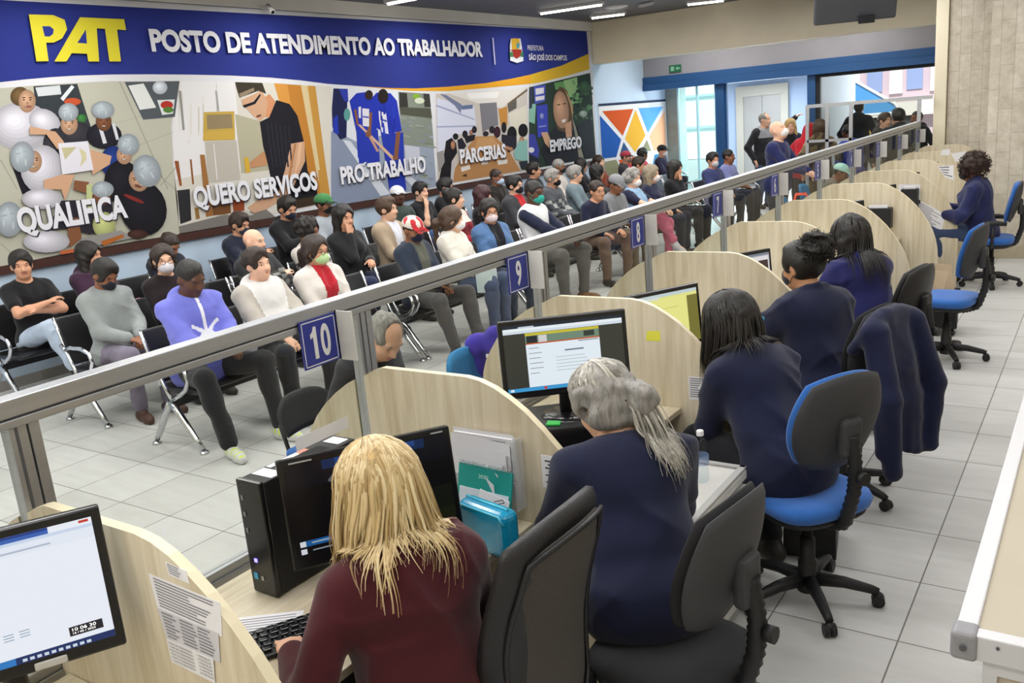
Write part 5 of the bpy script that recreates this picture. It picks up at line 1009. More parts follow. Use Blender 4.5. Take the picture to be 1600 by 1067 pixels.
ui11 = [('#e9edf6', 1.0), ('#1f3f8f', .9, 0, 0, .80, .035), ('#3c66b8', .9, 0, .02, .80, .05), ('#c9d6ec', 1, 0, .05, 1, .075), ('#e3e9f4', 1.0, 0, .075, 1, .16), ('#d03a2a', .9, .94, .01, .985, .03), ('#b9c3d6', .9, .55, .12, .8, .135), ('#d9a83a', 1.0, .10, .905, .22, .935), ('#1b2f66', .9, .0, .945, 1, 1), ('#2f7fc8', .9, .0, .945, .55, 1), ('#2a2630', .7, .80, .83, .955, .905)]+[('#9fb3c6', .9, .10+.07*i, .77+.022*j+.004*i*-1, .145+.07*i, .778+.022*j-.004*i) for i in range(8) for j in range(3)]+[('#d5e2f0', .9, .58+.032*i, .962, .60+.032*i, .985) for i in range(10)]
m11, P11 = monitor((-2.015, .792, 1.177), math.radians(-28.8), .2, .50, .34, 'black monitor with a bright white page cropped at left', ui11, .75)
scr_text('clock_digits', '10 06 30', P11, .50, .34, .815, .866, .007, .050, mat('clock_white', '#ffffff', .4, emit='#ffffff', estr=.9), m11); scr_text('clock_date', '12 / 05 / 2022', P11, .50, .34, .815, .890, .0042, .048, mat('clock_white', '#ffffff'), m11)
b = MB(); b.box(P11(.003, .09, -.1575), (.006, .068, .018), rotm(0, -.16, 0)); b.build('sticker', mat('silver_sticker', '#b9b7b2', .4), m11, bevel=.004)
# tower computer beside the blonde clerk's monitor
tw = empty('tower_computer', (-2.125, 1.80, .75), 0, 'slim black tower computer standing beside the dark desktop monitor', 'computer')
b = MB(); b.span((-.055, -.18, .008), (.052, .22, .385)); b.build('case', BLKP, tw, bevel=.004)
b = MB(); b.span((-.057, -.20, .004), (.054, -.18, .39)); b.build('front_panel', MONB, tw, bevel=.006)
b = MB(); b.box((-.02, -.2012, .12), (.012, .002, .012)); b.build('power_light', mat('led_blue', '#2030ff', .3, emit='#5a50ff', estr=6), tw)
b = MB(); b.box((-.03, -.2015, .065), (.018, .002, .022), None, 0); b.box((.0, -.2015, .062), (.010, .002, .014), None, 1); b.build('stickers', [mat('sticker_cyan', '#4aa0c8', .4), mat('sticker_grey', '#a5a5a0', .4)], tw)
b = MB(); [b.box((-.035, -.2015, z), (.010, .002, .016)) for z in (.33, .275, .22)]; b.build('ports', mat('port_grey', '#77787c', .4), tw)
b = MB(); b.box((0, -.12, .3858), (.09, .05, .0012), None, 0); b.box((-.035, -.02, .3858), (.022, .13, .0012), None, 0); b.box((.0, .18, .3858), (.07, .05, .0012), None, 0); b.box((-.035, .06, .3864), (.022, .04, .0012), None, 1); b.build('labels', [PAPER, mat('label_red', '#c98a7a', .6)], tw)
b = MB(); [b.box((.0+.006*(i % 2), .02+.009*i, .3856), (.05, .003, .001)) for i in range(12)]; b.build('vents', BLACKG, tw)
b = MB(); b.tube([(.0, .225, .33), (.03, .27, .36), (.06, .30, .30), (.05, .26, .18)], .006, 6); b.tube([(.02, .225, .30), (.06, .26, .34), (.09, .28, .27), (.07, .25, .12)], .006, 6); b.build('cables', BLKP, tw)
# keyboard
kb = empty('keyboard', (-1.835, 1.53, .75), math.radians(60), 'black keyboard under the left hand of the blonde clerk', 'keyboard')
b = MB(); b.span((-.225, -.08, .0), (.225, .08, .016)); b.build('body', BLKP, kb, bevel=.008)
b = MB()
for r_ in range(5):
    for c in range(15): b.box((-.205+.0293*c+.006*(r_ % 2)*(c < 14), -.055+.0265*r_, .021), (.0215, .019, .010))
b.build('keys', MONB, kb, bevel=.002)['kind'] = 'stuff'
sh = MB().span((-.16, -.12, 0), (.12, .10, .001)).build('paper_sheet', PAPER, None, (-1.98, 1.44, .7505), math.radians(38)); tag(sh, 'printed sheet lying under the black keyboard', 'paper')
pr = MB(); [pr.box((-.02, -.10+.014*i, .0013), (.24, .004, .0004)) for i in range(14)]; pr.build('print', INK, sh)
# wall file with papers, calendar, pouch
wf = empty('wall_file', (-1.775, 2.376, .975), 0, 'clear wall file full of white papers on the divider of sign ten', 'paper holder')
b = MB(); b.span((.135, -.06, -.16), (.139, 0, .10)); b.span((-.14, -.062, -.16), (.139, -.058, -.05)); b.build('tray', mat('clear_plastic', '#d5d9de', .15, alpha=.35), wf)
b = MB(); b.box((0, -.02, -.02), (.25, .018, .24), rotm(.08, 0, 0)); b.build('paper_stack', PAPER, wf)
for k in range(6):
    b = MB(); N = 7; P = []
    for i in range(N):
        for s_ in (0, 1): u = i/(N-1); P.append((-.13+.26*u-.01*k, -.034-.004*k-.05*u*u*(k/5), .115-.022*k-.055*u*u*k/5+s_*-.10))
    b.add(P, [(2*i, 2*i+2, 2*i+3, 2*i+1) for i in range(N-1)], 0, True); sheet = b.build('sheet', PAPER, wf)
b = MB(); [b.box((.0, -.037, .085-.012*i), (.20, .0012, .003), rotm(.08, 0, 0)) for i in range(5)]; b.build('print', INK, wf)
cl = empty('desk_calendar', (-1.745, 2.275, .75), math.radians(-4), 'green spiral desk calendar with a note clipped on it', 'calendar')
b = MB(); b.box((0, 0, .115), (.24, .006, .22), rotm(-.22, 0, 0)); b.build('back_board', mat('calendar_green', '#1d8f86', .5), cl)
b = MB(); b.box((0, -.012, .08), (.22, .003, .13), rotm(-.22, 0, 0)); b.build('page', mat('calendar_page', '#c8d2dc', .6), cl)
b = MB(); b.box((.05, -.018, .10), (.13, .002, .09), rotm(-.22, .18, 0)); b.build('note', PAPER, cl)
b = MB(); [b.tube([(-.11+.0105*i, .03, .226), (-.11+.0105*i, .018, .236), (-.11+.0105*i, .012, .222)], .0014, 5) for i in range(22)]; b.build('spiral', ALU, cl)['kind'] = 'stuff'
text_obj('year', '2022', (-.02, -.001+.012, .188), (1, 0, 0), (0, .2, .98), .012, .045, mat('calendar_print', '#b9d8d4', .5), cl, .0, 0, .008)
b = MB(); b.tube([(.07, -.03, .13), (.11, -.03, .145), (.115, -.03, .135), (.075, -.03, .12)], .0016, 5); b.build('clip', INKD, cl)
pch = empty('zip_pouch', (-1.64, 2.15, .75), math.radians(-12), 'shiny turquoise vinyl pouch standing by the green calendar', 'pouch')
b = MB(); b.box((0, 0, .085), (.235, .075, .17)); b.build('body', mat('turquoise_vinyl', '#128fb8', .18, 0, .6, coat=.6, noise=.1, nscale=8), pch, bevel=.028, seg=4)
b = MB(); b.tube([(-.11, -.032, .13), (-.095, -.036, .158), (.09, -.036, .158), (.108, -.032, .13)], .004, 6); b.tube([(-.10, .0, .172), (.10, 0, .172)], .005, 6); b.build('piping', mat('turquoise_edge', '#4cc0dd', .2, coat=.5), pch)
pf = MB().span((0, 0, 0), (.075, .001, .12)).build('paper_note', PAPER, None, (-1.56, 2.374, .90)); tag(pf, 'small white note with figures beside the clear wall file', 'note')
pr = MB(); [pr.box((.03+.012*(i % 2), -.001, .10-.013*i), (.03, .0005, .005)) for i in range(7)]; pr.build('print', INKD, pf)
cc = empty('round_tin', (-1.80, 1.70, .75), 0, 'small dark blue round tin lid below the dark monitor', 'tin'); MB().lathe([(0, .012), (.035, .014), (.042, .010), (.042, 0)], (0, 0, 0), 20).build('lid', mat('navy_gloss', '#26345f', .2), cc)
# posted papers on the nearest divider (sign 11) and on the others
def posted(pts, Y, label, rowsn, cols=1, m=PAPER, seed=0, bold=False):
    """a sheet stuck on the divider face at depth Y; corners are photo points top left, top right, bottom right, bottom left"""
    C = [at_y(px, py, Y-.0012) for px, py in pts]; c0 = np.mean(C, 0)
    b = MB(); b.add([p-c0 for p in C]+[p-c0+np.array((0, .0009, 0)) for p in C], [(3, 2, 1, 0), (4, 5, 6, 7), (0, 1, 5, 4), (1, 2, 6, 5), (2, 3, 7, 6), (3, 0, 4, 7)]); o = b.build('posted_sheet', m, None, c0); tag(o, label, 'paper')
    q = random.Random(seed); pr = MB()
    for i in range(rowsn):
        v0 = .06+.88*i/rowsn; v1 = v0+.88/rowsn*.45
        for c in range(cols):
            u0 = .06+.9*c/cols; u1 = u0+.86/cols*q.uniform(.55, 1)
            f = lambda u, v: ((C[0]*(1-u)+C[1]*u)*(1-v)+(C[3]*(1-u)+C[2]*u)*v)-c0+np.array((0, -.0006, 0))
            pr.poly([f(u0, v1), f(u1, v1), f(u1, v0), f(u0, v0)])
    if rowsn: pr.build('print', INKD if bold else INK, o)
    return o, C
posted([(232, 896), (344, 942), (347, 995), (246, 950)], PY[11], 'sheet with dense print on the nearest divider, topmost large one', 10, 1, seed=2)
posted([(246, 950), (341, 990), (344, 1036), (260, 998)], PY[11]-.001, 'sheet with columns of print below the dense one', 8, 3, mat('grey_paper', '#c9c8ce', .7), seed=3)
o, C = posted([(258, 878), (291, 892), (296, 912), (264, 898)], PY[11]+.0002, 'small printed slip above the dense sheet on the nearest divider', 5, 1, seed=4)
o, C = posted([(260, 998), (333, 1030), (336, 1068), (268, 1034)], PY[11]-.002, 'sheet listing instalments at the bottom edge of the photo', 0, 1, seed=5)
ux = (C[1]-C[0]); uz = (C[0]-C[3]); c0 = np.mean(C, 0); W_ = np.linalg.norm(ux); H_ = np.linalg.norm(uz)
for i in range(6): text_obj('print', '6 MESES DE DESEMPREGO     %d PARCELAS' % min(5, i+3) if False else ('%d DIAS DE DESEMPREGO' % (i+6)), C[0]-c0-uz*(.14+.15*i)+ux*.04+np.array((0, -.001, 0)), unit(ux), unit(uz), H_*.075, W_*.52, INKD, o, .0, 0, .0004); text_obj('print', '%d PARCELAS' % (i+1), C[0]-c0-uz*(.14+.15*i)+ux*.66+np.array((0, -.001, 0)), unit(ux), unit(uz), H_*.075, W_*.28, INKD, o, .0, 0, .0004)
posted([(1011, 517), (1031, 517), (1032, 533), (1009, 532)], PY[9], 'yellow sticky note on the divider of sign nine', 0, 1, mat('sticky_yellow', '#dcd84a', .7)); posted([(1076, 588), (1103, 590), (1103, 625), (1077, 624)], PY[9], 'small printed sheet low on the divider of sign nine', 9, 1, seed=6); posted([(985, 590), (1006, 594), (1008, 640), (990, 636)], PY[9], 'white sheet half hidden behind the grey haired clerk', 0)
posted([(1432, 310), (1477, 335), (1468, 378), (1420, 352)], PY[4], 'white printed sheet hanging askew on the divider of sign four', 16, 1, seed=8); posted([(1404, 288), (1438, 288), (1438, 318), (1404, 318)], PY[4], 'white sheet behind the black box on the divider of sign four', 0); posted([(1465, 260), (1490, 258), (1490, 282), (1476, 276)], PY[3], 'white sheet on the divider of sign three', 4, 1, seed=9); posted([(1472, 234), (1485, 233), (1483, 243), (1470, 242)], PY[2], 'left white sheet on the divider of sign two', 0); posted([(1486, 240), (1510, 236), (1506, 252), (1492, 252)], PY[2], 'right white sheet on the divider of sign two', 0)
def stand_card(x, y, z, label):
    q = MB().box((0, 0, .04), (.09, .002, .08), rotm(-.3, 0, .3)).build('card', PAPER, None, (x, y, z)); tag(q, label, 'card'); return q
# black wall files on the far dividers
for (px0, py0, px1, py1, Y, lab) in ((1352, 325, 1393, 356, PY[5], 'black wall box on the divider of sign five'), (1409, 295, 1434, 324, PY[4], 'black wall box with papers on the divider of sign four')):
    a = at_y(px0, py0, Y-.06); c = at_y(px1, py1, Y-.06); wb = empty('wall_box', ((a[0]+c[0])/2, Y-.06, (a[2]+c[2])/2), 0, lab, 'paper holder'); w_, h_ = abs(c[0]-a[0]), abs(a[2]-c[2])
    b = MB(); b.box((0, 0, 0), (w_, .112, h_)); b.build('box', BLKP, wb, bevel=.006); MB().box((0, 0, h_/2+.01), (w_*.7, .04, .03)).build('paper', PAPER, wb)
# pedestal, bottle, paper on the keyboard shelf of the grey haired clerk
pd = empty('drawer_pedestal', (-1.46, 3.01, 0), 0, 'light grey drawer pedestal under the water bottle', 'cabinet')
GREYL = mat('light_grey_laminate', '#c3c2bd', .45, noise=.03); GREYE = mat('grey_edge', '#a3a3a1', .5)
MB().span((-.30, -.36, .05), (.255, .31, .60)).build('body', GREYL, pd, bevel=.004); b = MB(); b.span((-.30, -.38, .612), (.285, .325, .655)); b.build('top', GREYL, pd, bevel=.008)
b = MB(); b.span((.255, -.38, .655), (.285, .325, .668)); b.span((-.30, .30, .655), (.285, .325, .668)); b.build('top_lip', GREYE, pd, bevel=.004)
for i, (z0, z1, dx) in enumerate(((.47, .595, .04), (.28, .46, 0), (.07, .27, 0))):
    d = MB().span((.255, -.355, z0), (.275+dx, .305, z1)).build('drawer', GREYL, pd, bevel=.004); MB().tube([(.275+dx, -.05, (z0+z1)/2), (.30+dx, -.03, (z0+z1)/2), (.30+dx, .03, (z0+z1)/2), (.275+dx, .05, (z0+z1)/2)], .006, 6).build('handle', GREYE, d)
bt = empty('water_bottle', (-1.30, 3.15, .655), 0, 'clear plastic water bottle with white cap on the grey pedestal', 'bottle')
PET = bpy.data.materials.new('clear_pet'); PET.use_nodes = True; glass_nodes(PET, '#f4f8fa', 1.0)
MB().lathe([(0, .004), (.026, 0), (.031, .008), (.031, .05), (.029, .055), (.031, .06), (.031, .12), (.028, .135), (.031, .142), (.029, .155), (.018, .182), (.0125, .19), (.0125, .20)], (0, 0, 0), 20).build('body', PET, bt)
MB().lathe([(.0145, .196), (.0145, .214), (.012, .217), (0, .217)], (0, 0, 0), 16).build('cap', SW, bt); MB().lathe([(.0316, .075), (.0316, .115)], (0, 0, 0), 20).build('label_band', mat('bottle_label', '#8fa4c8', .3, alpha=.6), bt)
k9 = empty('keyboard', (-1.73, 3.0, .75), math.radians(40), 'black keyboard under the web form monitor', 'keyboard'); MB().span((-.22, -.075, 0), (.22, .075, .018)).build('body', BLKP, k9, bevel=.006); b = MB(); [b.box((-.20+.0295*c, -.05+.026*r_, .022), (.022, .019, .008)) for r_ in range(5) for c in range(14)]; b.build('keys', MONB, k9)['kind'] = 'stuff'
gc = MB().box((0, 0, .003), (.06, .05, .006)).build('green_card', mat('green_plastic', '#2fae4a', .5), None, (-1.93, 3.06, .8515), .4); tag(gc, 'bright green card on the black desktop computer', 'card')
wp = MB().box((0, 0, .001), (.11, .07, .002)).build('paper_slip', PAPER, None, (-1.80, 2.93, .752), .5); tag(wp, 'white paper slip beside the keyboard of the grey haired clerk', 'paper')
# beige counter at the right edge
ct = empty('beige_counter', (0, 0, 0), 0, 'beige counter with white aluminium edges at the right edge of the photo', 'counter')
c0 = at_z(1492, 985, .90); cx, cy = c0[0], c0[1]
CTOP = mat('beige_laminate', '#b9b09f', .75, 0, .15, noise=.03, nscale=3); WALU = mat('white_aluminium', '#cfcfd2', .35, .2)
MB().span((cx+.045, cy+.03, .862), (cx+1.4, cy+1.62, .898)).build('top', CTOP, ct); MB().span((cx+.045, cy+1.63, .862), (cx+1.4, cy+4.4, .898)).build('top', CTOP, ct)
b = MB(); b.span((cx, cy+.03, .84), (cx+.045, cy+4.4, .904)); b.span((cx+.03, cy-.01, .84), (cx+1.4, cy+.03, .904)); b.span((cx+.045, cy+1.62, .875), (cx+1.4, cy+1.63, .901)); b.build('edge_profile', WALU, ct, bevel=.004)
MB().span((cx-.008, cy-.018, .835), (cx+.05, cy+.045, .908)).build('corner_cap', mat('corner_grey', '#8f8f93', .5), ct, bevel=.012, seg=3)
b = MB(); b.cyl((cx+.02, cy-.019, .872), (cx+.02, cy-.023, .872), .008, 10); b.cyl((cx+.09, cy-.011, .885), (cx+.09, cy-.014, .885), .004, 8); b.build('screw', ALUD, ct)
b = MB(); b.span((cx+.06, cy+.01, 0), (cx+.09, cy+.04, .80)); b.span((cx+.06, cy+.01, .80), (cx+1.4, cy+.04, .84)); b.build('frame', WALU, ct); MB().span((cx+.06, cy+4.3, 0), (cx+.09, cy+4.34, .84)).build('leg', WALU, ct)
b = MB(); b.span((cx+.07, cy+.05, .05), (cx+.09, cy+4.3, .84)); b.span((cx+.09, cy+.02, .05), (cx+1.4, cy+.035, .80)); b.build('panel', CTOP, ct)
# floor things by the far booths
wb = empty('waste_box', (-1.20, 8.35, 0), .1, 'black box on castors holding tan card in the aisle', 'box')
MB().span((-.17, -.16, .07), (.17, .16, .36)).build('body', BLKP, wb, bevel=.01); MB().span((-.18, -.17, .34), (.18, .17, .37)).build('rim', MONB, wb, bevel=.006)
b = MB(); b.add([(-.10, -.05, .36), (.03, -.08, .30), (.14, .0, .36), (.10, .04, .60), (-.08, .02, .62)], [(0, 1, 4), (1, 2, 3, 4)]); b.add([(-.10, -.06, .36), (.03, -.09, .30), (.14, -.01, .36), (.10, .03, .60), (-.08, .01, .62)], [(4, 1, 0), (4, 3, 2, 1)]); b.build('tan_card', mat('tan_card', '#bba78d', .8), wb)
for x, y in ((-.13, -.12), (.13, -.12), (.13, .12), (-.13, .12)): MB().ell((x, y, .03), (.028, .028, .03)).build('castor', BLKP, wb)
fb = empty('floor_box', (-1.10, 4.02, 0), .2, 'low black box on the floor behind the blue swivel chair', 'box'); MB().span((-.12, -.14, 0), (.12, .14, .20)).build('body', BLKP, fb, bevel=.006); MB().span((-.125, -.145, .19), (.125, .145, .205)).build('lid', BLACKFAB, fb)
dkb = MB().ell((0, 0, .0), (.085, .14, .05)).build('headset_case', mat('navy_case', '#1d2236', .4), None, (-1.75, 6.98, 1.13)) if False else None
# jacket draped on the chair of the curly-bun clerk
jk = Sdf()
R_ = rotm(0, 0, math.radians(163)); JO = np.array((-1.12, 4.66, -.04)); J = lambda x, y, z: JO+R_@np.array((x, y, z))
for y in np.linspace(-.215, .215, 12):
    wv = .018*math.sin(y*26); top_ = 1.09-1.2*y*y
    jk.cap(J(-.265, y, top_), J(-.335+wv, y*1.10, .66), .030, .034, .03); jk.cap(J(-.335+wv, y*1.10, .66), J(-.345+wv*1.6, y*1.16, .40+.05*math.sin(y*9)), .034, .030, .03); jk.cap(J(-.265, y, top_), J(-.18, y*.95, .93), .030, .028, .03)
jk.cap(J(-.30, .17, 1.02), J(-.40, .24, .72), .055, .052, .03); jk.cap(J(-.40, .24, .72), J(-.41, .22, .34), .052, .042, .03); jk.cap(J(-.30, -.18, 1.02), J(-.40, -.21, .70), .055, .052, .03); jk.cap(J(-.40, -.21, .70), J(-.40, -.17, .38), .052, .042, .03)
V, Q, Tg = jk.mesh(.012, folds(.012, 14, 5)); o = add_mesh('draped_jacket', taubin(V, Q, 2), Q, np.zeros(len(Q), int), [cloth('#181d3a')]); tag(o, 'navy jacket draped over the back of an office chair', 'jacket')
cb = MB().tube([(-2.20, .90, .76), (-2.10, .70, .79), (-1.95, .62, .765), (-1.80, .66, .762), (-1.72, .55, .762)], .006, 8).build('cable', BLKP); tag(cb, 'black cable on the desk under the bright cropped monitor', 'cable')
# ---------------------------------------------------------------- long hair as strands
def hair_strands(ctx, parent, n, length, cols, seed=0, r=.0035, wave=.012, face=.95, part=0.0, back=0.15, spread=.02, drop0=1.7, curl_end=.0, rad=(.118, .100, .112), tie=None, m=26, grav=1.0, front=0.0):
    q = np.random.RandomState(seed); HC, Rh = ctx['HC'], ctx['Rh']
    nl = max(8, n//14); lc = q.uniform(face, 2*PI-face, nl); li = q.randint(0, nl, n); phi = np.clip(lc[li]+q.normal(0, .09, n), face*.9, 2*PI-face*.9); st = q.uniform(.02, .75, n)
    lph = q.uniform(0, 6.3, (nl, 3))[li]; lam = q.uniform(.4, 1.5, nl)[li]
    ln = length*(q.uniform(.68, 1.06, nl)[li])*q.uniform(.85, 1.05, n); C = np.array([-.016, 0, .030]); R = np.array(rad)
    pts = np.zeros((n, m, 3)); cap_n = m//2
    th1 = np.where(np.abs(phi-PI) < 1.25, drop0, drop0-.15)
    for i in range(cap_n):
        t = st+(th1-st)*i/(cap_n-1); ph = phi+(part*np.sin(phi))*(1-t/1.7)
        ph = ph+.05*lam*np.sin(t*4+lph[:, 0]); loc = np.stack([np.sin(t)*np.cos(ph), np.sin(t)*np.sin(ph), np.cos(t)], 1)*R*(1+.03*np.sin(lph[:, 1]*3+t*2)[:, None]+q.normal(0, .006, (n, 1)))+C
        pts[:, i] = HC+loc@Rh.T
    clump = np.sin(phi*9)[:, None]
    if tie is not None:
        T = HC+Rh@np.array(tie)
        for i in range(cap_n):
            w = np.clip((i/(cap_n-1)-.35)/.65, 0, 1)**1.6; tgt = T+q.normal(0, .010, (n, 3)); pts[:, i] = pts[:, i]*(1-w)+tgt*w
    d = pts[:, cap_n-1]-pts[:, cap_n-2]; d /= np.linalg.norm(d, axis=1)[:, None]+1e-9
    if tie is not None: d = np.tile(unit(np.array(tie)+np.array([-.12, 0, -.02]))@Rh.T, (n, 1))+q.normal(0, .12, (n, 3))
    step = ln/(m-cap_n); ph0 = q.uniform(0, 6, n)+np.sin(phi*5)*2; S = ctx['cloth']
    for i in range(cap_n, m):
        k = (i-cap_n)/(m-cap_n); g = np.array([-back*.4+front, 0, -1.0*grav]); d = d*.72+g*.28
        d += np.stack([np.cos(phi)*spread*2, np.sin(phi)*spread*2, np.zeros(n)], 1)*.5
        d += wave*10*lam[:, None]*np.stack([np.sin(k*7+lph[:, 0]), np.cos(k*6+lph[:, 1]), .3*np.sin(k*5+lph[:, 2])], 1)*(.3+k)+q.normal(0, .02, (n, 3))
        d /= np.linalg.norm(d, axis=1)[:, None]
        if curl_end and k > .7: d += curl_end*np.stack([np.cos(lph[:, 2]), np.sin(lph[:, 2]), .4*np.ones(n)], 1)
        p = pts[:, i-1]+d*step[:, None]
        v = S.at(p); bad = v < .012+.02*q.rand(n)
        if bad.any():
            e = .004; G = np.stack([S.at(p[bad]+np.eye(3)[a]*e)-S.at(p[bad]-np.eye(3)[a]*e) for a in range(3)], 1); G /= np.linalg.norm(G, axis=1)[:, None]+1e-9
            p[bad] += G*(.018-v[bad])[:, None]
        pts[:, i] = p
    # tubes
    K = 4; T = np.zeros_like(pts); T[:, 1:-1] = pts[:, 2:]-pts[:, :-2]; T[:, 0] = pts[:, 1]-pts[:, 0]; T[:, -1] = pts[:, -1]-pts[:, -2]; T /= np.linalg.norm(T, axis=2)[:, :, None]+1e-9
    out = pts-(HC+Rh@np.array([-.03, 0, -.02])); sd = np.cross(T, out); sd /= np.linalg.norm(sd, axis=2)[:, :, None]+1e-9; up = np.cross(sd, T)
    tp = np.linspace(1, 0, m)**.5; tp = np.where(np.linspace(0, 1, m) < .6, 1, np.clip((1-np.linspace(0, 1, m))/.4, .12, 1)); rr = (r*q.uniform(.6, 1.5, n))[:, None, None]*tp[None, :, None]
    V = np.stack([pts+sd*rr*1.8, pts+up*rr*.8, pts-sd*rr*1.8, pts-up*rr*.8], 2).reshape(-1, 3)
    idx = np.arange(n*m*K).reshape(n, m, K); Q = np.stack([idx[:, :-1, :], np.roll(idx, -1, 2)[:, :-1, :], np.roll(idx, -1, 2)[:, 1:, :], idx[:, 1:, :]], -1).reshape(-1, 4)
    tone = q.choice(len(cols), n, p=None); fm = np.repeat(tone, (m-1)*K)
    return add_mesh('hair_strands', V, Q, fm, [mat('strand_'+c.strip('#'), c, .42, 0, .5) for c in cols], parent)
def frizz(ctx, parent, c, rad, n, ln, cols, seed=0, r=.0028):
    q = np.random.RandomState(seed); m = 9; d = q.normal(size=(n, 3)); d /= np.linalg.norm(d, axis=1)[:, None]; c = np.array(c); Rh = ctx['Rh']
    b = MB()
    for i in range(n):
        p = c+Rh@(d[i]*np.array(rad)); v = Rh@d[i]; P = [p]; ax = unit(np.cross(v, q.normal(size=3))); bx = np.cross(v, ax)
        for k in range(m): a = k*1.1+q.uniform(0, .4); P.append(p+v*ln*(k+1)/m*q.uniform(.8, 1.2)+.007*(ax*math.cos(a)+bx*math.sin(a)))
        b.tube(P, [r*(1-.6*k/m) for k in range(m+1)], 4, int(q.randint(len(cols))), cap=False)
    return b.build('hair_curls', [mat('strand_'+x.strip('#'), x, .5, 0, .4) for x in cols], parent)
def hair_part(ctx): return [c for c in ctx['root'].children if c.name.startswith('hair')][0]
def put(p, ctx): return np.array(ctx['root'].location)+rotm(0, 0, ctx['root'].rotation_euler.z)@(np.array(p)*ctx['root'].scale[0])
def held(name, ctx, where, size, color, label, cat, R=None, bevel=.004, m=None):
    o = MB().box((0, 0, 0), size, R).build(name, m or mat('item_'+color.strip('#'), color, .4), None, put(where, ctx), ctx['root'].rotation_euler.z, bevel=bevel); tag(o, label, cat); return o
DBG = {}
# ---------------------------------------------------------------- clerks
WK = 'clerks working behind the counter'
w = person('person with long blonde hair and dark red sweater typing at the dark monitor', (-1.36, 1.49, 0), math.radians(152), pose='desk', lean=.31, head=(.28, .42, .05), skin='fair', hair=('bob', 'blonde'), top=('shirt', '#42131a'), pants='#23242c', h=.009, zh=.585, s=1.0, female=True, girth=1.12, sw=1.05, arms={1: (.28, .29, .80), -1: (.42, -.10, .82)}, legs='back', spread=.03, fold=1.9, seed=11, curl=.45)
DBG['blonde'] = w
hp = hair_part(w); hair_strands(w, hp, 900, .36, ['#c6ad7c', '#b29766', '#dac79c', '#a48a5c', '#cfb78a'], 3, .0032, .012, .55, .5, .06, .035, 1.60, .10, rad=(.128, .112, .120), front=.08)
g = MB(); g.tube([w['HL'](-.02, .105, .055), w['HL'](.06, .095, .075), w['HL'](.098, .06, .085), w['HL'](.105, .03, .085)], .004, 6); g.tube([w['HL'](.105, .03, .085), w['HL'](.11, .0, .09), w['HL'](.105, -.03, .085)], .004, 6); g.build('glasses', mat('glasses_111111', '#111111', .3), w['root'])
w = person('person with grey ponytail and navy sweater bending over the desk', (-1.16, 2.34, 0), math.radians(132), pose='desk', lean=.50, head=(.65, .45, -.05), skin='fair', hair=('pony', 'gray'), top=('shirt', '#171c36'), pants='#191a20', h=.010, zh=.595, s=1.0, female=True, girth=1.18, sw=1.08, arms={1: (.52, .12, .84), -1: (.50, -.08, .86)}, legs='back', fold=1.9, seed=12, glasses='#222222')
DBG['gray'] = w
hp = hair_part(w); hair_strands(w, hp, 800, .34, ['#aeaaa0', '#96928a', '#c2beb4', '#7d796f', '#a09b92'], 5, .0032, .014, .50, .3, .12, .016, 1.75, .06, rad=(.127, .106, .121), tie=(-.118, 0, -.02))
MB().ell(w['HL'](-.135, .0, -.015), (.02, .045, .03), w['Rh']).build('hair_clip', mat('clip_dark', '#26242c', .3), w['root'])
w = person('person with straight black hair and navy sweater on the blue swivel chair', (-1.07, 3.56, 0), math.radians(148), pose='desk', lean=.56, head=(.35, .30, 0), skin='tan', hair=('bob', 'black'), top=('shirt', '#171c36'), pants='#15161c', h=.011, zh=.575, s=1.03, female=True, girth=1.12, arms={1: (.46, .0, .84), -1: (.46, -.12, .86)}, legs='back', fold=1.9, seed=13)
DBG['black'] = w
hp = hair_part(w); hair_strands(w, hp, 620, .31, ['#17130f', '#241d18', '#0f0d0b'], 6, .0034, .006, .6, .2, .05, .03, 1.6, .05, rad=(.124, .106, .118))
b = MB(); b.ell(w['HL'](-.10, -.085, -.02), (.022, .018, .016), w['Rh'], 10, 6); b.build('hair_clip', mat('clip_sky', '#2f9fd0', .3), w['root'])
w = person('person with curly hair gathered high and navy sweater beside the draped jacket', (-1.20, 4.76, 0), math.radians(140), pose='desk', lean=.36, head=(.30, .10, 0), skin='olive', hair=('short', 'black'), top=('collar', '#171c36'), pants='#27304a', h=.011, zh=.545, s=1.04, female=True, girth=1.06, arms={1: (.52, .14, .86), -1: (.5, -.14, .88)}, legs='back', mask='#22242c', fold=1.9, seed=14)
DBG['bun'] = w
S = Sdf()
for i in range(60):
    a, b_ = NR.uniform(0, 2*PI), NR.uniform(-1.2, 1.5); d = np.array([math.cos(a)*math.cos(b_), math.sin(a)*math.cos(b_), math.sin(b_)]); S.ell(w['HL'](-.105, 0, .105)+w['Rh']@(d*np.array([.055, .06, .05])), (.026,)*3, None, .015)
S.ell(w['HL'](-.105, 0, .10), (.062, .068, .058), w['Rh'], .03); V, Q, T_ = S.mesh(.008, wrinkle(.014, 120, 4)); hb_ = add_mesh('hair_bun', V, Q, np.zeros(len(Q), int), [hairm('black')], w['root']); frizz(w, hb_, w['HL'](-.105, 0, .10), (.058, .064, .054), 420, .045, ['#17130f', '#221b16', '#0f0d0b'], 4)
w = person('person with very long straight black hair before sign six', (-1.20, 5.86, 0), math.radians(140), pose='desk', lean=.36, head=(.25, .20, 0), skin='tan', hair=('long', 'black'), top=('shirt', '#222458'), pants='#1d1e26', h=.012, zh=.555, s=1.03, female=True, arms={1: (.52, .14, .86), -1: (.5, -.14, .88)}, legs='back', fold=1.9, seed=15)
DBG['long'] = w
hair_strands(w, hair_part(w), 300, .46, ['#14100d', '#1e1814', '#0d0b0a'], 7, .004, .004, .7, .2, .12, .008, 1.62, 0, rad=(.124, .106, .118))
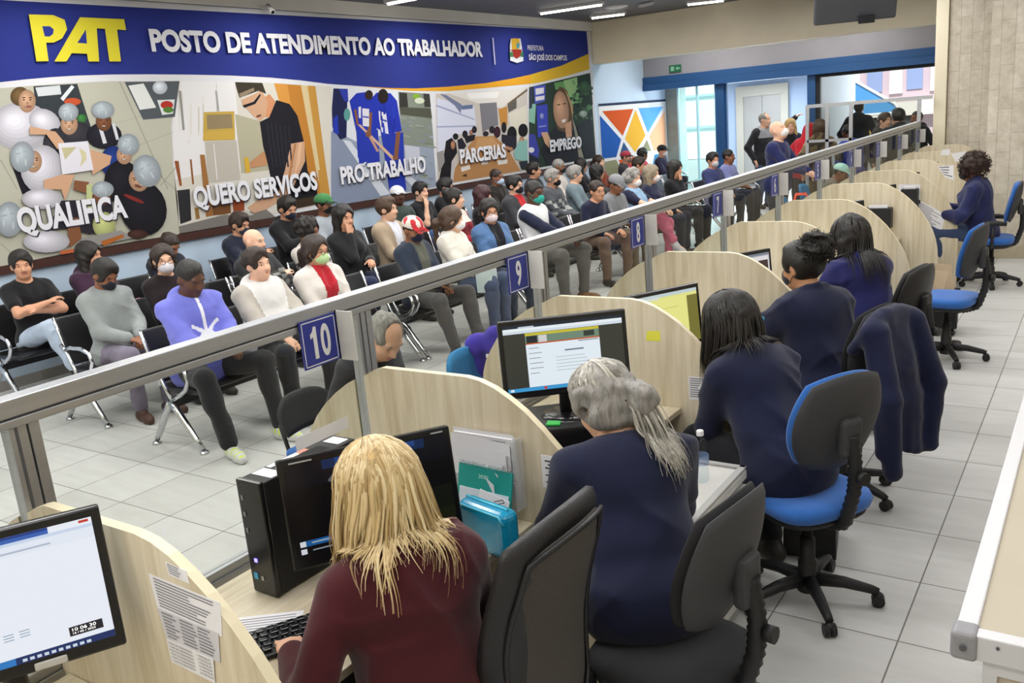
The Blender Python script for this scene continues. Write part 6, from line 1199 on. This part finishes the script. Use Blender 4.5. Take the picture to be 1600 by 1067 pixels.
w = person('person with brown curly hair and navy jacket seated by the stone wall', (-1.12, 10.5, 0), math.radians(178), pose='desk', lean=.10, head=(.05, .12, 0), skin='brown', hair=('afro', '#33201a'), top=('collar', '#20254e'), pants='#3b4a68', h=.013, zh=.58, s=1.0, female=True, girth=1.15, arms={1: (.36, .14, .80), -1: (.38, -.14, .82)}, legs='back', mask='#17181d', glasses='#333333', fold=1.9, seed=16)
DBG['curly'] = w
frizz(w, hair_part(w), w['HL'](-.03, 0, .035), (.125, .11, .12), 520, .04, ['#33201a', '#241611', '#40291f'], 8, .004)
# ---------------------------------------------------------------- front row of the waiting area
ZB = .535
def sit(label, row, y, **k):
    k.setdefault('zh', ZB); k.setdefault('lean', -.10); yaw = k.pop('yaw', 0.0); dx = k.pop('dx', 0)
    return person(label, ({'A': XA, 'B': XB, 'C': XC}[row]+.0+dx, y, 0), yaw, **k)
p = sit('person in violet hoodie with white emblem looking down at a phone', 'A', 3.95, yaw=-.10, pose='phone', arms={1: (.40, .06, .735), -1: (.40, -.06, .725)}, head=(.10, .42, 0), skin='dark', hair=('buzz', 'black'), top=('hoodie', ['#6a6ec2', '#dcdcdf'], 'logo'), pants='#232326', shoes=['#c9c9c8', '#dcdcdc', '#c3dc3c'], girth=1.15, sw=1.1, h=.0085, legs='forward', spread=.14, s=1.03, seed=21, lean=-.02)
held('phone', p, (.505, .0, .765), (.012, .07, .14), '#20222a', 'dark phone held by the person in the violet hoodie', 'phone', rotm(0, .6, 0))
sit('person in white hoodie with grey sleeves and drawstrings in the front row', 'A', 4.64, yaw=-.05, pose='thigh', head=(.05, .0, .06), skin='fair', hair=('short', 'dark'), top=('hoodie', ['#d2d0cd', '#aca69c'], 'sleeves'), pants='#2a2a2d', girth=1.2, sw=1.08, h=.0095, spread=.12, seed=22, shoes=['#55565a', '#cfcfcf'])
sit('person in white blazer over red blouse with lime face mask', 'A', 5.27, yaw=-.15, pose='lap', head=(.15, .05, 0), skin='tan', hair=('pony', 'dark'), top=('blazer', ['#cbc5be', '#a81e2b'], 'open'), pants='#6b7580', mask='#b5d49a', glasses='#222222', h=.0095, female=True, seed=23)
p = sit('person in red and white patterned cap and dark face mask', 'A', 6.55, yaw=-.08, pose='lap', head=(-.10, .25, 0), skin='brown', hair=('buzz', 'black'), top=('jacket', ['#27303f', '#55564c'], 'open'), pants='#4d4b4c', cap=['#d6d0c4', '#bb2a30', '#b8323a'], mask='#1b1e33', h=.0095, spread=.10, seed=24, legs='forward', shoes='#5a452f')
held('clipboard', p, (.40, .0, .70), (.26, .12, .03), '#25262c', 'black folder on the lap of the person in the patterned cap', 'folder', rotm(0, -.1, .4))
p = sit('person in cream coat with long brown ponytail, turned away', 'A', 7.20, yaw=.15, pose='lap', head=(.35, .05, 0), skin='fair', hair=('pony', 'brown'), top=('collar', '#d6d1c6'), pants='#4b5670', mask='#dcd9d8', h=.010, female=True, seed=25)
held('paper_bag', p, (.36, -.10, .62), (.16, .24, .26), '#cfdfe0', 'pale bag with green print on the lap of the person in the cream coat', 'bag', rotm(.1, 0, .2))
sit('person in denim jacket with pink face mask and glasses', 'A', 7.86, yaw=-.35, pose='lap', head=(-.25, .08, 0), skin='tan', hair=('pony', 'black'), top=('jacket', ['#4d6c96', '#1a1b21'], 'open'), pants='#30384a', mask='#e2d0d2', glasses='#222222', h=.010, female=True, seed=26)
p = sit('person in white vest with navy sleeves and teal face mask', 'A', 8.78, yaw=-.05, pose='lap', head=(.0, .15, 0), skin='dark', hair=('buzz', 'black'), top=('vest', ['#d9d9db', '#1d2238']), pants='#5c5a57', shoes=['#7a5632', '#4a3826'], mask='#2f9e8e', h=.010, spread=.12, s=1.08, zh=.54, seed=27, arms={1: (.40, .06, .72), -1: (.42, -.06, .72)})
held('green_folder', p, (.50, .0, .735), (.22, .14, .025), '#3fc07c', 'bright green folder on the lap of the person in the white vest', 'folder', rotm(0, -.1, -.3))
sit('person in navy sweater with white and red bands, smiling, wearing glasses', 'A', 10.05, yaw=-.25, pose='thigh', head=(-.15, .10, .1), skin='tan', hair=('buzz', 'dark'), top=('shirt', ['#1b1f36', '#d4d4d6', '#b32025'], 'stripe'), pants='#6b5648', glasses='#444444', h=.011, lean=.22, spread=.12, seed=28)
sit('person in grey cap and grey shirt with dark beard', 'A', 10.70, yaw=-.2, pose='lap', head=(-.1, .35, 0), skin='brown', hair=('buzz', 'black'), top=('tee', '#7a7c7f'), pants='#6b5d4c', cap='#7e7f83', beard='black', h=.011, seed=29, lean=.05)
p = sit('person with curly grey hair, white mask and rose trousers', 'A', 11.40, yaw=-.05, pose='phone', head=(.0, .05, 0), skin='fair', hair=('curly', 'gray'), top=('tee', ['#8fb0cf', '#1d2038'], 'sleeves'), pants='#c0637c', mask='#dedcda', h=.011, female=True, girth=1.15, seed=30, legs='crossed', shoes='#bdbdc0', arms={1: (.50, .05, .74), -1: (.50, -.10, .76)})
sit('person with blondish grey hair and white mask next to the rose trousers', 'A', 12.02, yaw=.1, pose='lap', head=(.1, .05, 0), skin='fair', hair=('longfront', '#8a7d68'), top=('shirt', '#23263f'), pants='#1f2230', mask='#dcdada', h=.012, female=True, seed=31)
sit('person in black with long dark hair resting the head on a hand', 'A', 12.85, yaw=-.1, pose='face', head=(.1, .15, 0), skin='tan', hair=('long', 'black'), top=('shirt', '#1b1a1e'), pants='#1f1f26', h=.012, female=True, seed=32)
sit('person in navy and violet striped sweater with grey mask by the aqua glass', 'A', 14.45, yaw=-.35, pose='lap', head=(-.2, .05, 0), skin='tan', hair=('short', 'black'), top=('shirt', ['#343a63', '#8d87a8'], 'band'), pants='#23252e', mask='#b3b3b8', h=.013, seed=33)
sit('person in periwinkle shirt at the far end of the front row', 'A', 15.20, yaw=-.1, pose='lap', head=(.1, .05, 0), skin='brown', hair=('buzz', 'black'), top=('tee', '#7d83b4'), pants='#2b2d36', h=.013, seed=34)
# ---------------------------------------------------------------- middle row
sit('person in grey zip sweater with black mask, head bowed', 'B', 4.12, yaw=-.05, pose='lap', head=(.15, .5, 0), skin='brown', hair=('short', 'black'), top=('collar', '#858a89'), pants='#6e6776', mask='#1a1c24', shoes='#4a3026', h=.0095, girth=1.1, seed=41)
sit('person with glasses and white mask half hidden by the violet hoodie', 'B', 4.72, yaw=-.2, pose='lap', head=(-.2, .05, 0), skin='fair', hair=('pony', 'dark'), top=('shirt', '#1d1417'), pants='#22222a', mask='#d8d2d8', glasses='#4a3030', h=.011, female=True, seed=42)
sit('bald person in dark checked jacket behind the white hoodie', 'B', 5.74, yaw=.1, pose='crossed', head=(.25, .05, 0), skin='fair', hair=('none', 'gray'), top=('coat', ['#29292b', '#7b7a76', '#4b4a48'], 'plaid'), pants='#24242a', h=.010, girth=1.2, sw=1.1, seed=43)
sit('person with dark curls and black and white top behind the white blazer', 'B', 6.45, yaw=.1, pose='lap', head=(.2, .2, 0), skin='brown', hair=('curly', 'black'), top=('tee', ['#c5bfb6', '#2b2727', '#2b2727'], 'plaid'), pants='#24242a', h=.012, female=True, seed=44)
sit('person in black jacket with long black hair covering the mouth with a hand', 'B', 7.00, yaw=-.1, pose='face', head=(-.05, .05, 0), skin='tan', hair=('long', 'black'), top=('shirt', '#202123'), pants='#252c46', h=.010, female=True, girth=1.1, s=1.05, seed=45)
sit('person in beige jacket with brown hair looking right', 'B', 7.72, yaw=.05, pose='lap', head=(.25, .0, 0), skin='fair', hair=('short', 'brown'), top=('jacket', ['#a3917a', '#cfd0d8'], 'open'), pants='#33343c', h=.010, s=1.05, seed=46)
sit('person in red top with cream shoulder and tied black hair', 'B', 9.02, yaw=.1, pose='lap', head=(.35, -.05, 0), skin='fair', hair=('bun', 'black'), top=('shirt', ['#8b1f2b', '#d3cbc2'], 'yoke'), pants='#24242a', h=.011, female=True, s=1.02, seed=47)
sit('person with dark red hair behind the denim jacket', 'B', 9.62, yaw=.3, pose='lap', head=(.5, .1, 0), skin='fair', hair=('bob', '#3a1a1e'), top=('shirt', ['#1b1a1e', '#c47c88'], 'band'), pants='#24242a', h=.012, female=True, seed=48)
sit('person in grey jacket over red shirt with glasses and black mask', 'B', 10.40, yaw=-.05, pose='lap', head=(.1, .05, 0), skin='fair', hair=('short', 'black'), top=('jacket', ['#3a3b3f', '#b8242a'], 'open'), pants='#2b2c34', mask='#1b1d28', glasses='#222222', h=.011, girth=1.2, seed=49, s=1.04)
sit('grey haired person in checked shirt with black mask behind the white vest', 'B', 11.42, yaw=.0, pose='lap', head=(.15, .1, 0), skin='tan', hair=('short', 'gray'), top=('collar', ['#4a4d52', '#9a9c98', '#26262a'], 'plaid'), pants='#2b2c34', mask='#17181d', h=.012, s=1.04, seed=50)
sit('grey haired person in slate sweater turned towards the triangles', 'B', 12.12, yaw=.2, pose='lap', head=(.4, .0, 0), skin='fair', hair=('short', 'gray'), top=('shirt', '#75868d'), pants='#2b2c34', h=.012, seed=51, s=1.03)
sit('person with black hair and black top left of the grey curls', 'B', 12.85, yaw=.3, pose='lap', head=(.6, .05, 0), skin='tan', hair=('long', 'black'), top=('shirt', '#1a191d'), pants='#22222a', h=.013, female=True, seed=52)
sit('person in dark coat behind the grey curls', 'B', 14.35, yaw=.1, pose='lap', head=(.2, .2, 0), skin='tan', hair=('short', 'dark'), top=('coat', ['#33343a', '#a92a30'], 'open'), pants='#22222a', h=.013, seed=53)
# ---------------------------------------------------------------- back row at the wall
sit('person in black v-neck shirt with crossed arms at the left wall', 'C', 4.18, yaw=-.15, pose='crossed', head=(-.25, .05, 0), skin='tan', hair=('short', 'black'), top=('vneck', '#151517'), pants='#a6b4c6', legs='crossed', h=.0095, seed=61, s=1.02)
p = sit('person in dark plum coat with long black hair in the back row', 'C', 4.84, yaw=.15, pose='lap', head=(.4, .05, 0), skin='tan', hair=('longfront', 'black'), top=('coat', '#372034'), pants='#22222a', h=.010, female=True, seed=62)
held('pink_bag', p, (.36, .10, .66), (.10, .22, .16), '#c98a98', 'pink bag on the lap of the person in the plum coat', 'bag', bevel=.03)
sit('person in dark jacket with head bowed low against the wall', 'C', 5.65, yaw=.1, pose='lap', head=(.1, .65, 0), skin='brown', hair=('buzz', 'dark'), top=('coat', '#1b202c'), pants='#22222a', h=.010, lean=.02, seed=63)
sit('person in navy jacket with crossed arms behind the checked jacket', 'C', 6.68, yaw=.05, pose='crossed', head=(.15, .25, 0), skin='tan', hair=('short', 'dark'), top=('jacket', ['#1b2030', '#1b2030']), pants='#415574', mask='#2b3042', h=.010, seed=64, s=1.04)
sit('person in black hoodie and black mask at the wall', 'C', 7.42, yaw=-.05, pose='crossed', head=(.0, .3, 0), skin='tan', hair=('short', 'black'), top=('hoodie', '#151518'), pants='#2c3142', mask='#1b1f30', h=.010, seed=65, s=1.10, zh=.55)
sit('person in green cap and grey shirt at the wall', 'C', 8.05, yaw=.0, pose='lap', head=(.1, .1, 0), skin='brown', hair=('buzz', 'black'), top=('shirt', '#989fa6'), pants='#2c3142', cap=['#3f7a48', '#24402c'], mask='#17181d', h=.010, seed=66, s=1.07, zh=.55)
sit('person in white cap and dark green shirt at the wall', 'C', 9.48, yaw=-.2, pose='lap', head=(-.25, -.05, 0), skin='dark', hair=('buzz', 'black'), top=('tee', '#38433f'), pants='#2c3142', cap='#dddde0', h=.011, seed=67, s=1.04)
sit('person in black shirt and jeans with a hand at the chin', 'C', 9.98, yaw=-.05, pose='chin', head=(.05, .05, 0), skin='fair', hair=('short', 'black'), top=('tee', '#1b1b1f'), pants='#43608e', h=.011, seed=68, s=1.04, legs='crossed')
sit('person in black with grey blue mask under the conference photograph', 'C', 10.55, yaw=.15, pose='lap', head=(.35, .15, 0), skin='tan', hair=('short', 'black'), top=('shirt', '#17171b'), pants='#22222a', mask='#4f586c', h=.011, seed=69, s=1.04)
sit('person in dark jacket with pale blue mask at the wall', 'C', 11.92, yaw=-.1, pose='lap', head=(.15, .1, 0), skin='brown', hair=('buzz', 'dark'), top=('jacket', ['#262320', '#262320']), pants='#22222a', mask='#b7cae0', h=.012, seed=70, s=1.05)
sit('person in black with short black hair under the last photograph', 'C', 13.08, yaw=.15, pose='lap', head=(.3, .0, 0), skin='tan', hair=('short', 'black'), top=('collar', '#161619'), pants='#22222a', h=.012, seed=71, s=1.05)
sit('person in pale shirt with shaved head and black mask at the wall', 'C', 13.90, yaw=.1, pose='lap', head=(.2, .15, 0), skin='brown', hair=('buzz', 'gray'), top=('shirt', '#c9c2ba'), pants='#33343c', mask='#1b1c22', h=.012, seed=72, s=1.05)
sit('person in black with loose black hair left of the rust coloured top', 'C', 14.75, yaw=.3, pose='lap', head=(.5, .05, 0), skin='tan', hair=('longfront', 'black'), top=('shirt', '#151418'), pants='#22222a', h=.013, female=True, seed=73)
sit('person in rust coloured top with a hand at the chin', 'C', 15.45, yaw=-.1, pose='chin', head=(-.1, .0, 0), skin='fair', hair=('pony', 'dark'), top=('shirt', '#7a3822'), pants='#22222a', h=.013, female=True, seed=74)
sit('person in red cap and dark jacket over red before the painted triangles', 'C', 16.62, yaw=.0, pose='lap', head=(.1, .05, 0), skin='tan', hair=('buzz', 'dark'), top=('jacket', ['#3c3c40', '#b02830'], 'open'), pants='#22222a', cap=['#b0404c', '#26202a'], mask='#7b6a66', h=.013, seed=75)
sit('person in red shirt with short black hair turned away to the doors', 'C', 17.42, yaw=.5, pose='lap', head=(.5, .05, 0), skin='brown', hair=('short', 'black'), top=('collar', '#b3232c'), pants='#22222a', h=.013, seed=76)
sit('person in black cap and pale mask at the end of the back row', 'C', 18.40, yaw=-.1, pose='lap', head=(.0, .1, 0), skin='tan', hair=('buzz', 'black'), top=('shirt', '#2a2840'), pants='#22222a', cap='#1d1d22', mask='#d5d3da', h=.014, seed=77)
# ---------------------------------------------------------------- visitors at the booths
p = person('person with thinning grey hair bowed behind the glass between signs ten and nine', (-3.47, 3.36, 0), .0, pose='thigh', lean=.50, head=(-.2, .75, 0), skin='fair', hair=('receding', 'gray'), top=('shirt', '#2b2b30'), pants='#24252c', h=.010, zh=.54, seed=81)
def visitor_chair(x, y, yaw, label, fab='#2f7fb4', bh=.34):
    r = empty('visitor_chair', (x, y, 0), yaw, label, 'chair', 'visitor chairs at the booths')
    q = MB(); q.box((0, 0, .44), (.44, .45, .06)); q.build('seat', BLUEFAB, r, bevel=.025, seg=3)
    q = MB(); N = 9; F = []; B = []
    for i in range(7):
        for j in range(N):
            u = -1+2*j/(N-1); v = i/6; w_ = .42*(1-.2*max(0, v-.6)**2*4); F.append((-.22-.06*v+.04*u*u, u*w_/2, (.54+bh*v)-.05*u**4*v)); B.append((-.25-.06*v+.04*u*u, u*w_/2, (.54+bh*v)-.05*u**4*v))
    k = 63; f = []
    for i in range(6):
        for j in range(N-1): a = i*N+j; f += [(a, a+1, a+N+1, a+N), (k+a, k+a+N, k+a+N+1, k+a+1)]
    rim = [j for j in range(N)]+[i*N+N-1 for i in range(1, 7)]+[6*N+j for j in range(N-2, -1, -1)]+[i*N for i in range(5, 0, -1)]
    for i in range(len(rim)): a, c = rim[i], rim[(i+1) % len(rim)]; f.append((a, k+a, k+c, c))
    q.add(F+B, f, 0, True).build('backrest', mat('fabric_'+fab, fab, .85, noise=.08, nscale=100), r)
    for sy in (.19, -.19):
        MB().tube([(-.26, sy, .60), (-.21, sy, .42), (-.22, sy, .02)], .012, 8).build('leg', BLKP, r); MB().tube([(-.15, sy, .42), (.19, sy, .42), (.20, sy, .02)], .012, 8).build('leg', BLKP, r)
    return r
visitor_chair(-3.50, 3.30, 0, 'dark low visitor chair under the bowed person with thinning grey hair', '#2b2c30', .2)
visitor_chair(-2.82, 3.98, .1, 'blue visitor chair with a violet cloth, behind the divider of sign nine', bh=.32)
S = Sdf(); S.cap((-3.10, 4.10, .86), (-2.96, 4.14, .88), .05, .07, .05); S.cap((-2.96, 4.14, .88), (-2.86, 4.16, .62), .07, .08, .05); S.cap((-3.08, 4.10, .86), (-3.12, 4.12, .5), .05, .06, .05); S.cap((-2.90, 4.16, .75), (-2.72, 4.18, .62), .07, .05, .05)
V, Q, T_ = S.mesh(.013, wrinkle(.010, 40, 8)); c_ = V.mean(0); o = None
person('person in violet sweater hidden behind the divider of sign nine', (-3.22, 4.32, 0), -.25, pose='desk', lean=.18, head=(.2, .35, 0), skin='tan', hair=('short', 'dark'), top=('shirt', '#453a9e'), pants='#24252c', h=.012, zh=.50, s=.86, seed=82) if False else None
vj = add_mesh('violet_cloth', taubin(V-np.array((0, 0, 0)), Q, 2), Q, np.zeros(len(Q), int), [cloth('#4335a6')]); tag(vj, 'violet cloth on the blue visitor chair behind sign nine', 'cloth')
tb = empty('tote_bag', (-3.30, 11.6, .0), .3, 'dark tote with orange straps on the visitor side before sign five', 'bag')
MB().span((-.18, -.10, .45), (.18, .10, .72)).build('body', mat('tote_brown', '#5b4a44', .8), tb, bevel=.03)
for sy in (-.08, .08): MB().tube([(-.12, sy, .70), (-.06, sy, .90), (.06, sy, .90), (.12, sy, .70)], .014, 6).build('strap', mat('tote_orange', '#e0472c', .6), tb)
visitor_chair(-3.30, 11.6, 0, 'visitor chair under the dark tote with orange straps')
person('person in mint cap at the visitor side before sign three', (-3.45, 13.15, 0), .0, pose='desk', lean=.42, head=(0, .35, 0), skin='brown', hair=('buzz', 'black'), top=('shirt', '#6d665c'), pants='#24252c', cap='#a9d8cb', h=.013, zh=.52, s=.92, seed=83); visitor_chair(-3.45, 13.15, 0, 'visitor chair under the person in the mint cap')
# ---------------------------------------------------------------- people standing at the entrance
person('standing person in dark jacket with grey shoulders pointing up by the lift', (-5.75, 17.6, 0), -.5, stand=True, pose='hang', head=(.3, .0, 0), skin='fair', hair=('receding', 'gray'), top=('jacket', ['#26262a', '#8f9096'], 'yoke'), pants='#46536b', h=.014, s=1.08, sw=1.1, girth=1.1, arms={1: (.36, .46, 1.60)}, seed=91)
person('standing person in navy sweater with shaved head and white mask looking up', (-3.86, 12.4, 0), -.15, stand=True, pose='lap', head=(.0, -.35, 0), skin='fair', hair=('none', 'gray'), top=('shirt', '#1f2450'), pants='#22242e', mask='#d9d6d4', h=.012, s=1.06, sw=1.1, girth=1.15, arms={1: (.40, .12, 1.05), -1: (.42, -.08, 1.05)}, seed=92)
person('standing person with blonde hair in dark coat near the red coat', (-5.03, 16.95, 0), -1.0, stand=True, pose='lap', head=(-.2, .1, 0), skin='fair', hair=('longfront', 'blonde'), top=('coat', ['#23253a', '#17181d'], 'open'), pants='#22242e', h=.014, s=1.0, female=True, arms={1: (.2, .06, 1.12), -1: (.2, -.06, 1.12)}, seed=93)
person('standing person in bright red hooded coat', (-4.42, 15.65, 0), 1.2, stand=True, pose='hang', head=(0, .4, 0), skin='tan', hair=('short', 'dark'), top=('coat', '#b81d2b'), pants='#26262c', hood=True, h=.014, s=.97, sw=1.08, girth=1.2, lean=.25, seed=94)
person('standing person in mottled olive jacket with long curly brown hair', (-3.92, 14.85, 0), 1.9, stand=True, pose='hang', head=(.3, .0, 0), skin='tan', hair=('long', 'brown'), top=('coat', ['#6b5a40', '#3f3526', '#8f7d5e'], 'camo'), pants='#5b4d38', h=.014, s=1.0, female=True, seed=95)
person('tall standing person in dark jacket at the street door', (-4.58, 20.4, 0), 1.6, stand=True, pose='hang', head=(0, .0, 0), skin='brown', hair=('short', 'black'), top=('coat', '#24262a'), pants='#1f2026', h=.016, s=1.10, sw=1.15, girth=1.15, seed=96)
person('person in bright blue shirt bending over beyond the cross screen', (-3.42, 14.98, 0), 2.4, stand=True, pose='lap', head=(0, .3, 0), skin='dark', hair=('buzz', 'black'), top=('shirt', '#3f4cae'), pants='#23252e', h=.014, s=.95, lean=.25, seed=97)
person('standing person in black uniform with a pale arm patch, back turned', (-2.88, 15.6, 0), 2.0, stand=True, pose='lap', head=(.3, .05, 0), skin='tan', hair=('short', 'black'), top=('coat', '#20222a'), pants='#1b1c22', h=.014, s=1.04, sw=1.12, girth=1.1, arms={1: (.22, .06, 1.12), -1: (.22, -.06, 1.12)}, seed=98)
person('shorter person in dark clothes behind the black uniform, by the column', (-2.80, 16.9, 0), -2.2, stand=True, pose='hang', head=(0, .0, 0), skin='brown', hair=('buzz', 'black'), top=('coat', '#1d1e22'), pants='#1b1c22', h=.016, s=.99, seed=99)
person('person with rosy face talking to the black uniform', (-3.32, 16.5, 0), -.6, stand=True, pose='hang', head=(0, .05, 0), skin='fair', hair=('short', 'brown'), top=('coat', '#3a3634'), pants='#22232a', h=.016, s=1.0, seed=100)
